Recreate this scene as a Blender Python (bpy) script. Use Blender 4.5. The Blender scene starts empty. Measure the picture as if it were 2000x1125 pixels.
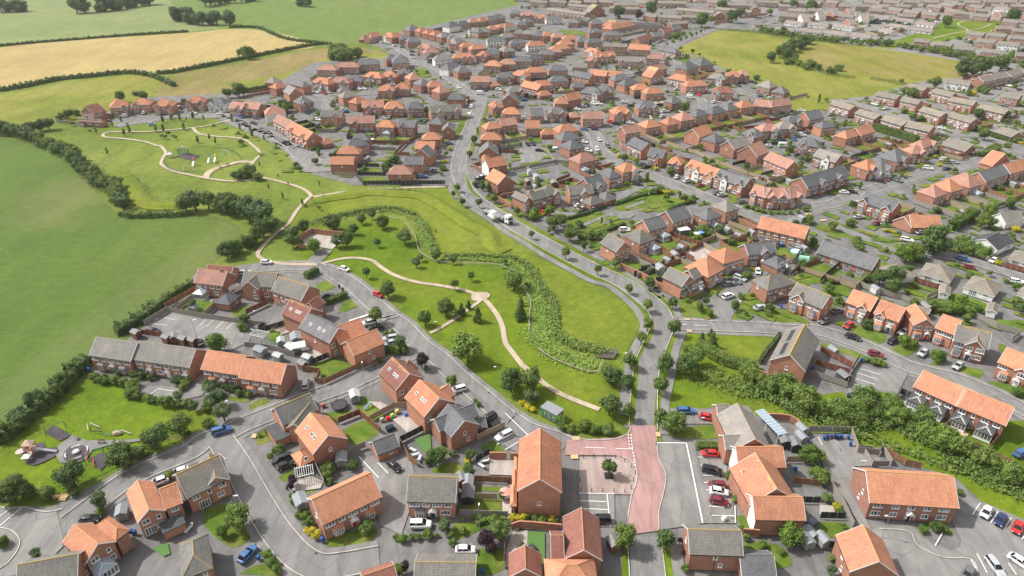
import bpy, math, random
from mathutils import Vector, Matrix
from mathutils.geometry import tessellate_polygon
random.seed(7)
R = math.radians
scene = bpy.context.scene
COL = scene.collection
# ---------------------------------------------------------------- camera
CAM_H = 112.0
TH = math.atan(0.5719)
cam_d = bpy.data.cameras.new("camera"); cam_d.lens = 24.0; cam_d.sensor_width = 36.0
cam_d.clip_start = 1.0; cam_d.clip_end = 20000
cam = bpy.data.objects.new("camera", cam_d); COL.objects.link(cam)
cam.location = (0, 0, CAM_H); cam.rotation_euler = (math.pi/2 - TH, 0, 0)
scene.camera = cam
# ---------------------------------------------------------------- light
SUN_EL = R(50); SUN_AZ = R(13)
world = bpy.data.worlds.new("World"); scene.world = world; world.use_nodes = True
wn = world.node_tree; bgn = wn.nodes["Background"]
sky = wn.nodes.new("ShaderNodeTexSky"); sky.sky_type = 'NISHITA'; sky.sun_disc = False
sky.sun_elevation = SUN_EL; sky.sun_rotation = R(-77); sky.air_density = 1.0; sky.dust_density = 2.0
hs = wn.nodes.new('ShaderNodeHueSaturation'); hs.inputs['Saturation'].default_value = .12; wn.links.new(sky.outputs[0], hs.inputs['Color']); wn.links.new(hs.outputs[0], bgn.inputs[0]); bgn.inputs[1].default_value = 0.132
sd = bpy.data.lights.new("sun", 'SUN'); sd.energy = 3.1; sd.angle = R(1.5); sd.color = (1.0, 0.95, 0.88)
so = bpy.data.objects.new("sun", sd); COL.objects.link(so)
ldir = Vector((math.cos(SUN_AZ)*math.cos(SUN_EL), -math.sin(SUN_AZ)*math.cos(SUN_EL), -math.sin(SUN_EL)))
so.rotation_euler = ldir.to_track_quat('-Z', 'Y').to_euler(); so.location = (-200, 300, 400)
scene.view_settings.view_transform = 'Standard'; scene.view_settings.look = 'None'
scene.view_settings.exposure = 0.60; scene.view_settings.gamma = 1.0
scene.cycles.max_bounces = 4
# ---------------------------------------------------------------- survey: photo point -> ground
F = 2000*24/36
CT, ST = math.cos(TH), math.sin(TH)
def P(x, y, h=0.0):
    dx = (x-1000)/F; dy = (562.5-y)/F
    d = (dx, CT+dy*ST, -ST+dy*CT)
    t = (h-CAM_H)/d[2]
    return Vector((d[0]*t, d[1]*t, h))
TILES = {'A1':(0,825),'A2':(400,825),'A3':(800,825),'A4':(1200,825),'A5':(1600,825),
 'B1':(0,625),'B2':(400,600),'B3':(700,600),'B4':(1000,600),'B5':(1300,600),'B6':(1600,600),
 'C1':(0,400),'C2':(300,400),'C3':(600,400),'C4':(900,400),'C5':(1200,400),'C6':(1600,400),
 'D1':(0,200),'D2':(300,200),'D3':(600,200),'D4':(900,200),'D5':(1200,200),'D6':(1600,200),
 'E1':(0,0),'E2':(400,0),'E3':(700,0,5),'E4':(950,0,5),'E5':(1200,0,5),'E6':(1400,0,5),'E7':(1700,0,5),'X':(0,0,1)}
def tp(tile, x, y):
    t = TILES[tile]; s = t[2] if len(t) > 2 else 3.75
    return t[0]+x/s, t[1]+y/s
def pts(s):
    "'C5 0,545 120,610 B5 3,4' -> list of photo points"
    tile = 'X'; out = []
    for tok in s.split():
        if tok in TILES: tile = tok
        else:
            a, b = tok.split(','); out.append(tp(tile, float(a), float(b)))
    return out
def gp(s, h=0.0): return [P(x, y, h) for x, y in pts(s)]
# ---------------------------------------------------------------- materials
def N(nt, t, **kw):
    n = nt.nodes.new(t)
    for k, v in kw.items(): setattr(n, k, v)
    return n
def new_mat(name, rough=0.8, spec=0.3):
    m = bpy.data.materials.new(name); m.use_nodes = True
    b = m.node_tree.nodes["Principled BSDF"]
    b.inputs["Roughness"].default_value = rough
    b.inputs["Specular IOR Level"].default_value = spec
    return m, m.node_tree, b
def c4(c): return (c[0], c[1], c[2], 1)
def plain(name, c, rough=0.6, metal=0.0, spec=0.4):
    m, nt, b = new_mat(name, rough, spec)
    b.inputs["Base Color"].default_value = c4(c); b.inputs["Metallic"].default_value = metal
    return m
def coord(nt, kind='Object'):
    t = N(nt, "ShaderNodeTexCoord"); return t.outputs[kind]
def geo_pos(nt):
    g = N(nt, "ShaderNodeNewGeometry"); return g.outputs["Position"]
def noise(nt, vec, scale, detail=3, rough=0.55, dist=0.0):
    n = N(nt, "ShaderNodeTexNoise"); n.inputs["Scale"].default_value = scale
    n.inputs["Detail"].default_value = detail; n.inputs["Roughness"].default_value = rough
    n.inputs["Distortion"].default_value = dist
    if vec is not None: nt.links.new(vec, n.inputs["Vector"])
    return n.outputs["Fac"]
def ramp(nt, fac, stops):
    r = N(nt, "ShaderNodeValToRGB"); e = r.color_ramp.elements
    while len(e) < len(stops): e.new(0.5)
    for i, (p, c) in enumerate(stops): e[i].position = p; e[i].color = c4(c)
    nt.links.new(fac, r.inputs[0]); return r.outputs[0]
def mix(nt, fac, a, b, mode='MIX'):
    n = N(nt, "ShaderNodeMix", data_type='RGBA', blend_type=mode)
    for i, v in ((0, fac), (6, a), (7, b)):
        if isinstance(v, (int, float)): n.inputs[i].default_value = v
        elif isinstance(v, tuple): n.inputs[i].default_value = c4(v)
        else: nt.links.new(v, n.inputs[i])
    return n.outputs[2]
def mul(nt, a, b, op='MULTIPLY'):
    n = N(nt, "ShaderNodeMath", operation=op)
    for i, v in ((0, a), (1, b)):
        if isinstance(v, (int, float)): n.inputs[i].default_value = v
        else: nt.links.new(v, n.inputs[i])
    return n.outputs[0]
def bump(nt, b, fac, strength=0.3, dist=0.1):
    n = N(nt, "ShaderNodeBump"); n.inputs["Strength"].default_value = strength
    n.inputs["Distance"].default_value = dist
    nt.links.new(fac, n.inputs["Height"]); nt.links.new(n.outputs[0], b.inputs["Normal"])
def mapping(nt, vec, rot=0, scale=(1,1,1)):
    n = N(nt, "ShaderNodeMapping"); n.inputs["Rotation"].default_value = (0, 0, rot)
    n.inputs["Scale"].default_value = scale; nt.links.new(vec, n.inputs["Vector"]); return n.outputs[0]
def grass(name, a, b, c, big=0.02, stripes=None, patch=None):
    m, nt, bs = new_mat(name, 0.95, 0.1)
    p = geo_pos(nt)
    n1 = noise(nt, p, big, 4, 0.6); n2 = noise(nt, p, 0.35, 4, 0.65); n3 = noise(nt, p, 3.0, 2, 0.6)
    col = ramp(nt, n1, [(0.36, a), (0.5, b), (0.66, c)])
    col = mix(nt, 0.42, col, ramp(nt, n2, [(0.36, (.28,.28,.28)), (0.56, (.5,.5,.5)), (0.72, (.76,.72,.60))]), 'OVERLAY')
    n4 = noise(nt, mapping(nt, p, 0.5, (1, .25, 1)), 0.09, 3, 0.6)
    col = mix(nt, 0.4, col, ramp(nt, n4, [(0.4, (.38,.38,.38)), (0.62, (.62,.60,.52))]), 'OVERLAY')
    col = mix(nt, 0.5, col, ramp(nt, n3, [(0.3, (.3,.3,.3)), (0.7, (.68,.68,.68))]), 'OVERLAY')
    if stripes:
        w = N(nt, "ShaderNodeTexWave", wave_type='BANDS', bands_direction='X')
        w.inputs["Scale"].default_value = stripes[1]; w.inputs["Distortion"].default_value = 1.5
        w.inputs["Detail"].default_value = 2; w.inputs["Detail Scale"].default_value = 0.6
        nt.links.new(mapping(nt, p, stripes[0]), w.inputs["Vector"])
        col = mix(nt, stripes[3] if len(stripes) > 3 else 0.5, col, mix(nt, w.outputs["Fac"], col, stripes[2]))
    if patch:
        sp = N(nt, "ShaderNodeVectorMath", operation='SUBTRACT'); nt.links.new(p, sp.inputs[0]); sp.inputs[1].default_value = patch[0]
        sc = N(nt, "ShaderNodeVectorMath", operation='LENGTH'); nt.links.new(mapping(nt, sp.outputs[0], patch[2], patch[1]), sc.inputs[0])
        f = mul(nt, sc.outputs["Value"], mul(nt, noise(nt, p, .05, 4), .9), 'ADD')
        col = mix(nt, mul(nt, ramp(nt, f, [(.55, (1,1,1)), (1.1, (0,0,0))]), .42), col, mix(nt, n2, (.19,.17,.075), (.24,.20,.10)))
    nt.links.new(col, bs.inputs["Base Color"])
    bump(nt, bs, n3, 0.5, 0.15)
    return m
def asphalt(name, a, b, fine=6.0):
    m, nt, bs = new_mat(name, 0.9, 0.25)
    p = geo_pos(nt)
    n1 = noise(nt, p, 0.12, 5, 0.65); n2 = noise(nt, p, fine, 2, 0.7)
    n5 = noise(nt, mapping(nt, p, 0.3, (1, .15, 1)), 0.5, 3, 0.6)
    col = ramp(nt, n1, [(0.35, a), (0.65, b)])
    col = mix(nt, 0.4, col, ramp(nt, n2, [(0.25, (.3,.3,.3)), (0.75, (.7,.7,.7))]), 'OVERLAY')
    col = mix(nt, 0.45, col, ramp(nt, n5, [(0.38, (.36,.36,.36)), (0.6, (.6,.6,.6))]), 'OVERLAY')
    vo = N(nt, "ShaderNodeTexVoronoi", feature='DISTANCE_TO_EDGE'); vo.inputs["Scale"].default_value = .11
    nt.links.new(mapping(nt, p, .4, (1, .6, 1)), vo.inputs["Vector"])
    col = mix(nt, .5, col, mix(nt, ramp(nt, vo.outputs["Distance"], [(0, (1,1,1)), (.018, (0,0,0))]), (.5,.5,.5), (.32,.32,.32)), 'OVERLAY')
    v2 = N(nt, "ShaderNodeTexVoronoi"); v2.inputs["Scale"].default_value = .16; nt.links.new(p, v2.inputs["Vector"])
    sx = N(nt, "ShaderNodeSeparateColor"); nt.links.new(v2.outputs["Color"], sx.inputs[0])
    col = mix(nt, .35, col, ramp(nt, sx.outputs[0], [(.1, (.42,.42,.42)), (.5, (.5,.5,.5)), (.92, (.5,.5,.5)), (.96, (.36,.36,.36))]), 'OVERLAY')
    nt.links.new(col, bs.inputs["Base Color"]); bump(nt, bs, n2, 0.2, 0.02)
    return m
M = {}
M['grass']   = grass('meadow_grass', (.115,.165,.030), (.155,.205,.036), (.205,.235,.055))
M['lush']    = grass('mown_grass', (.095,.165,.012), (.13,.19,.015), (.17,.205,.026))
M['yellow']  = grass('yellow_meadow', (.165,.195,.030), (.215,.225,.042), (.26,.245,.070))
M['rough']   = grass('rough_brown_grass', (.19,.18,.050), (.245,.205,.080), (.29,.215,.105))
M['swale']   = grass('swale_grass', (.135,.185,.022), (.17,.21,.026), (.20,.22,.04))
M['crop']    = grass('crop_rows', (.066,.138,.022), (.088,.155,.026), (.118,.165,.034), 0.012, (R(92), 0.27, (.14,.165,.055), .5), (P(165,368), (1/45,1/105,1), R(-35)))
M['crop_b']  = grass('crop_headland', (.072,.138,.024), (.094,.152,.030), (.125,.165,.038), 0.012, (R(14), 0.25, (.155,.175,.07), .7))
M['crop_s']  = grass('crop_thin', (.19,.17,.08), (.15,.18,.06), (.10,.17,.045), 0.03, (R(-132), 0.2, (.25,.19,.12), .7))
M['pale']    = grass('pale_field', (.185,.235,.095), (.215,.255,.105), (.24,.255,.115), 0.008, (R(60), 0.012, (.165,.225,.085)))
M['gold']    = grass('barley_field', (.35,.275,.125), (.39,.305,.145), (.43,.345,.165), 0.01, (R(80), 0.03, (.40,.31,.10)))
M['field']   = grass('green_field', (.145,.195,.052), (.15,.205,.056), (.18,.20,.062), 0.006, (R(85), 0.015, (.115,.195,.04)))
M['tan'] = grass('dry_tan_grass', (.19,.20,.035), (.235,.215,.055), (.27,.22,.085), .03)
M['patch'] = asphalt('asphalt_patch', (.15,.148,.146), (.20,.196,.192))
M['lawn']    = grass('garden_lawn', (.085,.155,.022), (.125,.185,.028), (.19,.20,.050), 0.12)
M['turf']    = plain('artificial_turf', (.09,.19,.045), .9)
M['road']    = asphalt('road_asphalt', (.185,.181,.178), (.23,.223,.217))
M['drive']   = asphalt('driveway_asphalt', (.150,.146,.143), (.205,.198,.193))
M['pave']    = asphalt('pavement_asphalt', (.19,.184,.178), (.245,.236,.228))
M['redroad'] = asphalt('red_road_surface', (.345,.205,.19), (.41,.255,.24))
M['path']    = asphalt('sand_path', (.40,.325,.24), (.48,.40,.305))
M['patio']   = asphalt('patio_slabs', (.36,.32,.29), (.47,.43,.39))
M['parking'] = asphalt('car_park_asphalt', (.20,.193,.187), (.26,.25,.24))
M['plaza'] = asphalt('plaza_blocks', (.33,.25,.225), (.40,.315,.285))
M['rubber']  = asphalt('rubber_surface', (.06,.05,.06), (.10,.085,.095))
M['kerb']    = asphalt('kerb_concrete', (.44,.42,.39), (.54,.51,.47))
M['white']   = plain('white_paint', (.78,.78,.76), .5)
M['upvc']    = plain('white_frames', (.80,.80,.80), .35)
M['yellowp'] = plain('tactile_paving', (.58,.42,.22), .8)
M['timberr'] = plain('bleached_timber', (.36,.31,.26), .8)
M['metal']   = plain('galvanised_metal', (.45,.46,.47), .4, .7)
M['black']   = plain('black_plastic', (.02,.02,.022), .5)
M['tyre']    = plain('tyre_rubber', (.015,.015,.016), .9)
M['water']   = plain('ditch_water', (.10,.085,.05), .15)
M['gbox']    = plain('green_paint', (.05,.20,.15), .5)
M['blue']    = plain('blue_plastic', (.03,.09,.30), .5)
M['redp']    = plain('red_plastic', (.5,.04,.03), .5)
M['yel']     = plain('yellow_flowers', (.75,.50,.03), .8)
M['hlamp']   = plain('headlight_glass', (.7,.72,.75), .1)
M['tlamp']   = plain('tail_light', (.45,.02,.02), .2)
def glass_mat():
    m, nt, b = new_mat('window_glass', 0.08, 0.6)
    n = noise(nt, geo_pos(nt), 0.35, 2); nt.links.new(ramp(nt, n, [(0.38,(.04,.045,.055)),(0.62,(.26,.28,.31))]), b.inputs["Base Color"]); return m  # paler patches paint reflected bright sky into the pane colour
M['glass'] = glass_mat()
M['cglass'] = plain('car_glass', (.012,.014,.018), .06, 0, .7)
M['roofglass'] = plain('conservatory_glass', (.30,.38,.45), .15, 0, .6)
def paint():
    m, nt, b = new_mat('car_paint', 0.28, 0.6)
    o = N(nt, "ShaderNodeObjectInfo"); nt.links.new(o.outputs["Color"], b.inputs["Base Color"])
    b.inputs["Coat Weight"].default_value = 0.5; return m
M['paint'] = paint()
def objcol(name, rough=.85):
    m, nt, b = new_mat(name, rough, .25)
    o = N(nt, "ShaderNodeObjectInfo"); n = noise(nt, geo_pos(nt), 2.5, 3)
    nt.links.new(mix(nt, .5, o.outputs["Color"], ramp(nt, n, [(.3,(.3,.3,.3)),(.7,(.7,.7,.7))]), 'OVERLAY'), b.inputs["Base Color"]); return m
M['tint'] = objcol('weathered_surface')
def brickwall(name, a, b_, mort):
    m, nt, b = new_mat(name, 0.9, 0.2)
    uv = N(nt, "ShaderNodeUVMap").outputs[0]
    br = N(nt, "ShaderNodeTexBrick"); br.inputs["Scale"].default_value = 1.0
    br.inputs["Brick Width"].default_value = .24; br.inputs["Row Height"].default_value = .085; br.inputs["Mortar Size"].default_value = .008
    for k, c in (("Color1", a), ("Color2", b_), ("Mortar", mort)): br.inputs[k].default_value = c4(c)
    nt.links.new(uv, br.inputs["Vector"])
    n1 = noise(nt, geo_pos(nt), .5, 4); n2 = noise(nt, geo_pos(nt), 4, 3)
    o = N(nt, "ShaderNodeObjectInfo")
    col = mix(nt, .45, br.outputs["Color"], ramp(nt, n1, [(.3,(.36,.36,.38)),(.7,(.64,.63,.6))]), 'OVERLAY')
    col = mix(nt, .3, col, ramp(nt, n2, [(.3,(.3,.3,.3)),(.7,(.7,.7,.7))]), 'OVERLAY')
    col = mix(nt, .35, col, ramp(nt, o.outputs["Random"], [(0,(.38,.38,.40)),(1,(.62,.58,.56))]), 'OVERLAY')
    nt.links.new(col, b.inputs["Base Color"]); bump(nt, b, br.outputs["Fac"], .25, -.01)
    return m
M['brick'] = brickwall('red_brick', (.38,.175,.12), (.30,.13,.092), (.38,.28,.21))
M['brick2'] = brickwall('orange_brick', (.48,.215,.135), (.40,.17,.11), (.44,.32,.24))
def render_wall():
    m, nt, b = new_mat('white_render', .85, .2)
    nt.links.new(ramp(nt, noise(nt, geo_pos(nt), 1.5, 4), [(.3,(.66,.65,.62)),(.7,(.80,.79,.76))]), b.inputs["Base Color"]); return m
M['render'] = render_wall()
def rooft(name, a, b_, lich=None, row=.34):
    m, nt, b = new_mat(name, 0.85, 0.2)
    uv = N(nt, "ShaderNodeUVMap").outputs[0]
    br = N(nt, "ShaderNodeTexBrick"); br.inputs["Scale"].default_value = 1.0
    br.inputs["Brick Width"].default_value = .30; br.inputs["Row Height"].default_value = row; br.inputs["Mortar Size"].default_value = .035
    br.inputs["Mortar Smooth"].default_value = .6
    br.inputs["Color1"].default_value = c4(a); br.inputs["Color2"].default_value = c4(b_)
    br.inputs["Mortar"].default_value = c4(tuple(x*.5 for x in a))
    nt.links.new(uv, br.inputs["Vector"])
    n1 = noise(nt, geo_pos(nt), .35, 5, .65); n2 = noise(nt, geo_pos(nt), 3, 3); o = N(nt, "ShaderNodeObjectInfo")
    col = mix(nt, .55, br.outputs["Color"], ramp(nt, n1, [(.3,(.34,.35,.37)),(.7,(.66,.64,.58))]), 'OVERLAY')
    col = mix(nt, .3, col, ramp(nt, n2, [(.3,(.3,.3,.3)),(.7,(.7,.7,.7))]), 'OVERLAY')
    col = mix(nt, .4, col, ramp(nt, o.outputs["Random"], [(0,(.34,.35,.37)),(.5,(.5,.49,.49)),(1,(.66,.61,.57))]), 'OVERLAY')
    n6 = noise(nt, mapping(nt, uv, 0, (2.2, .22, 1)), 1.3, 4, .65)
    col = mix(nt, .45, col, ramp(nt, n6, [(.32,(.28,.30,.32)),(.52,(.5,.5,.5)),(.72,(.68,.65,.56))]), 'OVERLAY')
    if lich:
        s = N(nt, "ShaderNodeSeparateXYZ"); nt.links.new(coord(nt, 'Object'), s.inputs[0])
        zz = mul(nt, mul(nt, s.outputs[2], 5.6, 'SUBTRACT'), .32); nn = noise(nt, geo_pos(nt), 1.1, 5, .7)
        f = ramp(nt, mul(nt, zz, mul(nt, nn, .45, 'SUBTRACT'), 'ADD'), [(lich[1], (0,0,0)), (lich[1]+.35, (1,1,1))])
        col = mix(nt, f, col, lich[0])
    nt.links.new(col, b.inputs["Base Color"]); bump(nt, b, br.outputs["Fac"], .5, -.04)
    return m
LI = (.42,.27,.055)
ROOF = {
 'o': rooft('orange_roof_tiles', (.62,.295,.185), (.53,.25,.16), ((.54,.33,.17), .95)),
 'O': rooft('orange_tiles_tall_roof', (.53,.245,.155), (.46,.205,.13)),
 'g': rooft('slate_grey_roof_tiles', (.17,.175,.19), (.215,.22,.235)),
 'G': rooft('pale_grey_roof_tiles', (.28,.265,.25), (.33,.315,.30), ((.42,.33,.20), .95)),
 'r': rooft('red_brown_roof_tiles', (.34,.155,.125), (.28,.13,.105), ((.42,.23,.12), .9)),
 'p': rooft('terracotta_roof_tiles', (.50,.28,.225), (.44,.24,.195), ((.46,.27,.15), .9)),
 'b': rooft('brown_grey_roof_tiles', (.26,.235,.205), (.32,.29,.25), ((.34,.28,.15), .9)),
 'd': rooft('dark_roof_tiles', (.085,.085,.095), (.11,.11,.12)),
 'y': rooft('lichened_grey_roof_tiles', (.20,.195,.185), (.25,.245,.235), (LI, .66)),
 'P': rooft('brown_pink_roof_tiles', (.31,.26,.24), (.36,.305,.28)),
 'f': rooft('flat_grey_roof', (.10,.105,.115), (.11,.115,.125), None, 3.0)}
ROOFN = {'O':'orange-roofed','o':'orange-roofed','g':'slate-grey-roofed','G':'pale-grey-roofed','r':'red-brown-roofed','p':'terracotta-roofed','b':'brown-roofed','d':'dark-roofed','y':'lichen-roofed','P':'brown-roofed','f':'flat-roofed'}
RIDGE = {k: plain('ridge_'+k, c, .85) for k, c in dict(O=(.56,.29,.13), o=(.56,.29,.13), g=(.15,.15,.155), G=(.33,.29,.23), r=(.40,.22,.12), p=(.48,.27,.17), b=(.28,.23,.16), d=(.1,.1,.105), y=(.38,.27,.10), P=(.28,.22,.20), f=(.12,.12,.12)).items()}
def leafmat(name, a, b_, c):
    m, nt, b = new_mat(name, .7, .25)
    o = N(nt, "ShaderNodeObjectInfo"); n = noise(nt, coord(nt, 'Object'), 2.2 if True else 1, 3); n2 = noise(nt, geo_pos(nt), .9, 3)
    col = ramp(nt, n2, [(.33, a), (.5, b_), (.68, c)])
    col = mix(nt, .55, col, ramp(nt, o.outputs["Random"], [(0,(.32,.36,.40)),(.35,(.48,.5,.5)),(.7,(.60,.56,.44)),(1,(.68,.68,.52))]), 'OVERLAY')
    nt.links.new(col, b.inputs["Base Color"]); return m
M['leaf'] = leafmat('leaves', (.070,.125,.024), (.115,.175,.036), (.185,.235,.065))
M['leafd'] = leafmat('dark_leaves', (.048,.095,.022), (.080,.13,.032), (.135,.185,.050))
M['leafy'] = leafmat('light_leaves', (.07,.13,.020), (.10,.17,.025), (.15,.21,.035))
M['leafs'] = leafmat('grey_green_leaves', (.06,.10,.040), (.085,.13,.05), (.12,.165,.06))
M['leafp'] = leafmat('purple_leaves', (.025,.014,.022), (.035,.018,.028), (.05,.025,.035))
M['leafo'] = leafmat('yellow_leaves', (.30,.30,.02), (.42,.36,.02), (.5,.42,.03))
M['reed'] = leafmat('reeds', (.11,.20,.035), (.16,.25,.05), (.22,.29,.07))
M['bark'] = plain('bark', (.11,.085,.06), .9)
# ---------------------------------------------------------------- mesh builder
class MB:
    def __init__(s): s.v = []; s.f = []; s.m = []
    def add(s, vs, fs, mi=0):
        o = len(s.v); s.v += [tuple(v) for v in vs]
        for f in fs: s.f.append(tuple(i+o for i in f)); s.m.append(mi)
    def hexa(s, p, mi=0):   # 4 bottom, 4 top
        s.add(p, [(3,2,1,0),(4,5,6,7),(0,1,5,4),(1,2,6,5),(2,3,7,6),(3,0,4,7)], mi)
    def box(s, cx, cy, z0, sx, sy, sz, mi=0, a=0, taper=1.0):
        ca, sa = math.cos(a), math.sin(a); p = []
        for k, zz in ((1, z0), (taper, z0+sz)):
            for ux, uy in ((-1,-1),(1,-1),(1,1),(-1,1)):
                x, y = ux*sx/2*k, uy*sy/2*k; p.append((cx+x*ca-y*sa, cy+x*sa+y*ca, zz))
        s.hexa(p, mi)
    def prism(s, poly, z0, z1, mi=0):
        n = len(poly); vs = [(p[0], p[1], z0) for p in poly]+[(p[0], p[1], z1) for p in poly]
        s.add(vs, [tuple(range(n-1, -1, -1)), tuple(range(n, 2*n))]+[(i, (i+1) % n, n+(i+1) % n, n+i) for i in range(n)], mi)
    def sheet(s, poly, z, mi=0): s.add([(p[0], p[1], z) for p in poly], [tuple(range(len(poly)))], mi)
    def cyl(s, p0, p1, r0, r1=None, n=8, mi=0, caps=True):
        r1 = r0 if r1 is None else r1; p0, p1 = Vector(p0), Vector(p1); d = (p1-p0)
        if d.length < 1e-6: return
        q = d.to_track_quat('Z', 'Y'); vs = []
        for p, r in ((p0, r0), (p1, r1)):
            for i in range(n):
                a = 2*math.pi*i/n; vs.append(p+q @ Vector((r*math.cos(a), r*math.sin(a), 0)))
        fs = [(i, (i+1) % n, n+(i+1) % n, n+i) for i in range(n)]
        if caps: fs += [tuple(range(n-1, -1, -1)), tuple(range(n, 2*n))]
        s.add(vs, fs, mi)
    def tube(s, ps, r, n=6, mi=0):
        for a, b in zip(ps[:-1], ps[1:]): s.cyl(a, b, r, r, n, mi)
    def mesh(s, name, mats, uv=True, smooth=False):
        me = bpy.data.meshes.new(name); me.from_pydata(s.v, [], s.f)
        for m in mats: me.materials.append(m)
        if len(mats) > 1: me.polygons.foreach_set("material_index", s.m)
        if smooth: me.polygons.foreach_set("use_smooth", [True]*len(s.f))
        if uv:
            l = me.uv_layers.new(name="UVMap"); data = [0.0]*(2*len(me.loops)); k = 0
            for f in s.f:
                a, b, c = Vector(s.v[f[0]]), Vector(s.v[f[1]]), Vector(s.v[f[2]])
                n = (b-a).cross(c-a)
                if n.length < 1e-9 and len(f) > 3: n = (c-a).cross(Vector(s.v[f[3]])-a)
                n = n.normalized() if n.length > 1e-9 else Vector((0,0,1))
                u = Vector((0,0,1)).cross(n)
                u = u.normalized() if u.length > 1e-3 else Vector((1,0,0))
                w = n.cross(u)
                for i in f:
                    p = s.v[i]
                    data[k] = p[0]*u[0]+p[1]*u[1]+p[2]*u[2]; data[k+1] = p[0]*w[0]+p[1]*w[1]+p[2]*w[2]; k += 2
            l.data.foreach_set("uv", data)
        me.validate(); me.update(); return me
    def build(s, name, mats, parent=None, uv=True, smooth=False):
        if not isinstance(mats, (list, tuple)): mats = [mats]
        return link(name, s.mesh(name, mats, uv, smooth), parent)
def link(name, data, parent=None, loc=None, rz=0, color=None):
    o = bpy.data.objects.new(name, data); COL.objects.link(o)
    if parent: o.parent = parent
    if loc is not None: o.location = loc
    if rz: o.rotation_euler = (0, 0, rz)
    if color: o.color = c4(color)
    return o
def empty(name, loc, rz=0):
    o = link(name, None, None, loc, rz); o.empty_display_size = 1; return o
def tag(o, label=None, cat=None, group=None, kind=None):
    if label: o['label'] = label
    if cat: o['category'] = cat
    if group: o['group'] = group
    if kind: o['kind'] = kind
    return o
ORD = "first second third fourth fifth sixth seventh eighth ninth tenth eleventh twelfth thirteenth fourteenth fifteenth sixteenth seventeenth eighteenth nineteenth twentieth".split()
def ordn(i):
    if i < 20: return ORD[i]
    i += 1; t = {2:'twenty',3:'thirty',4:'forty',5:'fifty',6:'sixty',7:'seventy',8:'eighty',9:'ninety'}[i//10]
    return t+'-'+ORD[i % 10-1] if i % 10 else t[:-1]+'ieth'
PEND = []   # (object, look, photo x, phrase): labels resolved at the end
def pend(o, look, px, phrase, cat, group=None):
    PEND.append((o, look, px, phrase)); tag(o, None, cat, group)
def resolve():
    d = {}
    for o, look, px, ph in PEND: d.setdefault((look, ph), []).append((px, o))
    for (look, ph), L in d.items():
        L.sort(key=lambda t: t[0])
        if len(L) == 1: L[0][1]['label'] = look+' '+ph
        else:
            for i, (px, o) in enumerate(L):
                w = 'leftmost' if i == 0 else 'rightmost' if i == len(L)-1 else ordn(i)+' from left'
                if len(L) > 12 and i > len(L)//2 and i < len(L)-1: w = ordn(len(L)-1-i)+' from right'
                o['label'] = look+', '+w+', '+ph
# ================================================================ GROUND
def smooth(ps, n=4):
    if len(ps) < 3: return ps
    out = []
    for i in range(len(ps)-1):
        a = ps[max(i-1, 0)]; b = ps[i]; c = ps[i+1]; d = ps[min(i+2, len(ps)-1)]
        for k in range(n):
            t = k/n
            out.append(0.5*((2*b)+(c-a)*t+(2*a-5*b+4*c-d)*t*t+(3*b-a-3*c+d)*t**3))
    return out+[ps[-1]]
def offs(ps, d):
    out = []
    for i, p in enumerate(ps):
        a = ps[max(i-1, 0)]; b = ps[min(i+1, len(ps)-1)]; t = (b-a); t.z = 0
        t = t.normalized() if t.length > 1e-6 else Vector((1,0,0))
        out.append(Vector((p.x-t.y*d, p.y+t.x*d, p.z)))
    return out
ZC = [0.02]
def nz(step=.002): ZC[0] += step; return ZC[0]
def strip(mb, ps, w, z):
    l = offs(ps, w/2); r = offs(ps, -w/2)
    for i in range(len(ps)-1):
        z_ = z; z = z+.0004*(i % 4)
        mb.add([(r[i].x, r[i].y, z), (r[i+1].x, r[i+1].y, z), (l[i+1].x, l[i+1].y, z), (l[i].x, l[i].y, z)], [(0,1,2,3)])
        z = z_
def pip(p, x, y):
    ins = False; j = len(p)-1
    for i in range(len(p)):
        xi, yi = p[i]; xj, yj = p[j]
        if (yi > y) != (yj > y) and x < (xj-xi)*(y-yi)/(yj-yi)+xi: ins = not ins
        j = i
    return ins
PARKP = []; BLOCK = []; BLOCKN = ('car_park','park_lawn','playing_green','green_common','swale_grass','crop_field','red_road','paved_plaza','estate_square','rough_field','far_meadow','green_verge','barley_field','green_field','compound_yard')
def ground(name, mat, polys, step=.0008):
    mb = MB(); nz(.004)
    for s in polys:
        p = gp(s) if isinstance(s, str) else s
        z = nz(step); q3 = [Vector((q.x, q.y, z)) for q in p]
        mb.add(q3, [tuple(t) for t in tessellate_polygon([q3])])
        if name in ('car_park','private_drive','red_road'): PARKP.append([(q.x, q.y) for q in p])
        if name in BLOCKN: BLOCK.append([(q.x, q.y) for q in p])
    o = mb.build(name, mat, uv=False); tag(o, kind='structure'); return o
def sground(name, mat, polys, n=3):
    ps = []
    for s in polys:
        p = gp(s); p = p+[p[0]]; ps.append(smooth(p, n)[:-1])
    return ground(name, mat, ps)
mb = MB(); mb.sheet([(-5900,-280),(5900,-280),(5900,8200),(-5900,8200)], 0)
tag(mb.build('ground', M['grass'], uv=False), kind='structure')
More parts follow.
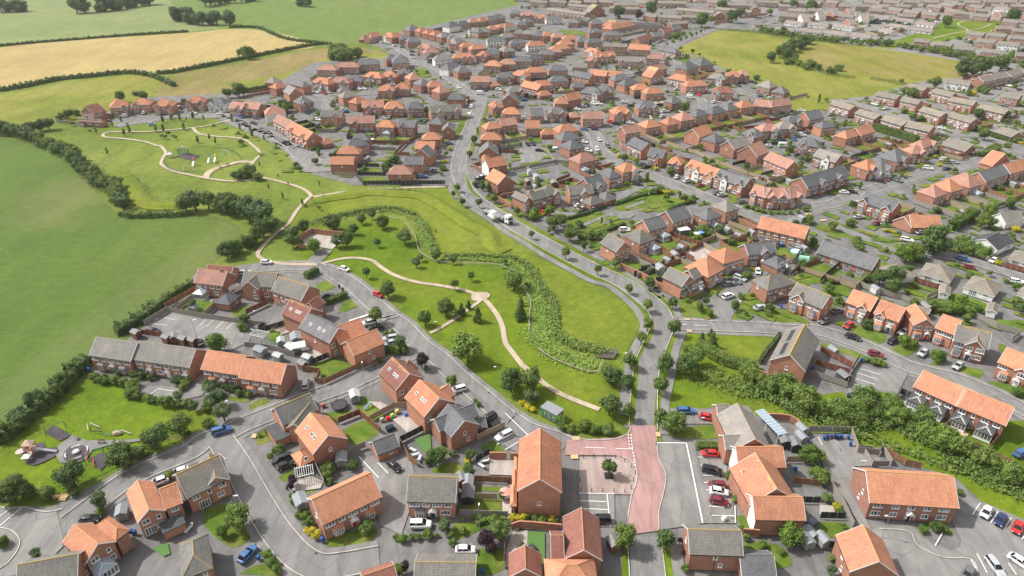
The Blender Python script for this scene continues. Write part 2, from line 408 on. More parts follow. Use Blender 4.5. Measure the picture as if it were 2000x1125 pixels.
# ---- fields
ground('pale_field', M['pale'], ["X -400,150 -100,98 0,91 100,79 370,62 440,55 370,22 300,-12 -600,-40"])
sground('green_field', M['field'], ["X 375,30 430,56 500,60 560,80 615,92 700,84 760,64 870,46 960,24 1012,10 960,-2 900,-14 600,-16 380,-14 330,0"])
sground('barley_field', M['gold'], ["X -300,230 -100,196 0,179 100,157 200,143 250,139 300,142 370,130 400,131 500,111 560,100 616,90 560,68 495,58 440,57 370,64 100,81 0,93 -300,130"])
sground('far_meadow', M['yellow'], ["X -200,290 -20,248 60,246 110,225 155,232 290,190 300,180 345,165 325,152 290,146 240,147 120,165 0,185 -300,240"])
sground('rough_field', M['rough'], ["X 320,160 360,140 450,127 600,98 650,92 720,95 760,110 700,120 610,130 560,165 440,190 400,188 340,190 300,192"])
sground('rough_meadow', M['yellow'], ["X 420,165 520,150 600,135 650,110 720,104 770,112 740,122 640,126 600,150 500,172"])
crop = "X -500,262 0,270 75,278 140,322 165,348 200,390 238,424 300,422 400,418 440,428 466,442 472,456 440,490 418,515 400,540 385,560 330,595 300,630 250,670 175,712 100,775 0,865 -80,920 -700,1000"
ground('crop_field', M['crop'], [crop])
sground('crop_headland', M['crop_b'], ["X 455,436 470,452 440,488 418,513 398,540 383,560 328,595 298,630 248,668 173,712 98,774 0,864 -60,905 -100,860 0,760 80,690 180,610 290,540 380,480 420,450 430,432"])
# ---- residential base (drives and yards) and greens
ground('estate_yard', M['drive'], ["X 150,240 290,190 420,184 540,162 610,124 700,112 775,116 740,92 700,80 870,44 1010,10 1010,-30 2600,-30 2900,1250 1240,1250 1232,850 1320,640 1300,600 1200,528 980,405 900,365 690,362 610,340 560,300 510,262 440,232 300,230 240,240",
   "X 385,530 510,513 640,520 700,540 745,600 850,690 960,770 1060,858 1235,858 1235,1250 -300,1250 -300,960 0,985 100,990 230,925 428,838 420,812 340,792 200,742 176,722 330,598"])
ground('old_estate_yard', M['parking'], ["X 1560,60 1700,92 1880,120 1878,152 1790,160 1700,188 1620,195 1640,225 1800,262 1850,275 2000,310 2300,380 2400,-30 1500,-30 1480,20"])
ground('green_common', M['yellow'], ["X 1320,95 1400,60 1480,58 1560,72 1700,92 1880,120 1878,152 1790,160 1700,188 1620,195 1560,192 1480,165 1400,128 1335,108",
   "X 1545,192 1620,195 1625,212 1550,226"])
ground('dry_common', M['tan'], ["X 1560,112 1575,98 1610,86 1700,96 1780,108 1868,124 1872,150 1800,156 1740,160 1690,150 1640,140 1590,132"])
ground('green_common', M['lush'], ["X 1708,92 1800,62 1850,38 1956,42 1960,58 1905,68 1850,80 1780,84 1740,96"])
ground('green_verge', M['lush'], ["B5 150,195 820,203 830,220 660,440 300,560 90,420",
   "B5 90,420 300,520 700,440 760,520 1150,640 1300,620 1350,690 1480,720 1600,760 1660,900 1500,1065 1400,1030 1350,925 1040,920 985,850 860,805 700,805 660,800 600,720 380,740 30,745 40,560",
   "A5 -20,-10 1500,-10 1500,800 1250,640 980,390 720,330 440,190 230,80 -20,75"])
sground('park_lawn', M['lush'], ["C3 -80,460 -60,330 -200,200 0,160 330,130 480,110 640,110 700,130 800,290 850,370 1000,440 1300,440 1460,470 1540,560 C4 430,600 500,700 490,940 560,1060 B4 190,315 400,420 620,495 680,440 790,420 760,600 740,850 500,880 300,850 0,640 B3 1000,600 800,430 600,240 430,170 300,0 C3 750,820 600,640 400,560 200,440"])
sground('playing_green', M['lush'], ["B1 650,440 900,500 1100,600 1400,660 1560,660 1500,800 1200,930 800,1110 400,1300 100,1380 -100,1400 -60,1000 300,720 500,530"])
sground('swale_grass', M['swale'], ["D2 1090,740 1200,690 1500,650 D3 300,650 600,640 1020,640 1130,800 1500,970 C4 400,300 700,460 1000,620 1200,720 1300,830 1290,930 B4 820,370 770,420 690,300 360,220 C4 700,950 720,700 560,480 300,370 0,350 C3 930,340 850,150 760,60 560,10 300,40 100,110 -60,160 D2 1000,900 1060,790"])
sground('play_green', M['grass'], ["D2 100,440 90,380 200,310 420,300 640,350 760,440 700,470 560,440 380,550 160,510"])
sground('garden_lawn', M['lawn'], [
 "A2 380,130 410,70 500,60 520,115 390,172","A2 540,400 700,320 760,350 600,440","A2 0,640 160,600 300,700 350,830 200,920 0,760","A2 250,1110 420,1040 560,1125","A2 890,860 1100,790 1250,780 1240,860 1050,925 900,910","A2 655,530 800,460 840,490 660,560",
 "B2 1010,900 1180,830 1270,930 1080,1010","B2 320,720 420,670 480,700 350,775","B2 1100,740 1190,665 1320,790 1210,838","B2 870,780 1060,760 1110,790 930,850","B2 775,430 960,370 1080,440 880,520","B2 170,650 330,680 300,700 180,680","B2 430,190 530,160 560,230 500,260",
 "A3 415,630 500,560 700,570 680,670","A3 460,470 680,480 680,508 460,500","A3 325,740 560,730 560,770 340,860","A3 505,930 690,930 690,1080 500,1110","A3 520,180 620,135 690,215 560,225","A3 170,340 330,290 400,360 300,400 170,390",
 "A4 420,60 710,20 760,120 420,110","A4 600,140 750,140 780,180 600,180","A4 890,690 960,690 1000,790 940,790","A4 940,880 1200,900 1300,1050 1050,1060","A4 310,110 350,115 355,150 312,150","A4 835,460 880,470 880,540 845,540",
 "A5 0,730 180,740 230,800 170,840 0,840","A5 710,780 800,740 960,780 960,830 820,770 750,845",
 "B6 240,170 300,150 485,215 420,272 260,215","B6 540,300 620,270 730,300 640,360 545,325","B6 1020,430 1210,470 1120,545 1020,520","B6 1230,600 1270,545 1500,620 1500,740 1300,650","B6 800,420 870,400 880,420 830,445","B6 40,265 500,400 470,430 30,290","B6 1310,260 1370,290 1320,340","B6 650,490 720,490 700,520",
 "C5 470,690 620,710 730,800 730,828 510,828","C5 665,640 780,630 800,690 700,690","C5 850,820 960,700 1090,720 940,870 860,865","C5 1110,850 1140,780 1250,770 1410,850 1290,890","C5 880,130 1030,180 960,220 880,150","C5 340,290 430,250 560,310 460,355","C5 540,380 640,340 660,390 600,410","C5 1290,540 1500,480 1560,560 1400,585",
 "C6 0,150 50,140 580,310 580,340 0,190","C6 90,115 560,270 540,285 90,125","C6 240,870 490,960 420,1020 230,920","C6 20,590 250,600 130,680 30,620","C6 640,590 770,640 810,680 770,700 620,640","C6 900,680 1000,650 1240,740 1100,830 920,760","C6 1370,850 1500,850 1500,930 1400,900",
 "D5 0,770 290,665 430,680 230,770 20,790","D5 165,800 420,700 590,730 400,800","C4 790,170 790,110 1050,60 1060,120 860,160","C4 860,190 1190,110 1200,160 1000,225 890,215",
 "C3 50,600 150,550 220,590 110,640","C3 225,800 260,720 330,680 405,730","C2 580,780 700,740 760,760 600,830",
 "D3 1230,0 1170,280 1130,280 1090,200","D4 1090,240 1120,300 1200,420 1160,370",
 "E3 540,670 630,665 700,750 620,760 560,720","D3 370,550 560,545 565,585 400,590","D3 380,490 520,480 520,515 390,515","E5 610,550 700,570 730,600 620,620","E4 690,290 900,300 1000,330 930,350 760,330","A5 800,20 900,0 900,60 760,30"])
# ---- roads
ROADS = [
 ('main', 6.6, "D3 1275,-60 1270,0 1235,100 1195,200 1152,300 1120,400 1112,500 1142,600 1215,700 1320,780 1430,850 C4 400,165 600,278 800,388 1000,490 1125,545 C5 120,612 230,692 310,765 348,840 350,900 320,980 285,1060 X 1264,715 1258,770 1256,840"),
 ('main', 6.6, "X 1256,1048 1262,1100 1268,1180"),
 ('park', 5.6, "X 1106,872 1086,862 B4 220,950 100,905 0,840 B3 1080,815 900,660 700,490 600,390 450,280 330,150 230,80 C3 600,830 470,715 330,590 200,510 100,470 -30,455 C2 1000,455 830,465"),
 ('loop', 5.6, "A1 0,1180 100,1080 200,950 320,850 500,750 700,600 900,450 1100,345 1400,220 A2 0,140 150,90 B2 300,860 500,780 800,660 1000,590 1270,465 B3 260,410 400,340"),
 ('loop', 5.6, "A2 100,110 230,300 330,480 450,690 560,850 690,990 830,1060 1000,1050 1280,1000"),
 ('east', 5.4, "C5 400,890 560,885 800,897 1100,908 1290,925 B6 0,180 300,280 500,370 650,440 800,485 1000,530 1150,590 1350,680 1560,790"),
 ('avenue', 6.4, "D4 940,200 985,250 1010,330 1080,400 1180,460 1300,520 D5 200,520 400,592 600,670 750,730 900,795 1000,830 1150,865 1300,845 1400,800 1500,765 D6 100,750 250,690 450,625 650,560 850,500 1000,480 1150,450 1250,400 1400,370 1560,330"),
 ('avenue', 5.4, "D4 100,185 180,188 430,168 700,170 880,190 960,215"),
 ('lane', 5.0, "C6 760,350 950,385 1150,432 1300,480 1560,560"),
 ('crescent', 5.0, "E1 850,930 950,905 1100,885 1250,855 1400,850 E2 0,850 150,860 250,885 330,930 450,985 550,1030 650,1080 D2 450,85 600,130 700,185 850,235 950,290 1020,350 1070,410 1130,460 1250,450"),
 ('close', 5.0, "E2 700,650 830,700 900,730 890,780 930,830 1000,860 1100,870"),
 ('close', 4.6, "E2 900,700 1000,690 1250,690 1400,650"),
 ('link', 5.6, "E3 1190,950 1130,930 1000,850 880,760 790,690 700,650 600,620 520,600 470,560 440,510 380,470 300,450 170,420"),
 ('link', 5.6, "E3 1150,960 1300,915 1420,905 E4 250,900"),
 ('bypass', 8.0, "E5 150,470 350,440 550,440 700,385 900,305 1000,270 1200,220 1500,155 E6 300,195 500,160 700,125 1000,90 1300,60 1560,15"),
 ('spur', 4.5, "E5 560,450 620,520 750,545 830,560"),
 ('close', 5.0, "E5 0,720 150,720 350,690 560,690 620,620 580,560"),
 ('close', 5.0, "E5 580,870 700,890 850,980 880,1080 E6 150,880 280,920 400,950"),
 ('lane', 5.0, "E7 1000,980 1130,970 1280,880 1500,900"),
 ('lane', 5.0, "D6 860,200 900,240 1150,250 1300,290 1500,330"),
 ('lane', 4.5, "E6 560,210 500,240 620,250 800,260 1100,300 1400,330"),
 ('close', 4.5, "E4 450,260 600,250 900,290 1050,280"),
]
RD = [(n, w, smooth(gp(s))) for n, w, s in ROADS]
def on_road(x, y, pad=0.0, skip=None):
    for i, (n, w, ps) in enumerate(RD):
        if i == skip: continue
        for a, b in zip(ps[:-1], ps[1:]):
            dx, dy = b.x-a.x, b.y-a.y; L2 = dx*dx+dy*dy
            if L2 == 0: continue
            t = max(0, min(1, ((x-a.x)*dx+(y-a.y)*dy)/L2))
            if (x-a.x-dx*t)**2+(y-a.y-dy*t)**2 < (w/2+pad)**2: return True
    return False
mb = MB()
for n, w, ps in RD:
    if n in ('main', 'park', 'loop', 'east', 'avenue', 'crescent', 'link', 'bypass'): strip(mb, ps, w+(3.4 if n != 'main' else 2.2), nz())
tag(mb.build('pavement', M['pave'], uv=False), kind='structure')
nz(.004); mb = MB()
for n, w, ps in RD: strip(mb, ps, w, nz())
tag(mb.build('road', M['road'], uv=False), kind='structure')
_r = random.Random(3); mb = MB(); md = MB(); zp, zd = nz(.004), nz(.003)
for n, w, ps in RD:
    acc = 0
    for a, b in zip(ps[:-1], ps[1:]):
        d = b-a; L = d.length; acc += L
        if L < .3: continue
        d.normalize(); nn = Vector((-d.y, d.x, 0)); an = math.atan2(d.y, d.x)
        if acc > 15:
            acc = 0; c = a+nn*(w/2-.35)*_r.choice((-1, 1)); mb2 = [c-d*.3-nn*.22, c+d*.3-nn*.22, c+d*.3+nn*.22, c-d*.3+nn*.22]; md.add([(q.x, q.y, zd) for q in mb2], [(0,1,2,3)])
            if _r.random() < .45:
                c = a+nn*_r.uniform(-w*.3, w*.3); l, k = _r.uniform(.8, 4.5), _r.uniform(.4, 1.1); zz = zp+.0003*_r.randint(0, 3)
                q4 = [c-d*l-nn*k, c+d*l-nn*k, c+d*l+nn*k, c-d*l+nn*k]; mb.add([(q.x, q.y, zz) for q in q4], [(0,1,2,3)])
tag(mb.build('road_patch', M['patch'], uv=False), kind='structure'); tag(md.build('road_drain', M['rubber'], uv=False), kind='structure')
# main-road verges and footways
nz(.004)
mb = MB(); mbg = MB()
verge = smooth(gp("D3 1040,590 1075,680 1180,760 1330,860 1500,985 C4 400,240 600,370 800,480 950,560 C4 1080,600 1200,690 1290,780 1340,880 1320,960 1270,1060 X 1232,700 1222,760 1219,812"))
strip(mbg, offs(smooth(gp("D3 1050,600 1110,700 1190,765 1330,850 C4 330,190 600,330 800,440 1000,545 1110,600 1200,670 1320,770 1385,860 1375,960 1310,1070 X 1240,710 1236,770 1228,830")), 0), 2.0, nz())
strip(mb, verge, 2.4, nz())
strip(mbg, smooth(gp("C4 560,190 760,290 880,360 1100,470 1300,575 1450,690 C5 200,570 330,670 400,740 440,815")), 1.8, nz())
strip(mb, smooth(gp("C4 760,260 900,340 1100,440 1300,560 1500,680 C5 250,560 380,680 440,760 470,830")), 2.0, nz())
strip(mbg, smooth(gp("C5 450,960 400,1090 X 1300,715 1289,770 1285,830 1286,850")), 1.9, nz())
strip(mb, smooth(gp("C5 500,945 450,1060 X 1314,720 1299,790 1297,850")), 2.2, nz())
strip(mbg, smooth(gp("X 1299,1065 1306,1110 1310,1140")), 1.8, nz()); strip(mb, smooth(gp("X 1318,1060 1325,1110 1332,1150")), 2.4, nz())
strip(mb, smooth(gp('C4 820,185 1000,110 1120,60 1340,-20')), 2.0, nz())
strip(mbg, smooth(gp("X 1223,1065 1222,1110 1222,1150")), 1.5, nz())
strip(mbg, smooth(gp("D3 1330,0 1290,130 1240,250 1195,380")), 1.4, nz()); strip(mbg, smooth(gp("D3 1170,530 1200,640 1270,700")), 1.4, nz())
tag(mb.build('footway', M['pave'], uv=False), kind='structure'); tag(mbg.build('grass_verge', M['lush'], uv=False), kind='structure')
# car parks, courts, drives
ground('car_park', M['parking'], ["C2 130,795 620,860 780,880 720,950 700,1010 560,1075 380,1040 0,945 -60,900 -30,880",
  "B6 300,420 450,470 500,420 650,490 580,620 510,795 430,760 340,700 210,640 200,560","A5 -60,110 230,85 290,215 450,270 440,320 250,330 230,470 380,800 330,800 160,560 30,330",
  "A4 312,158 585,152 640,400 700,740 326,795 325,660 355,540 376,420 360,350 322,270",
  "A4 600,190 780,230 820,330 845,480 885,745 700,745 640,400","A5 380,800 430,770 650,760 740,800 760,860 950,950 1030,920 1035,870 970,730 1000,600 1080,540 1600,760 1600,1250 400,1250",
  "B1 1030,490 1230,490 1330,510 1480,400 1560,440 1480,560 1300,600 1050,550","A1 0,620 180,625 420,660 480,900 300,1080 0,1150",
  "A2 1130,260 1500,230 1560,470 1440,830 1290,760 1200,480","B4 1150,745 1500,750 1500,860 1240,860","A3 625,100 870,120 800,230 640,150","A3 1240,530 1500,530 1500,770 1260,770",
  "D4 435,290 620,340 640,400 560,440 430,450","D2 1060,360 1290,370 1300,510 1100,515 1030,430"])
ground('private_drive', M['road'], ["D5 1290,180 1500,150 1560,400 1350,360","D4 560,860 650,790 900,830 1000,770 1300,590 1400,600 1150,730 700,890","D6 60,870 600,1090 560,1110 40,900","C5 700,690 880,480 1080,440 1160,480 1000,610 870,810 850,865 730,865"])
ground('paved_plaza', M['plaza'], ["A3 1245,262 1500,262 A4 30,255 130,300 165,370 155,460 120,535 A3 1240,525"])
ground('red_road', M['redroad'], ["A3 1153,135 A4 0,118 90,90 112,30 300,30 315,160 330,290 375,400 370,470 345,560 325,660 325,800 100,830 98,700 125,540 160,440 165,360 120,290 60,260 0,248 A3 1135,245"])
# footpaths
nz(.004); mb = MB()
for w, s in [(1.6, "C2 800,405 765,370 790,320 900,210 960,165 1000,125 1040,60 1080,10 D2 1140,700"),
  (1.6, "D2 1140,712 1150,680 1080,630 950,590 820,560 720,570 570,580 400,560 300,540 160,510 60,460 70,410 90,370 50,320 D1 1150,320 1060,290 900,268 780,258 755,242 790,222 900,218 1100,215 1300,200 1480,180 D2 340,185 450,160 560,132"),
  (1.6, "D2 290,190 330,230 420,248 640,268 730,320 780,380 730,440 715,480 750,520 820,562"), (3.0, "D2 385,555 400,520 450,490 560,455 640,438 720,440"),
  (1.7, "D2 1150,695 1250,682 D3 0,712 80,690 300,655 600,632 1020,622"),
  (1.6, "C3 100,435 250,400 350,393 470,410 540,460 640,520 800,570 1000,600 1200,645 1300,700 1390,810 1430,900 1450,1010 1490,1070 B3 1200,430 B4 100,450 250,575 400,660 640,755"),
  (1.3, "C3 1290,690 1210,750 1140,800 1020,880 900,945"), (2.0, "C2 810,415 900,430 1020,440 1200,440"),
  (1.6, "E7 600,380 800,330 950,300 850,240 920,205"), (1.4, "E7 950,295 1080,280 1180,235")]:
    strip(mb, smooth(gp(s)), w, nz())
_p = gp("C3 1205,656 1250,646 1310,646 1335,660 1336,678 1308,694 1270,698 1240,708 1212,706 1202,688"); mb.sheet([(q.x, q.y) for q in smooth(_p+[_p[0]], 3)[:-1]], nz())
tag(mb.build('footpath', M['path'], uv=False), kind='structure')
ground('compound_yard', M['patio'], ["C2 1090,260 1180,190 1430,215 1310,330 1110,300"]); ground('yard_access', M['pave'], ["C2 1110,430 1220,325 1310,340 1220,435"])
ground('estate_square', M['pave'], ["C4 1070,80 1100,50 1250,50 1280,80 1230,108 1110,105"])
# playground surfaces
ground('play_path', M['pave'], ["B1 430,930 530,850 640,890 900,885 1050,875 1050,890 800,925 680,960 640,1020 560,1060 440,1050 410,990"])
ground('rubber_matting', M['rubber'], ["B1 155,975 220,920 320,905 345,950 420,935 440,970 400,1010 320,1050 250,1075 190,1060 180,1020","B1 470,980 510,935 600,922 660,945 655,990 600,1035 500,1050 470,1025","B1 330,830 400,775 530,850 440,895","B1 650,1025 750,975 820,1030 740,1110","D2 160,400 250,370 340,395 290,430"])
ground('bark_patch', M['path'], ["B1 205,970 235,960 240,985 210,992"])
ground('patio', M['patio'], ["A3 590,275 780,280 780,398 580,390","A3 680,560 750,600 750,680 680,675","A3 860,800 990,845 990,1040 700,1070 705,945 760,800","B2 1210,700 1290,700 1400,760 1330,795","B3 250,830 440,760 500,880 380,950 310,880","B2 540,130 620,130 620,190 560,210","C2 230,700 300,660 440,700 410,745","B6 560,700 700,690 740,790 540,740","A5 0,610 110,620 110,680 0,680","B2 750,330 830,310 900,370 800,380","C5 190,375 330,350 350,385 220,400","A2 780,400 870,440 850,490 650,520 620,460"])
ground('decking', plain('decking_boards', (.50,.38,.22), .8), ["A5 900,60 960,10 1095,90 1040,170"])
ground('artificial_turf', M['turf'], ["A1 1120,930 1230,890 1250,970 1200,990","A3 865,805 990,812 990,1040 960,1040 860,900","A3 30,130 150,90 160,190 120,240"])
# junction and bay markings
mb = MB()
def line(s, w=.12, dash=None):
    ps = gp(s); z = ZC[0]+.006
    for a, b in zip(ps[:-1], ps[1:]):
        d = (b-a); L = d.length; d = d.normalized(); t = 0
        while t < L:
            e = min(L, t+(dash or L)); strip(mb, [a+d*t, a+d*e], w, z); t = e+(dash or 1)*.8 if dash else L
nz(.01)
line("A3 1285,192 1430,197", .2); line("A4 5,200 135,205", .2)
line("A4 100,95 112,205", .22, .6); line("A4 120,95 130,200 148,290 160,360", .22, .6)
line("A4 312,158 525,160 555,300 645,745", .3)
for s in ["A4 610,262 770,275","A4 630,320 640,325","A4 650,395 800,400","A4 655,450 690,452","A4 670,505 700,507","A4 690,622 850,637","A4 710,690 880,695","A4 880,620 885,745"]: line(s, .2)
for s in ["A3 1245,583 1440,590","A3 1250,640 1450,648","A3 1445,530 1470,770","A3 1240,528 1500,530","A3 640,170 770,105","A3 700,208 810,145","A3 870,105 700,-60"]: line(s, .2)
for s in ["A2 1130,258 1275,415","A2 1270,305 1345,383","A5 0,130 20,170","A5 115,140 160,222","A5 300,290 350,292","A5 845,912 900,815","A5 1118,685 1175,600","A5 1250,745 1305,660","A5 1350,792 1402,708","A5 1480,865 1500,835","A5 1380,1040 1440,1125","A5 1105,1010 1155,1100","A5 1150,970 1225,1110"]: line(s, .2)
for s in ["B6 303,460 440,500","B6 283,492 425,537","B6 262,530 408,575","B6 245,568 388,612","B6 228,603 370,648","B6 215,685 300,705"]: line(s, .2)
for s in ["C2 0,880 100,890","C2 80,835 160,848","C2 340,890 385,850","C2 390,900 440,852","C2 462,908 522,855","C2 532,918 590,870","B1 1100,555 1160,512 1275,530","A1 0,700 80,640","A1 0,770 160,635"]: line(s, .18)
line("B2 1060,108 1200,62", .8); line("B2 1085,140 1135,128", 1.4)
line("C5 585,888 680,893", .2); line("C5 500,885 530,886", .2); line("D3 1130,430 1110,520", .15, 2)
line("B5 1115,960 1145,1020", .2); line("B5 1240,980 1285,1065", .2)
tag(mb.build('road_marking', M['white'], uv=False), kind='structure')
mb = MB()
for s, w in [("A3 1190,122 1245,124",1.3),("A3 1180,260 1235,260",1.3),("A4 303,95 335,95",1.6),("C5 510,845 550,848",.9),("C5 530,930 570,932",.9),("B2 355,965 375,935",1.2),("D5 1395,825 1440,820",1.2),("A1 440,562 495,558",1.6),("D6 5,872 50,866",1.2)]:
    strip(mb, gp(s), w, ZC[0]+.006)
tag(mb.build('tactile_paving', M['yellowp'], uv=False), kind='structure')
# kerbs: real low steps along both edges of each road
mb = MB()
for i, (n, w, ps) in enumerate(RD):
    for sgn in (1, -1):
        e = offs(ps, sgn*(w/2+.08))
        for a, b in zip(e[:-1], e[1:]):
            m = (a+b)/2
            if on_road(m.x, m.y, .3, i) or any(pip(q, m.x, m.y) for q in PARKP): continue
            d = (b-a); L = d.length
            if L < .01: continue
            mb.box(m.x, m.y, ZC[0]-.02, L, .2, .10, 0, math.atan2(d.y, d.x))
for s in ["A4 312,158 322,270 360,350 376,420 355,540 325,660 326,795","A4 60,262 130,300 165,370 155,460 125,540 98,700","A1 0,620 60,640 180,628 330,665 460,640","A5 440,790 650,805 700,890 780,950 920,1000 1110,1010 1155,1100","A3 1060,50 1150,100 1300,135 A4 0,130 100,90 120,40","A1 0,780 90,800 150,870 130,950 60,1040 0,1080","B2 105,1080 160,1125"]:
    ps = smooth(gp(s), 3)
    for a, b in zip(ps[:-1], ps[1:]):
        d = b-a; mb.box((a.x+b.x)/2, (a.y+b.y)/2, ZC[0]-.02, d.length, .2, .10, 0, math.atan2(d.y, d.x))
tag(mb.build('kerb', M['kerb'], uv=False), kind='structure')
# earth banks of the mown swale: real low ridges
mb = MB()
def bank(s, w, h):
    ps = smooth(gp(s), 4); n = 9; rows = []
    sec = [(-.5, -.06), (-.38, .2), (-.2, .8), (-.05, 1), (.08, .95), (.2, .6), (.34, .15), (.42, -.06)]
    for i, p in enumerate(ps):
        a = ps[max(i-1, 0)]; b = ps[min(i+1, len(ps)-1)]; t = (b-a).normalized(); k = min(1, i/4, (len(ps)-1-i)/4)
        rows.append([(p.x-t.y*w*q, p.y+t.x*w*q, ZC[0]-.1+.1*1+h*k*z) for q, z in sec])
    for r0, r1 in zip(rows[:-1], rows[1:]):
        for j in range(len(sec)-1): mb.add([r0[j], r0[j+1], r1[j+1], r1[j]], [(0,1,2,3)])
nz(.01)
bank("D1 860,520 930,580 985,640 1030,700 1090,745 1180,762 1290,758 1390,740", 9, 1.0)
bank("D2 1180,725 1300,700 1500,675 D3 300,668 500,660 700,672 850,690 950,740 1080,820 1200,900 1330,965 C4 240,300 330,350", 8, .9)
tag(mb.build('grass_bank', M['swale'], uv=False), kind='structure')
GZ = ZC[0]-.02
# ================================================================ BUILDINGS
TPITCH = .78
# ---- shared window / door meshes: x along wall, y = 0 wall plane (outwards is -y), z from sill
def win_mesh(w, h, n, door=False):
    f = MB(); t = .12
    for x in (-w/2+t/2, w/2-t/2): f.box(x, -.03, 0, t, .09, h)
    f.box(0, -.032, 0, w, .094, t); f.box(0, -.032, h-t, w, .094, t)
    for i in range(1, n): f.box(-w/2+w*i/n, -.028, t, .10, .08, h-2*t)
    if not door and n > 1: f.box(-w/2+w/n/2, -.027, h*.68, w/n, .07, .05)
    if not door: f.box(0, -.07, -.07, w+.16, .2, .07)
    g = MB(); g.box(0, -.008, t*.5, w-t, .02, h-t)
    return f.mesh('frame', [M['upvc']]), g.mesh('pane', [M['glass']])
WM = {'W': (2.0, 1.3, 3), 'M': (1.45, 1.25, 2), 'S': (.8, 1.05, 1), 'P': (2.2, 2.1, 4), 'Q': (1.5, 2.1, 2), 'B': (1.9, 1.35, 4)}
WMESH = {k: win_mesh(*v, k in 'PQ') for k, v in WM.items()}
def door_mesh():
    f = MB(); f.box(-.53, -.03, 0, .1, .09, 2.15); f.box(.53, -.03, 0, .1, .09, 2.15); f.box(0, -.032, 2.05, 1.16, .094, .1)
    g = MB(); g.box(0, -.02, 0, .96, .05, 2.05); g.box(0, -.05, 1.35, .4, .02, .45, 1)
    return f.mesh('door_frame', [M['upvc']]), g.mesh('door', [M['tint'], M['glass']])
DMESH = door_mesh()
def canopy_mesh():
    f = MB(); f.hexa([(-.85,-.9,2.2),(.85,-.9,2.2),(.85,0,2.2),(-.85,0,2.2),(-.02,-.9,2.95),(.02,-.9,2.95),(.02,0,2.95),(-.02,0,2.95)])
    for x in (-.75, .75): f.cyl((x,-.8,1.3),(x,0,1.2),.05,n=4); f.box(x,-.8,1.25,.09,.09,1.0)
    return f.mesh('porch', [M['upvc']])
CANOPY = canopy_mesh()
def lean_mesh(w, roof):   # tiled lean-to canopy over a door
    f = MB(); f.hexa([(-w/2,-1.0,2.3),(w/2,-1.0,2.3),(w/2,0,2.95),(-w/2,0,2.95),(-w/2,-1.0,2.4),(w/2,-1.0,2.4),(w/2,0,3.08),(-w/2,0,3.08)])
    return f
def bay_meshes():
    f = MB(); g = MB(); r = MB()
    out = [(-1.2,0),(-.8,-.75),(.8,-.75),(1.2,0)]
    f.prism(out, 0, .62, 1); f.prism([(x*1.02,y*1.02) for x, y in out], .62, .72); f.prism([(x*1.02,y*1.02) for x, y in out], 2.12, 2.25)
    g.prism([(x*.96,y*.96) for x, y in out], .72, 2.12)
    for x, y in [(-1.16,-.03),(-.8,-.75),(-.27,-.76),(.27,-.76),(.8,-.75),(1.16,-.03),(-1,-.38),(1,-.38)]: f.box(x, y, .7, .09, .09, 1.45)
    f.box(0,-.76,1.75,1.6,.06,.05)
    o2 = [(-1.35,0),(-.9,-.9),(.9,-.9),(1.35,0)]
    r.add([(x,y,2.25) for x, y in o2]+[(-.7,0,2.85),(.7,0,2.85)], [(0,1,4),(1,2,5,4),(2,3,5),(3,2,1,0)])
    return f, g, r
_bf, _bg, _br = bay_meshes()
BAYF = {b: _bf.mesh('bay_frame', [M['upvc'], M[b]]) for b in ('brick', 'brick2', 'render')}
BAYG = _bg.mesh('bay_pane', [M['glass']]); BAYR = {}
def gdoor_mesh():
    f = MB(); f.box(0,-.03,0,2.5,.08,2.15)
    for i in range(1,6): f.box(0,-.075,i*.36,2.3,.02,.03)
    return f.mesh('garage_door', [M['tint']])
GDOOR = gdoor_mesh()
SKY = MB(); SKY.box(0,0,0,.8,1.0,.09); SKYM = SKY.mesh('rooflight', [M['upvc']]); _g = MB(); _g.box(0,0,.09,.62,.82,.012); SKYG = _g.mesh('pane', [M['glass']])
def conserv_meshes():
    f = MB(); g = MB(); r = MB(); W, D = 3.4, 2.9
    for k in range(6): f.box(-W/2+W*k/5, -D, 0, .1, .1, 2.2)
    for k in range(1, 5):
        for s in (-1, 1): f.box(s*W/2, -D*k/5, 0, .1, .1, 2.2)
    f.box(0,-D,0,W,.12,.55); f.box(0,-D,2.1,W+.1,.14,.14)
    for s in (-1, 1): f.box(s*W/2,-D/2,0,.12,D,.55); f.box(s*W/2,-D/2,2.1,.14,D,.14)
    g.box(0,-D/2,.5,W-.06,D-.06,1.62)
    a = [(-W/2-.1,-D-.1,2.24),(W/2+.1,-D-.1,2.24),(W/2+.1,0,2.24),(-W/2-.1,0,2.24),(-.02,-D+1.4,3.1),(.02,-D+1.4,3.1),(.02,0,3.1),(-.02,0,3.1)]
    r.hexa(a)
    for i, j in ((0,4),(1,5),(4,7)): f.cyl(a[i], a[j], .06, n=4)
    for k in (.3,.6,.9):
        for s in (0, 1):
            e = Vector(a[s*1+0]).lerp(Vector(a[3 if s == 0 else 2]), k); t = Vector(a[4]).lerp(Vector(a[7]), max(0,(k-.4)/.6)); f.cyl(e, t, .035, n=4)
    return f.mesh('conservatory_frame', [M['upvc']]), g.mesh('conservatory_glazing', [M['glass']]), r.mesh('conservatory_roof', [M['roofglass']])
CONS = conserv_meshes()
DOORC = [(.04,.06,.12),(.03,.03,.03),(.75,.75,.75),(.15,.22,.25),(.03,.10,.16),(.5,.03,.02)]
FOOT = []; HOUSES = []
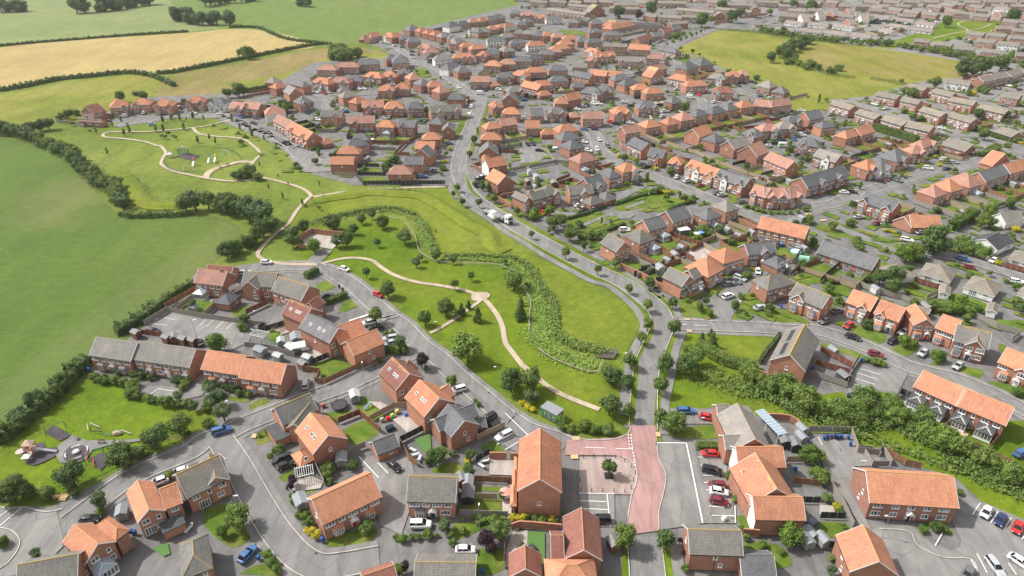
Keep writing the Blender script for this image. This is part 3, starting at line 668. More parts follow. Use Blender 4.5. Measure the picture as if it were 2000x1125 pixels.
def parse_houses(txt):
    tile = 'X'; phrase = ''
    for ln in txt.strip().split('\n'):
        ln = ln.strip()
        if not ln or ln[0] == '%': continue
        if ln[0] == '#': tile = ln[1:].strip(); continue
        if ln[0] == '@': phrase = ln[1:].strip(); continue
        cont = ln[0] == '+'
        tk = ln.lstrip('+ ').split(); x0, y0, x1, y1 = map(float, tk[:4]); dep = tk[4]; sty = tk[5]; fl = tk[6:]
        d = {'style': sty[0], 'roof': sty[1], 'flags': fl, 'h': 5.0}
        for f in fl:
            if f[0] == 'h' and len(f) > 1: d['h'] = float(f[1:])
        a = tp(tile, x0, y0); b = tp(tile, x1, y1)
        A = P(a[0], a[1], d['h']); B = P(b[0], b[1], d['h'])
        L = (B-A).length; u = (B-A).normalized(); v = Vector((-u.y, u.x, 0))
        if ',' in dep:
            q = tp(tile, *map(float, dep.split(','))); q = P(q[0], q[1], d['h']); D = max(5.0, min(17, abs((q-A).dot(v))))
        else: D = float(dep)
        if d['h'] > 4 and D < 7 and L > 8 and not cont: D = 7.5
        d.update(A=A, u=u, v=v, L=L, D=D, px=(a[0]+b[0])/2, py=(a[1]+b[1])/2, phrase=phrase)
        if cont: HOUSES[-1]['blocks'].append(d)
        else: HOUSES.append({'blocks': [d], 'phrase': phrase, 'px': d['px'], 'py': d['py'], 'fl': fl})
def slab(mb, q, t, mi=0):   # roof slab from 4 top points
    lo = [(p[0], p[1], p[2]-t) for p in q]; mb.hexa(lo+list(q), mi)
def roof_block(W, RF, TR, T, La, Lb, he, style, wall_o=.3, swap=False, trim=True, gw=0, tp_=TPITCH, side=0):
    """T(a,b,z)->local. ridge runs along a."""
    hr = he+Lb/2*tp_; o = wall_o; t = .16; zt = lambda b: he+min(b, Lb-b)*tp_
    if style == 'R':
        e = .12
        for b0, b1 in ((0, Lb/2), (Lb, Lb/2)):
            slab(RF, [T(-e, b0, zt(b0)), T(La+e, b0, zt(b0)), T(La+e, b1, hr), T(-e, b1, hr)], t)
        RF.hexa([T(-e, Lb/2-.14, hr-.10), T(La+e, Lb/2-.14, hr-.10), T(La+e, Lb/2+.14, hr-.10), T(-e, Lb/2+.14, hr-.10),
                 T(-e, Lb/2-.08, hr+.07), T(La+e, Lb/2-.08, hr+.07), T(La+e, Lb/2+.08, hr+.07), T(-e, Lb/2+.08, hr+.07)], 1)
        pr = [(o, 0), (Lb-o, 0), (Lb-o, zt(o)-t-.02), (Lb/2, hr-t-.05), (o, zt(o)-t-.02)]
        vs = [T(.15, b, z) for b, z in pr]+[T(La-.15, b, z) for b, z in pr]
        W.add(vs, [(0,1,6,5), (1,2,7,6), (4,0,5,9)], 0); W.add(vs, [(4,3,2,1,0)], gw & 1); W.add(vs, [(5,6,7,8,9)], (gw >> 1) & 1)
        if trim:
            for a0, a1 in ((-e-.05, -e), (La+e, La+e+.05)):
                for b0, b1 in ((0, Lb/2), (Lb, Lb/2)):
                    TR.hexa([T(a0, b0, zt(b0)-.24), T(a1, b0, zt(b0)-.24), T(a1, b1, hr-.24), T(a0, b1, hr-.24),
                             T(a0, b0, zt(b0)+.02), T(a1, b0, zt(b0)+.02), T(a1, b1, hr+.02), T(a0, b1, hr+.02)])
    else:
        if La >= Lb: r0, r1 = (Lb/2, Lb/2), (La-Lb/2, Lb/2); hh = hr
        else: r0, r1 = (La/2, La/2), (La/2, Lb-La/2); hh = he+La/2*tp_
        q = [T(0,0,he), T(La,0,he), T(La,Lb,he), T(0,Lb,he), T(r0[0], r0[1], hh), T(r1[0]+.01, r1[1]+.01, hh)]
        fs = [(0,1,5,4), (1,2,5), (2,3,4,5), (3,0,4), (3,2,1,0)] if La >= Lb else [(0,1,4), (1,2,5,4), (2,3,5), (3,0,4,5), (3,2,1,0)]
        RF.add(q, fs, 0)
        for i, j in (((0,4),(1,5),(2,5),(3,4),(4,5)) if La >= Lb else ((0,4),(1,4),(2,5),(3,5),(4,5))): RF.cyl(q[i], q[j], .10, n=4, mi=1, caps=False)
        pr = [T(o,o,0), T(La-o,o,0), T(La-o,Lb-o,0), T(o,Lb-o,0), T(o,o,he+.03), T(La-o,o,he+.03), T(La-o,Lb-o,he+.03), T(o,Lb-o,he+.03)]
        W.add(pr, [(0,1,5,4), (1,2,6,5), (2,3,7,6), (3,0,4,7)], 0)
    gt = lambda b: [T(0, b-.06, he-.2), T(La, b-.06, he-.2), T(La, b+.03, he-.2), T(0, b+.03, he-.2), T(0, b-.06, he-.08), T(La, b-.06, he-.08), T(La, b+.03, he-.08), T(0, b+.03, he-.08)]
    TR.hexa(gt(-.02), 1); TR.hexa(gt(Lb+.04), 1)
def place(mesh, name, root, x, y, z, rz, color=None):
    o = link(name, mesh, root, (x, y, z), rz, color); return o
def window(kind, root, x, y, z, rz, sub=True):
    f, g = WMESH[kind]
    w = link('window', f, root, (x, y, z), rz)
    link('pane', g, w)
    return w
def build_house(H, idx, merged=None):
    bl = H['blocks']; b0 = bl[0]; A = b0['A']; u = b0['u']; v = b0['v']; L, D = b0['L'], b0['D']
    base = Vector((A.x, A.y, GZ))+u*(L/2)+v*(D/2); ang = math.atan2(u.y, u.x)
    fl = H['fl']; rnd = random.Random(idx*7+3)
    W, TR = MB(), MB(); RFS = {}
    loc = lambda p: Vector(((p-base).dot(u), (p-base).dot(v), 0))
    low = b0['h'] < 3.9; near = H['size'] > 62; mid = H['size'] > 36
    brick = 'brick2' if rnd.random() < .35 else 'brick'
    wall = 'render' if 'w' in fl else brick
    wl = []    # window list
    for bi, b in enumerate(bl):
        o = loc(Vector((b['A'].x, b['A'].y, 0))); bu = Vector((b['u'].dot(u), b['u'].dot(v), 0)); bv = Vector((-bu.y, bu.x, 0))
        La, Db, he = b['L'], b['D'], b['h']-GZ-bi*.02
        if bi: o = o+bv*.03
        R_ = lambda a, c, z, o=o, bu=bu, bv=bv: tuple(o+bu*a+bv*c+Vector((0,0,z)))
        G_ = lambda a, c, z, o=o, bu=bu, bv=bv: tuple(o+bu*c+bv*a+Vector((0,0,z)))
        key_ = ('O' if (b['roof'] == 'o' and b['h'] > 5.3) else 'y' if 'y' in fl and b['roof'] != 'f' else b['roof']) if merged is None else b0['roof']
        RF = RFS.setdefault(key_, MB())
        bfl = b['flags']; pt = .55 if b['roof'] in 'bdP' else TPITCH
        gw = 3 if 'W' in bfl else 0
        if b['style'] == 'R': roof_block(W, RF, TR, R_, La, Db, he, 'R', tp_=pt, gw=gw)
        elif b['style'] == 'G': roof_block(W, RF, TR, G_, Db, La, he, 'R', tp_=pt, gw=gw)
        elif b['style'] == 'L':
            slab(RF, [R_(0,0,he), R_(La,0,he), R_(La,Db,he+.25), R_(0,Db,he+.25)], .2)
            W.add([R_(.2,.2,0), R_(La-.2,.2,0), R_(La-.2,Db,0), R_(.2,Db,0), R_(.2,.2,he-.1), R_(La-.2,.2,he-.1), R_(La-.2,Db,he-.1), R_(.2,Db,he-.1)], [(0,1,5,4),(1,2,6,5),(2,3,7,6),(3,0,4,7)])
        else: roof_block(W, RF, TR, R_, La, Db, he, 'H', tp_=pt)
        zone = []
        for f in bfl:
            if f[0] == 'x':
                q = f[1:].rstrip('w') or '.5'; q = q.split(','); t = float(q[0]); gwid = float(q[1]) if len(q) > 1 else min(4.2, La*.45)
                x0 = max(.1, min(La-gwid-.1, t*La-gwid/2)); pr = .45; whit = f[-1] == 'w'
                X_ = lambda a, c, z, x0=x0, pr=pr, R_=R_: R_(x0+c, a-pr, z)
                roof_block(W, RF, TR, X_, Db/2+pr, gwid, he-.01, 'R', wall_o=.25, gw=3 if whit else 0, tp_=pt+.12)
                zone.append((x0, x0+gwid, -pr))
        # ---- facade openings on the camera-side wall
        yw = .3
        if b['style'] == 'G': yw = .15
        if 'B' in fl or 'F' in fl or 'N' in fl or low:
            mode = 'F' if 'F' in fl else 'B' if 'B' in fl else 'N'
            def put(k, a, z, yy=None):
                if yy is None:
                    yy = yw
                    for z0, z1, pz in zone:
                        if z0+.3 < a < z1-.3: yy = pz+.15
                        elif z0-.9 < a < z1+.9:
                            a = z0-1.0 if a < (z0+z1)/2 else z1+1.0
                            if a < .8 or a > La-.8: return
                wl.append((k, R_(a, yy, z), math.atan2(bu.y, bu.x)))
            if La < 3 or b['style'] == 'L': continue
            n = max(1, int(round((La-.6)/2.6)))
            if mode == 'N':
                if rnd.random() < .7 and not low: put('S', La*.5, 3.1); 
                if rnd.random() < .4: put('S', La*.62, .95)
            elif low and La < 7.5 and 'B' not in fl:
                if La > 3.2: wl.append(('g', R_(La/2, yw, 0), math.atan2(bu.y, bu.x)))
            else:
                up = 3.15
                if 'flats' in fl:
                    for a_, k_ in ((.11,'W'),(.31,'M'),(.49,'M'),(.67,'M'),(.86,'W')): put(k_, La*a_, 3.2)
                    for a_, k_ in ((.11,'W'),(.31,'M'),(.67,'M'),(.86,'W')): put(k_, La*a_, .95)
                    put('d', La*.49, 0); continue
                fl3 = b['h'] > 5.8
                units = max(1, int(round(La/ (5.2 if La > 14 else 9))))
                for i in range(n):
                    a = .3+(La-.6)*(i+.5)/n
                    if not low: put(('W' if (i % 2 == 0 or n < 3) else 'M') if mode == 'F' else ('M' if i % 2 == 0 else 'S' if i % 3 else 'M'), a, up if not fl3 else up+.5)
                for k in range(units):
                    s0, s1 = .3+(La-.6)*k/units, .3+(La-.6)*(k+1)/units; w_ = s1-s0
                    if mode == 'F':
                        if w_ > 7.5:
                            if rnd.random() < .5: put('b', s0+w_*.22, 0); put('b', s0+w_*.78, 0); put('d', s0+w_*.5, 0)
                            else: put('b', s0+w_*.24, 0); put('d', s0+w_*.52, 0); put('W', s0+w_*.8, .9)
                        elif w_ > 3.5:
                            put('W' if La > 14 else 'b', s0+w_*.3, .9 if La > 14 else 0); put('d', s0+w_*.75, 0)
                        else: put('W', s0+w_*.5, .9)
                    else:
                        put('P' if w_ > 4.5 else 'Q', s0+w_*.32, 0)
                        if w_ > 4: put('M', s0+w_*.75, .95)
    # drop windows that fall on top of each other
    keep = []
    for k, p, a in wl:
        r = {'W':1.0,'M':.75,'S':.5,'P':1.25,'Q':.9,'b':1.4,'d':.75,'g':1.4,'B':1.1}[k]
        if all(abs(p[2]-q[2]) > 1.6 or math.hypot(p[0]-q[0], p[1]-q[1]) > r+rq for kk, q, aa, rq in keep): keep.append((k, p, a, r))
    kind = 'house'
    if low: kind = 'garage' if L*D < 62 and 'bung' not in fl else 'bungalow'
    elif L > 17: kind = 'terraced_house'
    name = kind if kind != 'house' else 'brick_house' if wall != 'render' else 'rendered_house'
    if merged is not None:
        for mbx, k in ((W, 0), (RFS[b0['roof']], 1), (TR, 2)):
            vs = []
            for p in mbx.v:
                q = base+u*p[0]+v*p[1]; vs.append((q.x, q.y, p[2]+GZ))
            merged[(k, b0['roof'])].add(vs, mbx.f, 0)
            if k == 1: merged[(1, b0['roof'])].m[-len(mbx.f):] = mbx.m
        for k, p, a, r in keep:
            q = base+u*p[0]+v*p[1]; aa = ang+a; n_ = Vector((math.sin(aa), -math.cos(aa), 0))*.04
            ww, hh = {'W':(2.1,1.3),'M':(1.5,1.3),'S':(.8,1),'P':(2.2,2),'Q':(1.4,2),'b':(2,1.5),'d':(1,2),'g':(2.4,2.1),'B':(1.9,1.3)}[k]
            merged[(3, 0)].box(q.x, q.y, p[2]+GZ+(.8 if k == 'b' else 0), ww, .16, hh, 0, aa); merged[(4, 0)].box(q.x+n_.x*2.4, q.y+n_.y*2.4, p[2]+GZ+.12+(.8 if k == 'b' else 0), ww-.3, .06, hh-.24, 0, aa)
        FOOT.append((base, u, v, L/2, D/2)); return None
    root = empty(name, base, ang); H['obj'] = root; H['name'] = name
    W.build('wall', [M[wall], M['render']], root)
    for i_, (rk, rm) in enumerate(RFS.items()): rm.build('roof' if i_ == 0 else 'extension_roof', [ROOF[rk], RIDGE[rk]], root)
    if TR.v: TR.build('roof_trim', [M['upvc'], M['black'] if wall != 'render' else M['upvc']], root)
    for k, p, a, r in keep:
        if k in WM: window(k, root, p[0], p[1], p[2], a)
        elif k == 'd':
            d = place(DMESH[1], 'front_door', root, p[0], p[1], 0, a, rnd.choice(DOORC)); link('door_frame', DMESH[0], d)
            if mid and (kind != 'terraced_house' or 'flats' in fl or H['py'] > 940): place(CANOPY, 'porch', root, p[0], p[1], 0, a)
            elif mid:
                if ('L', b0['roof']) not in BAYR: BAYR[('L', b0['roof'])] = lean_mesh(2.0, None).mesh('porch_roof', [ROOF[b0['roof']]])
                place(BAYR[('L', b0['roof'])], 'porch_roof', root, p[0], p[1], 0, a)
        elif k == 'b':
            key = b0['roof']
            if key not in BAYR: BAYR[key] = _br.mesh('bay_roof', [ROOF[key]])
            w = place(BAYF[wall], 'bay_window', root, p[0], p[1], 0, a); link('pane', BAYG, w); link('bay_roof', BAYR[key], w)
        elif k == 'g': place(GDOOR, 'garage_door', root, p[0], p[1], 0, a, (.5,.03,.02) if 'gr' in fl else (.68,.68,.66))
    # side windows
    if (mid and not low) and kind != 'terraced_house' or near and not low:
        for sx in (-1, 1):
            if rnd.random() < .6 and len(bl) == 1:
                xx = sx*(L/2-(.15 if b0['style'] == 'R' else .3))
                window('S', root, xx, rnd.uniform(-1, 1)*D*.15, 3.2, math.pi/2*sx)
                if rnd.random() < .3: window('S', root, xx, rnd.uniform(-.3, .3)*D*.5, 1.0, math.pi/2*sx)
    he = b0['h']-GZ
    for f in fl:
        if f[0] == 'c' and f != 'c':
            t = float(f[1:]); x = (t-.5)*L; c = link('conservatory', CONS[0], root, (x, -D/2+.3, 0)); link('glazing', CONS[1], c); link('conservatory_roof', CONS[2], c)
        if f[0] == 'e':
            x = (float(f[1:])-.5)*L; c = link('sun_room', CONS[0], root, (x, -D/2+.3, 0)); link('glazing', CONS[1], c); m = MB()
            m.hexa([(-1.85,-3.1,2.2),(1.85,-3.1,2.2),(1.85,0,2.9),(-1.85,0,2.9),(-1.85,-3.1,2.34),(1.85,-3.1,2.34),(1.85,0,3.04),(-1.85,0,3.04)]); m.build('sun_room_roof', ROOF['d'], c)
        if f == 's' and b0['style'] == 'G':
            for q in (.3, .45, .75):
                w = L/2*.5; o = link('rooflight', SKYM, root, (-L/2+w, -D/2+D*q, he+w*TPITCH+.03)); o.rotation_euler = (0, -math.atan(TPITCH), 0); link('pane', SKYG, o)
        if f == 'S' and b0['style'] == 'G':
            m = MB(); m.box(0, 0, 0, 1.2, D*.36, .08); me = m.mesh('solar_panel', [M['cglass']])
            for q in (.27, .72):
                w = L/2*.5; o = link('solar_panel', me, root, (-L/2+w, -D/2+D*q, he+w*TPITCH+.05)); o.rotation_euler = (0, -math.atan(TPITCH), 0)
        if f == 'C':
            m = MB(); m.box(L*.32, 0, he, .7, .7, D/2*TPITCH+.8); m.cyl((L*.32, 0, he+D/2*TPITCH+.8), (L*.32, 0, he+D/2*TPITCH+1.1), .15, .12); m.build('chimney', M[brick], root)
    if not low and near and kind != 'garage' :
        m = MB()
        for k in range(max(1, int(L/5))):
            x = -L/2+L*(k+.5)/max(1, int(L/5)); m.cyl((x, -D/2+.22, 0), (x, -D/2+.22, he-.1), .05, n=5)
        m.build('downpipe', M['black'], root)
    look = {'R':'gabled', 'G':'gable-fronted', 'H':'hipped'}.get(b0['style'], 'flat-roofed')
    rf = ROOFN['y' if 'y' in fl else b0['roof']]
    H['look'] = f"{look} {rf} {'white' if wall == 'render' else 'brick'} " + {'house':'house', 'terraced_house':'terrace', 'garage':'garage', 'bungalow':'bungalow'}[kind]
    cat = {'terraced_house':'terrace'}.get(kind, kind)
    if 'xl' in fl: H['look'] += ''
    pend(root, H['look'], H['px'], H['phrase'], cat, ('garages' if kind == 'garage' else 'houses')+' '+H['phrase'])
    FOOT.append((base, u, v, L/2, D/2))
    return root
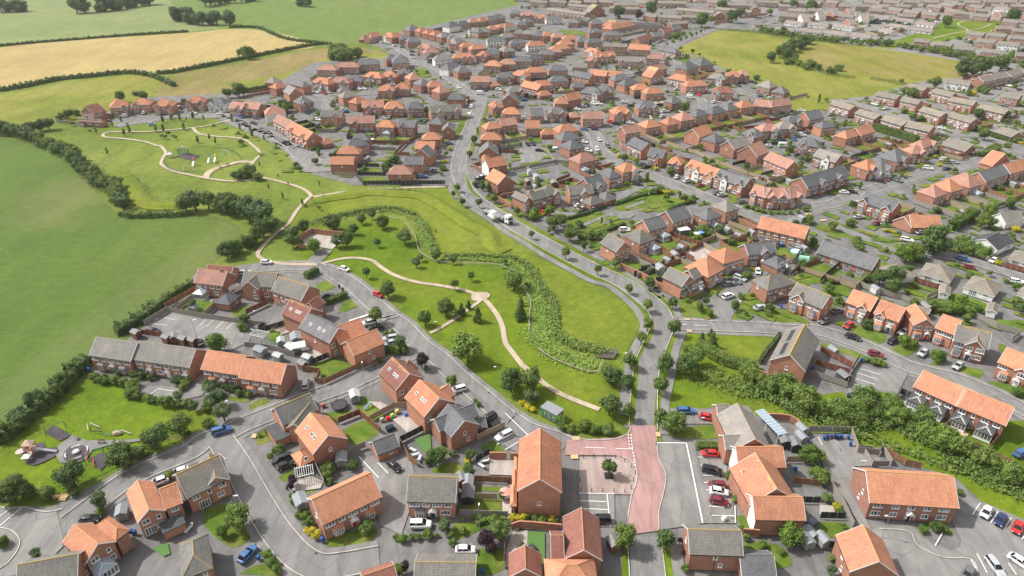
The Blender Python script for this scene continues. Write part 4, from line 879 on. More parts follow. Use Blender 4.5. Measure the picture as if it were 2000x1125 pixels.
HTXT = """
@beside the corner turning head, bottom left
#A1
1003 735 1215 640 920,522 Go B
+ 1215 640 1335 592 7 Ro
+ 1190 815 1362 735 3 Lf h2.7
625 1028 850 868 455,885 Go B c.35
+ 850 868 955 790 7 Ho
1330 1150 1560 1070 1250,905 Hg B y
120 1235 560 1150 7 Rg B y
#A2
-125 560 180 412 9 Rg B y
+ 0 478 180 412 8 Gg
@along the inner estate loop road
865 755 1295 548 730,560 Ro F
1268 243 1425 180 1185,150 Rg h2.6
#B2
785 1078 1045 958 655,912 Go N s
+ 700 1170 800 1120 5 Ho h2.7
575 868 830 755 525,775 Rg N y
+ 600 880 720 900 9 Gg
+ 515 985 640 930 6 Lf h2.7
@on the bottom edge near the loop
#A2
1190 1280 1420 1200 1050,1120 Rr N
#A3
-20 582 332 592 8.2 Rg F y
30 1190 475 1195 7 Rb h2.6 B bung y
@beside the red-surfaced junction
785 500 1118 510 812,130 Go N h7.6
+ 735 615 785 615 6 Ho h2.8
+ 750 495 790 495 6 Ho h2.8
+ 765 370 800 370 5 Ho h2.8
1128 998 1415 1008 1118,695 Gr N
+ 1042 998 1128 998 6.5 Rr
725 1130 972 1128 728,1045 Gr N h2.8
1000 1260 1390 1255 1080,1140 Ho N
@beside the red car parking bays
#A4
555 968 942 980 510,745 Rg N y
985 600 1335 565 945,330 Go N
+ 1035 715 1400 722 7.2 Ro W
+ 915 337 1255 332 7.2 Ro W
+ 955 455 1100 450 4.5 Ro W
940 1130 1185 1130 6 Rg h2.6
#B5
490 1048 778 1040 428,790 GG N
+ 445 1045 560 1040 5 RG
+ 390 800 480 795 4.5 RG
@in the lower right car park
#A5
375 590 1022 632 258,328 Ro F flats
220 1090 585 1118 123,830 Go N
@along the playing green, far left
#B1
650 260 950 305 8.4 RG F
970 292 1380 352 8.4 RG F
#B2
-30 458 246 500 8.6 Ro F
246 521 550 567 8.6 Ro F
@on the west side of park road
#C2
1085 868 1240 778 980,778 Gr B h5.8 s
+ 1190 770 1260 720 5 Rr
#B2
905 265 1065 172 742,125 Gg B h5.8 s
1095 358 1318 265 7.5 Ro N
+ 990 268 1190 190 8 Ro
#B3
270 608 485 515 140,490 Gr B h5.8 s
+ 400 500 440 440 5 Rr
475 805 712 695 332,668 Go B h5.8 s
+ 640 690 712 640 5 Ro
672 952 885 853 7 Gg N
+ 600 912 885 795 528,822 Rg
+ 885 890 940 880 4 Rg h2.7
@behind the field-side car park
#C2
293 572 498 596 8 Rp B c.25 C
+ 420 560 505 570 3 Lf h2.7
555 545 632 468 470,440 Gr h2.6
555 735 642 662 438,718 Hg h2.8
640 592 875 607 8 Rg B y
+ 640 600 768 620 6 Gg
860 632 1075 705 8.6 Rg B y
@beside the long clipped hedge triangle
#B5
760 385 1025 468 915,155 Gg N S y
@in the close north of east road
#C5
488 600 592 550 358,530 Gg F y
+ 592 552 645 525 6 Rg
+ 560 640 660 600 4 Rg h2.8
690 535 812 468 530,445 Ho F
800 435 960 390 655,365 Ho F
985 372 1190 348 865,312 Rg F x.6
+ 1200 475 1290 432 7 Hg h2.9
1045 170 1388 252 8.4 Ro B
@in the row behind the long wall
#C5
258 197 388 158 155,140 Rg B c.75
435 135 570 90 355,65 Rg B
678 118 795 82 570,70 Hg B c.5
185 292 308 248 90,215 Hg B y c.8
#C4
1130 348 1255 308 1010,287 Gg B y
#D5
820 808 920 775 722,755 Hg B
@along the north side of east road
#C5
1120 632 1330 578 1035,585 Hg F y
#X
1541 577 1604 603 8 Rg F y x.3
#C6
198 717 370 780 8 Ro F x.68
400 797 575 860 8 Ro F x.28
685 882 855 893 8.5 Go F gr
+ 850 905 985 955 8 Ro
985 1000 1235 1062 8.5 Rg F y x.62,5
#B6
1308 405 1540 500 8 Ro F x.8
@facing the belt of trees
690 585 1000 725 8.2 Ro B e.2 e.68
1003 726 1362 870 8.2 Ro B e.17 e.7
@among the gardens, upper right side
#C6
-20 352 380 483 9 Rg h2.7 B bung
680 168 900 175 9 Ro h2.7 N bung
+ 535 114 680 168 8 Go h2.7
1245 85 1370 140 9.5 GG w h2.8 N bung
1100 262 1310 335 10 Gd w h2.8 B bung
+ 1280 325 1440 280 8 Rd h2.8
725 500 960 568 10 Hb w h2.7 B bung
540 545 720 520 9 Hb w h2.7 bung
1055 600 1285 672 10 Hb w h2.7 B bung
875 642 960 662 5.5 Gb w h2.5
1386 392 1560 440 9 Hb w h2.7 B bung
1222 772 1305 795 5.5 Gb w h2.5
1450 640 1600 690 9 Hb w h2.7 bung
720 775 800 800 3.5 Rb h2.3
@along the avenue, right side
#D6
285 722 528 803 8.2 Rg F x.12 x.86
850 700 945 667 715,650 Ho B
965 662 1065 630 835,600 Ho B
1100 630 1205 600 930,560 Hp B c.5
1225 585 1395 525 8.5 Rg B
1405 525 1580 475 8.5 Ro B
1262 470 1400 440 6 Go h2.7
355 503 465 472 235,460 Ho F x.4
460 502 555 472 380,420 Hg w F x.5
570 442 680 407 480,375 Hg F x.5
680 382 800 372 585,345 Ho F x.7
760 340 865 302 660,315 Hp F x.8
200 270 300 240 115,245 Ho B
310 246 410 216 245,205 Ro B
-45 395 112 442 8 Rg F x.6w
-80 628 225 532 9 Rg F x.35 x.75
20 192 130 177 7 Hg F
@in the old brown-tiled estate
#D6
75 14 218 56 8 Rb F
257 80 400 124 8 Rb F
450 127 600 172 8 Rb F
625 177 800 216 9 Rb F
725 62 880 107 8 Rb F
930 102 1102 152 8 Rb F
1155 45 1352 87 8 Rb F
1280 215 1400 255 9 Rb h2.8 B bung
890 312 1062 362 10 Rb h2.8 B bung
@in the row above the avenue
#D5
0 90 130 80 9 Ho F x.25 x.8
180 48 335 40 9 Hg F x.25 x.8
85 235 195 215 0,208 Rp B
93 305 195 352 8 Rg F
240 392 345 412 8 Rg F x.6
382 445 490 462 8 Ho F x.6
515 478 722 552 8 Ro F x.4,4.2w x.86 x.1
725 548 945 622 8 Rg F x.35,4.2w x.86 x.1
990 668 1100 700 8 Ro F x.2
+ 1100 700 1290 706 8 Ro F x.33 x.7
+ 1290 706 1388 682 8 Ro F x.7
@on the estate's central streets
235 192 350 172 175,160 Ho B
390 167 478 150 325,142 Ho B
490 140 600 122 425,105 Ho B
600 110 695 92 555,85 Hg B
720 90 825 66 675,60 Hg B
830 65 920 47 780,40 Hg B
930 45 1035 30 885,15 Ho B
1025 25 1148 36 8 Ro B
1158 36 1305 16 8 Ro B
625 260 725 224 548,217 Ro B c.2
740 302 820 277 655,265 Hg B
880 347 1005 306 785,310 Rg B
1050 400 1135 362 925,350 Ro B
1090 417 1258 487 8 Ro B
918 228 1035 262 8 Hg F x.7
1080 215 1215 205 8 Ho F x.7w
1205 198 1345 192 8 Hg F x.7
1270 152 1395 142 8 Hg F x.7
1430 132 1540 112 1370,95 Rg F
1343 308 1500 332 8 Hg F x.3
@along the spine road, east side
#D4
232 42 320 32 8 Ho F x.3
297 87 437 90 8 Ho B
512 97 610 93 8 Rg B
637 87 780 87 8 Hg F x.2 x.78
795 112 885 106 6 Hp h2.7
893 124 1048 121 8 Rp F
1130 87 1257 77 1085,60 Ho F x.3
300 177 418 162 8 Ro B
185 202 300 187 8 Ho B
142 277 300 277 7.5 Ho N
475 190 580 188 8 Ro B
590 237 692 230 6 Ho h2.7
720 227 870 207 692,192 Ho B
740 287 885 264 713,247 Hg B
800 352 912 327 733,312 Hg B
870 452 1013 417 796,412 Ho B c.2
132 378 278 376 8.5 Gg N
205 482 343 457 8 Ro N W
+ 140 430 200 432 7 Ho
265 605 393 575 173,555 Go N
@beside the white lorry
465 732 527 712 362,692 Gg F y
600 692 738 668 8 Hg F y x.8
+ 530 720 640 690 6 Rg
800 682 970 668 716,642 Rg F y x.65
950 760 1055 728 903,716 Hg h2.8 y
960 642 1075 602 897,577 Rg F x.5
1090 562 1187 542 970,517 Hg F
1062 722 1145 697 1000,682 Hg h2.8
1190 517 1313 497 1117,477 Ho F x.7w
@in the block west of spine road
#D3
93 107 245 112 8 Rg B y x.7
302 157 492 152 8 Ro B x.25
497 182 637 186 8 Ho B c.6
657 182 782 187 8 Rg B x.3
907 80 1135 62 8 Rg F x.3 x.85 y
718 52 860 46 8 Hg F x.25
560 52 710 46 8 Ho F x.6
402 38 560 32 8 Ro F x.6
985 207 1080 207 8.5 Gg N
885 152 985 162 8 Hg
120 307 198 293 85,286 Ho h2.7
320 278 453 278 7 Hg B
290 340 460 312 8 Hg B
207 378 383 380 7.5 Ho B
167 455 335 457 7 Ro N
840 277 982 272 7.5 Ho N
790 342 926 346 6.5 Ro N
770 388 902 402 7.5 Gg N
705 457 842 460 6.5 Rg N
583 528 766 530 7.5 Hp N
@round the crescent above the play area
#E1
590 824 690 838 8 Gr F
+ 690 838 755 822 7 Rr
+ 570 893 750 903 4 Hr h2.6
800 797 942 782 766,767 Ho F x.75
960 772 1100 767 8 Ho F x.25
1115 782 1270 777 8 Ho F x.22 x.8
1355 757 1500 752 8 Ho F x.22 x.8
#E2
15 762 142 767 8 Hg w F x.25
175 792 267 802 8 Rp F x.7
268 792 385 804 8 Rp F x.3
440 847 597 832 395,817 Hp N w
495 887 600 942 8 Rp F
590 947 740 1030 9 Ro F x.25 x.8
870 1057 947 1037 835,1037 Ho h2.7
@on the streets behind the crescent
815 512 962 517 8 Hp B
945 495 1130 494 8 Hp B
1112 476 1280 472 8 Hg B
775 602 905 622 8 Ho F x.5
905 602 1055 612 8 Ho F x.7
1030 592 1150 592 8 Hg F x.4w
1155 562 1290 577 8 Ho F x.5
1280 562 1400 567 8 Ho F x.7
1400 542 1500 542 8 Hg F x.6
1262 667 1390 667 8 Ho B x.7
1385 652 1500 652 8 Ho B x.25
1110 762 1197 737 1045,752 Ho w N
1152 792 1310 787 8 Ho F x.3
1312 792 1458 787 8 Ho F x.6
985 682 1080 672 8 Hg F
1010 722 1132 702 8 Hg N
520 652 610 632 487,642 Ho N
505 612 570 592 8 Hg N
615 697 720 682 582,667 Gg N
600 612 720 642 7 Hg N
700 767 800 747 650,742 Hg F x.3
1370 467 1500 462 1328,432 Hg B
1330 442 1430 432 8 Hg B
@at the field edge, top centre
#E3
0 387 105 387 6 Ho h2.7
110 372 230 347 8 Ro F x.15
230 352 330 372 8 Ho F x.3w
325 372 445 352 8 Ho F
400 387 530 382 8 Hg F x.4
480 412 617 402 8 Hg w F
565 467 702 482 8 Hp F x.3
640 522 802 512 8 Ho F x.15w
745 592 930 577 8 Hg w F
880 682 1012 642 872,642 Hg w F
972 712 1112 697 930,682 Hg N
500 302 607 287 465,282 Hg B
600 312 690 297 8 Ho B
675 332 767 312 8 Ho B
745 347 830 327 8 Ho B
810 367 895 352 8 Hg B
880 387 960 382 8 Hg B
920 412 1040 402 8 Hg B
960 432 1052 402 8 Hg B
1010 462 1130 452 8 Ho B
1100 487 1262 472 8 Ho B
890 272 1005 252 837,257 Hg w N
985 252 1100 232 8 Hg B
1085 222 1190 212 8 Ho B
1190 212 1280 197 8 Ho B
1270 202 1370 182 8 Hg B
1330 182 1440 167 8 Hg B
1060 302 1172 322 8 Hg F x.2w
1175 312 1290 312 8 Hg F x.2w
1270 292 1380 282 8 Ho B
1360 272 1460 267 8 Ho B
1255 402 1442 397 8 Hg w F
925 572 1140 562 8 Ho F x.5 x.75
1140 542 1250 552 8 Ho F x.7
1225 537 1385 532 8 Hg B
1385 502 1500 497 8 Hg F
1215 642 1390 652 8 Ho B
1095 802 1280 802 8 Rp F
1290 842 1392 832 6 Hp h2.7
500 782 622 767 465,750 Hp N
610 842 720 822 590,802 Hg B
680 852 830 842 8 Ho B
790 912 905 887 740,882 Ho B
860 972 1032 977 8 Hg N
@in the new housing, top centre
#E4
230 132 335 132 8 Hg F
330 152 482 152 8 Ho F x.25 x.7
460 177 592 182 8 Ho F x.25 x.7
583 192 745 187 8 Hg w F
805 217 902 222 8 Hg F
910 202 1032 207 8 Hg F x.2 x.8
1020 232 1150 227 8 Hg F
1225 292 1465 247 12 Ho B
1120 252 1300 262 12 Ho B
1140 347 1320 347 8 Hg F
1005 322 1145 312 8 Hg F x.3w
185 272 300 252 8 Ho w B
300 242 402 237 8 Hg F
375 217 465 207 8 Hg F
260 322 370 327 8 Hg B
350 332 460 332 8 Hg B
450 347 560 347 8 Hg B
555 352 660 347 8 Ho B
645 367 760 362 8 Ho B
750 387 900 382 8 Ho B
890 407 1010 402 8 Hg B
985 422 1147 412 8 Hg B
150 372 285 357 8 Hg F
235 432 410 422 8 Hg F
405 452 590 442 8 Ho F w
0 512 130 512 8 Hg B
170 507 285 492 8 Hg w F
515 532 665 532 8 Hg B
610 512 745 507 8 Ho B
650 492 830 472 8 Ho B
710 442 865 432 8 Ho B
0 642 145 642 8 Ho B
130 627 287 627 8 Ho B
260 602 450 602 8 Hg B
415 587 570 567 8 Hg B
@north of the spine road bend
95 762 275 762 8 Hg F x.7
230 732 390 752 8 Ho F x.8w
385 712 592 707 8 Ho B
610 692 800 687 8 Hg B
840 657 978 662 8 Rb B
950 592 1065 602 8 Hp F x.8w
940 502 1080 532 8 Ho F x.6w
1080 562 1265 547 8 Ro F x.25 x.75
1135 452 1370 462 8 Rb B
1390 472 1560 482 8 Ro B
330 842 495 882 8 Ro B
470 852 655 832 8 Ho B
620 802 812 792 8 Hg B
830 742 1000 772 8 Rg B
1000 732 1165 747 8 Ro B
1170 742 1305 752 8 Ro B
1250 792 1420 772 8 Hg B
1350 842 1500 812 8 Hg B
520 937 645 922 6 Ho h2.7
835 852 967 847 6 Hg h2.7
665 1012 800 1012 8 Ho N
+ 800 985 935 955 8 Ro
900 902 1112 932 8 Hg F x.75w
1085 892 1232 902 8 Hg F x.6
150 977 300 982 8 Gg N
210 902 380 892 8 Hg F x.8
@near the bypass and common
#E5
245 412 385 367 8 Rr F
385 357 482 347 8 Rg F
490 322 582 302 8 Rr F
580 292 662 277 8 Rg F
145 482 345 492 8 Ro B
40 602 300 607 8 Rg F x.15 x.87
310 572 505 582 8 Ho F x.8w
440 492 600 522 8 Hg F
710 687 830 657 620,657 Hg B
840 647 975 632 770,612 Hg B
510 762 700 802 8 Ho F
700 852 925 837 8 Ho F
895 762 1080 782 8 Hg F x.7w
1080 742 1222 752 8 Ho F x.5w
1205 737 1330 737 8 Ho F x.3
350 702 520 672 8 Ro F
355 762 490 732 8 Go F
960 902 1170 912 8 Hr F x.2w
560 1012 670 992 495,1002 Hg F
190 882 360 872 8 Ho B
310 922 495 907 8 Ho B
#E6
385 832 520 862 9 Hg F
530 892 660 912 9 Hg F
@in the old brick terraces, top
#E4
585 97 955 147 8 Rb F
790 57 1005 77 8 Rb F
#E5
0 52 232 52 8 Rb F
430 32 702 37 8 Rb F
0 92 240 92 8 Rb F
600 97 960 130 8 Rb F
420 167 652 182 8 Rb F
655 167 822 177 8 Rb F
900 22 1110 42 8 Rb F
1115 52 1330 57 8 Rb F
980 152 1092 152 8 Gb N
1330 92 1432 97 8 Gb N
980 92 1330 124 8 Rb F
560 242 725 227 8 Rb N
100 242 480 262 8 Rd F
280 152 400 167 8 Rb N
#E4
1200 82 1480 92 8 Rb F
1000 122 1160 102 8 Gb N
#E6
385 22 600 32 8 Rb F
640 22 862 32 8 Rb F
@in the bungalow estate, top right
340 272 512 287 8 RP w h2.8 B bung
565 292 747 307 8 RP w h2.8 B bung
805 302 1002 322 8 RP w h2.8 B bung
1050 322 1242 347 8 RP w h2.8 B bung
1300 347 1482 372 8 RP w h2.8 B bung
660 222 822 242 8 RP w h2.8 F bung
890 237 1067 257 8 RP w h2.8 F bung
1125 252 1322 282 8 RP w h2.8 F bung
770 182 845 212 7 GP w h2.5 bung
940 152 1000 180 7 GP w h2.5 bung
1080 132 1140 152 7 GP w h2.5 bung
1232 112 1292 132 7 GP w h2.5 bung
1230 217 1300 240 7 GP w h2.5 bung
1360 182 1420 210 7 GP w h2.5 bung
#E7
0 162 165 182 8 RP w h2.8 B bung
220 192 402 217 8 RP w h2.8 B bung
430 227 612 252 8 RP w h2.8 B bung
165 252 352 277 8 RP w h2.8 B bung
370 287 592 312 8 RP w h2.8 B bung
80 292 190 322 8 RP w h2.8 B bung
@in the old estate, far right
45 932 245 972 8 Rb F
287 987 452 1022 8 Rb F
357 852 512 887 8 Rb F
590 902 777 947 8 Rb F
760 987 992 1032 8 Rb F
730 802 962 832 8 Rb w F
1110 802 1232 782 1000,777 Rb F
1225 777 1382 752 1165,732 Rb F
1390 752 1502 712 1320,702 Rb F
1270 937 1442 967 8 Rb w F
@in the white-fronted terraces, far right
425 402 572 417 8 Rb w F
620 432 782 452 8 Rb w F
830 472 1012 492 8 Rb w F
1075 502 1257 522 8 Rb F
935 327 1097 347 8 Rb w F
1030 402 1202 422 8 Rb w F
1145 342 1312 362 8 Rb w F
1230 277 1392 287 8 Rb w F
1285 207 1442 222 8 Rb w F
1390 302 1540 312 8 Rb w F
1245 432 1442 452 8 Rb w F
1360 372 1540 387 8 Rb w F
1420 542 1560 552 8 Rb F
165 87 292 107 8 Rb F
315 112 462 132 8 Rb F
495 132 642 152 8 Rb w F
720 102 852 122 8 Rb w F
820 132 972 142 8 Rb w F
1000 152 1152 167 8 Rb w F
0 72 100 87 8 Rb w F
550 62 682 77 8 Rb F
690 42 802 62 8 Rb w F
800 42 912 52 8 Rb w F
960 62 1082 77 8 Rb F
1200 82 1372 102 8 Rb w F
1190 142 1282 162 8 Gb F
"""
parse_houses(HTXT)
for i, H in enumerate(HOUSES):
    if H['py'] < 560:
        q = random.Random(i*17+1).random()
        for b in H['blocks']:
            if b['roof'] == 'o' and q < .22: b['roof'] = 'p'
            elif b['roof'] == 'g' and q < .18: b['roof'] = 'G'
_r = random.Random(5); _o = list(HOUSES)
def _clear(x, y):
    if on_road(x, y, 5): return False
    for H in _o:
        b = H['blocks'][0]; c = b['A']+b['u']*b['L']/2+b['v']*b['D']/2
        if abs(c.x-x) < 16 and abs(c.y-y) < 15: return False
    return True
_ln = ['@among the roofs along the horizon', '#X']
for yy in (-14, -5, 4, 12, 21, 31):
    xx = 1030+_r.uniform(0, 20)
    while xx < 2080:
        w = _r.uniform(24, 34)*(yy+200)/215
        q = P(xx+w/2, yy, 5)
        if (xx > 1500 or yy < 12) and (yy > -2 or _r.random() < .8) and _clear(q.x, q.y+4) and not (1180 < xx < 1230): _ln.append(f"{xx:.0f} {yy} {xx+w:.0f} {yy+_r.uniform(1,3):.1f} 8 Rb {_r.choice(['w F','F','F'])}")
        xx += w+_r.uniform(5, 14)
parse_houses('\n'.join(_ln))
for H in HOUSES:
    s = (H['py']+200)*.00775*.5; H['size'] = s*max(H['blocks'][0]['L'], H['blocks'][0]['D'])*1.9
LIM = sorted((H['size'] for H in HOUSES), reverse=True)
LIM = LIM[298] if len(LIM) > 298 else 0
from collections import defaultdict
merged = defaultdict(MB)
for i, H in enumerate(HOUSES):
    build_house(H, i, None if H['size'] > LIM else merged)
if merged:
    root = empty('far_houses', (0, 900, 0)); tag(root, 'distant mass of small brick and white houses filling the top right skyline', 'houses', kind='stuff')
    for (k, c), m in merged.items():
        m.v = [(a, b-900, z) for a, b, z in m.v]
        nm, mt = {0:('wall', [M['brick']]), 1:('roof', [ROOF.get(c), RIDGE.get(c)]), 2:('roof_trim', [M['upvc'], M['upvc']]), 3:('window_frame', [M['upvc']]), 4:('pane', [M['glass']])}[k]
        m.build(nm, mt, root, uv=k < 2)
print('HOUSES', len(HOUSES), 'limit', LIM)
for H in HOUSES:
    b = H['blocks'][0]
    if b['L'] > 26 or b['L'] < 4.2: print('ODD', round(b['L'], 1), round(b['D'], 1), H['px'], H['py'], b['style']+b['roof'])
def in_house(x, y, pad=0.3, skip=None):
    for k, (c, u, v, l, d) in enumerate(FOOT):
        if k == skip: continue
        dx, dy = x-c.x, y-c.y
        if abs(dx) > 25 or abs(dy) > 25: continue
        if abs(dx*u.x+dy*u.y) < l+pad and abs(dx*v.x+dy*v.y) < d+pad: return True
    return False
# ================================================================ PLANTS
def in_block(x, y):
    for p in BLOCK:
        ins = False; j = len(p)-1
        for i in range(len(p)):
            xi, yi = p[i]; xj, yj = p[j]
            if (yi > y) != (yj > y) and x < (xj-xi)*(y-yi)/(yj-yi)+xi: ins = not ins
            j = i
        if ins: return True
    return False
def blob(mb, c, r, seed, n=2, sq=(1,1,1), mi=0):
    import bmesh
    bm = bmesh.new(); bmesh.ops.create_icosphere(bm, subdivisions=n, radius=1)
    rnd = random.Random(seed)
    vs = []
    for v in bm.verts:
        k = r*(1+rnd.uniform(-.14, .12)); vs.append((c[0]+v.co.x*k*sq[0], c[1]+v.co.y*k*sq[1], c[2]+v.co.z*k*sq[2]))
    mb.add(vs, [tuple(x.index for x in f.verts) for f in bm.faces], mi); bm.free()
def leafq(mb, p, nrm, s, rnd, mi=0):
    n = (Vector(nrm)+Vector((rnd.uniform(-1,1), rnd.uniform(-1,1), rnd.uniform(-.5,1)))*.8).normalized()
    a = n.orthogonal().normalized(); ang = rnd.uniform(0, 6.28); b = n.cross(a)
    a, b = a*math.cos(ang)+b*math.sin(ang), b*math.cos(ang)-a*math.sin(ang)
    s1 = s*rnd.uniform(.6, 1.2); s2 = s*rnd.uniform(.4, .8); p = Vector(p)
    mb.add([p-a*s1, p-b*s2, p+a*s1, p+b*s2], [(0,1,2,3)], mi)
def crown_mesh(seed, clumps, leaves, shape, leaf, mat):
    """unit crown: radius about 1, centre at origin."""
    rnd = random.Random(seed); mb = MB(); cs = []
    for i in range(clumps):
        while True:
            d = Vector((rnd.gauss(0,1), rnd.gauss(0,1), rnd.gauss(0,1)))
            if d.length > .1: break
        d.normalize(); rr = rnd.uniform(.38, .70)
        if shape == 'cone':
            z = rnd.uniform(-1, 1.35); k = max(.08, (1.45-z)/2.5)*.75; c = Vector((d.x*k*rr*1.5, d.y*k*rr*1.5, z)); r = .18+.32*k
        elif shape == 'tall': c = Vector((d.x*rr*.62, d.y*rr*.62, d.z*1.25)); r = rnd.uniform(.25, .42)
        else: c = Vector((d.x*rr, d.y*rr, d.z*rr*.9)); r = rnd.uniform(.26, .48)
        cs.append((c, r))
        blob(mb, c, r*.74, seed*99+i, 1)
    blob(mb, (0,0,0), .45, seed, 1)
    tot = sum(r*r for c, r in cs)
    for c, r in cs:
        for k in range(int(leaves*r*r/tot)):
            d = Vector((rnd.gauss(0,1), rnd.gauss(0,1), rnd.gauss(0,1)+.15)).normalized()
            p = c+d*r*(rnd.uniform(.72, 1.12) if rnd.random() < .85 else rnd.uniform(1.1, 1.45))
            leafq(mb, p, d, leaf, rnd)
    return mb.mesh('crown', [mat], uv=False)
def trunk_mesh(seed, limbs=4, h0=1.0, top=.5):
    """unit trunk from z=0 (ground) to z=1 (crown centre)."""
    rnd = random.Random(seed); mb = MB()
    mb.cyl((0,0,-.03), (0,0,.35), .085, .06, 7); mb.cyl((0,0,.35), (.02,.01,1.0), .06, .03, 7)
    for i in range(limbs):
        a = 6.28*i/limbs+rnd.uniform(-.4,.4); z = rnd.uniform(.38,.6); mb.cyl((0,0,z), (math.cos(a)*.32, math.sin(a)*.32, z+.42), .032, .012, 5)
    return mb.mesh('trunk', [M['bark']], uv=False)
TR = [trunk_mesh(i) for i in range(3)]
CR = {
 'round': [crown_mesh(10+i, 20, 2600, 'round', .085, M['leaf']) for i in range(3)],
 'dark': [crown_mesh(20+i, 20, 2600, 'round', .085, M['leafd']) for i in range(3)],
 'light': [crown_mesh(30+i, 16, 1700, 'round', .085, M['leafy']) for i in range(2)],
 'grey': [crown_mesh(40+i, 16, 1500, 'round', .085, M['leafs']) for i in range(2)],
 'street': [crown_mesh(50+i, 16, 1500, 'tall' if i == 9 else 'round', .10, M['leafd'] if i % 2 else M['leaf']) for i in range(4)],
 'pine': [crown_mesh(60+i, 26, 2200, 'cone', .085, M['leafd']) for i in range(2)],
 'tall': [crown_mesh(65+i, 16, 1200, 'tall', .09, M['leafd'] if i else M['leaf']) for i in range(2)],
 'purple': [crown_mesh(70, 18, 1800, 'round', .085, M['leafp'])],
 'yellow': [crown_mesh(80, 14, 1300, 'round', .09, M['leafo'])]}
KIND = { # kind: crowns, crown-centre height = a + b*R, z squash, label look, name, category
 'r': ('round', .2, 1.05, .95, 'broad mid-green tree', 'broadleaf_tree'),
 'd': ('dark', .2, 1.0, .95, 'dense dark-green tree', 'broadleaf_tree'),
 's': ('street', .7, 1.2, 1.1, 'young round-headed green tree', 'street_tree'),
 'l': ('light', .1, .95, .95, 'light-green bushy tree', 'broadleaf_tree'),
 'g': ('grey', .2, 1.05, .95, 'loose grey-green tree', 'broadleaf_tree'),
 'p': ('pine', .1, 1.0, 1.05, 'dark conical conifer', 'conifer_tree'),
 't': ('tall', .2, 1.6, 1.1, 'slim upright sapling', 'sapling'),
 'u': ('purple', .4, 1.1, .95, 'purple-leaved tree', 'purple_tree'),
 'b': ('round', 0, .62, .85, 'rounded green shrub', 'shrub'),
 'B': ('dark', 0, .62, .85, 'dark green shrub', 'shrub'),
 'L': ('light', 0, .62, .85, 'bright light-green shrub', 'shrub'),
 'y': ('yellow', 0, .62, .8, 'yellow-flowering shrub', 'flowering_shrub')}
tcount = [0]
TQ = []
def tree(p, Rm, kind, phrase, px, group=None):
    TQ.append((Vector(p), Rm, kind, phrase, px, group, len(TQ)))
def flush_trees():
    by = {}
    for t in TQ:
        dep = t[0].y*CT+CAM_H*ST; by.setdefault(KIND[t[2]][5], []).append((t[1]/dep, t))
    lite = {}
    for nm, L in by.items():
        L.sort(key=lambda a: -a[0])
        for _, t in L[:292]: tree_now(*t)
        if len(L) > 292:
            rest = MB(); mats = []
            for _, (p, Rm, kind, ph, px, g, i) in L[292:]:
                cr, a, b, sq = KIND[kind][:4]
                if cr not in lite: me = crown_mesh(500+len(lite), 9, 420, 'round', .13, CR[cr][0].materials[0]); lite[cr] = ([v.co[:] for v in me.vertices], [tuple(f.vertices) for f in me.polygons], me.materials[0])
                vs, fs, mt = lite[cr]
                if mt not in mats: mats.append(mt)
                an = i*1.7; ca, sa = math.cos(an)*Rm, math.sin(an)*Rm; hc = a+b*Rm+GZ
                rest.add([(p.x+x*ca-y*sa, p.y+x*sa+y*ca, hc+z*Rm*sq) for x, y, z in vs], fs, mats.index(mt))
            o = rest.build('distant_'+nm+'s', mats, uv=False)
            tag(o, {'shrub': 'scattered mass of small garden bushes among the most distant houses'}.get(nm, 'scattered mass of small distant trees among the far houses and hedges'), 'bushes' if nm == 'shrub' else 'trees', kind='stuff')
def tree_now(p, Rm, kind, phrase, px, group=None, idx=0):
    cr, a, b, sq, look, name = KIND[kind]; rnd = random.Random(idx)
    hc = a+b*Rm; root = empty(name, (p.x, p.y, GZ), rnd.uniform(0, 6.28))
    c = link('crown', rnd.choice(CR[cr]), root, (0, 0, hc)); k = rnd.uniform(.94, 1.06)
    c.scale = (Rm*k, Rm*rnd.uniform(.92, 1.08), Rm*sq)
    if name not in ('shrub', 'flowering_shrub'):
        t = link('trunk', rnd.choice(TR), root, (0, 0, 0)); t.scale = (Rm*1.1, Rm*1.1, hc)
    else:
        t = link('stem', TR[0], root, (0, 0, 0)); t.scale = (Rm*.5, Rm*.5, hc)
    cat = {'shrub':'shrub', 'flowering_shrub':'shrub', 'conifer_tree':'conifer', 'sapling':'sapling'}.get(name, 'tree')
    pend(root, look, px, phrase, cat, group or (cat+'s '+phrase)); return root
def trees(txt):
    tile = 'X'; ph = ''
    for ln in txt.strip().split('\n'):
        ln = ln.strip()
        if not ln: continue
        if ln[0] == '#': tile = ln[1:]; continue
        if ln[0] == '@': ph = ln[1:]; continue
        for it in ln.split(';'):
            k = it.split()
            if not k: continue
            x, y, r = map(float, k[:3]); kind = k[3]
            q = tp(tile, x, y); sc = TILES[tile][2] if len(TILES[tile]) > 2 else 3.75
            s = .00775*(q[1]+200)*1.05; Rm = r/sc/s*1.12; cr, a, b, sq = KIND[kind][:4]
            p = P(q[0], q[1], a+b*Rm); tree(p, Rm, kind, ph, q[0])
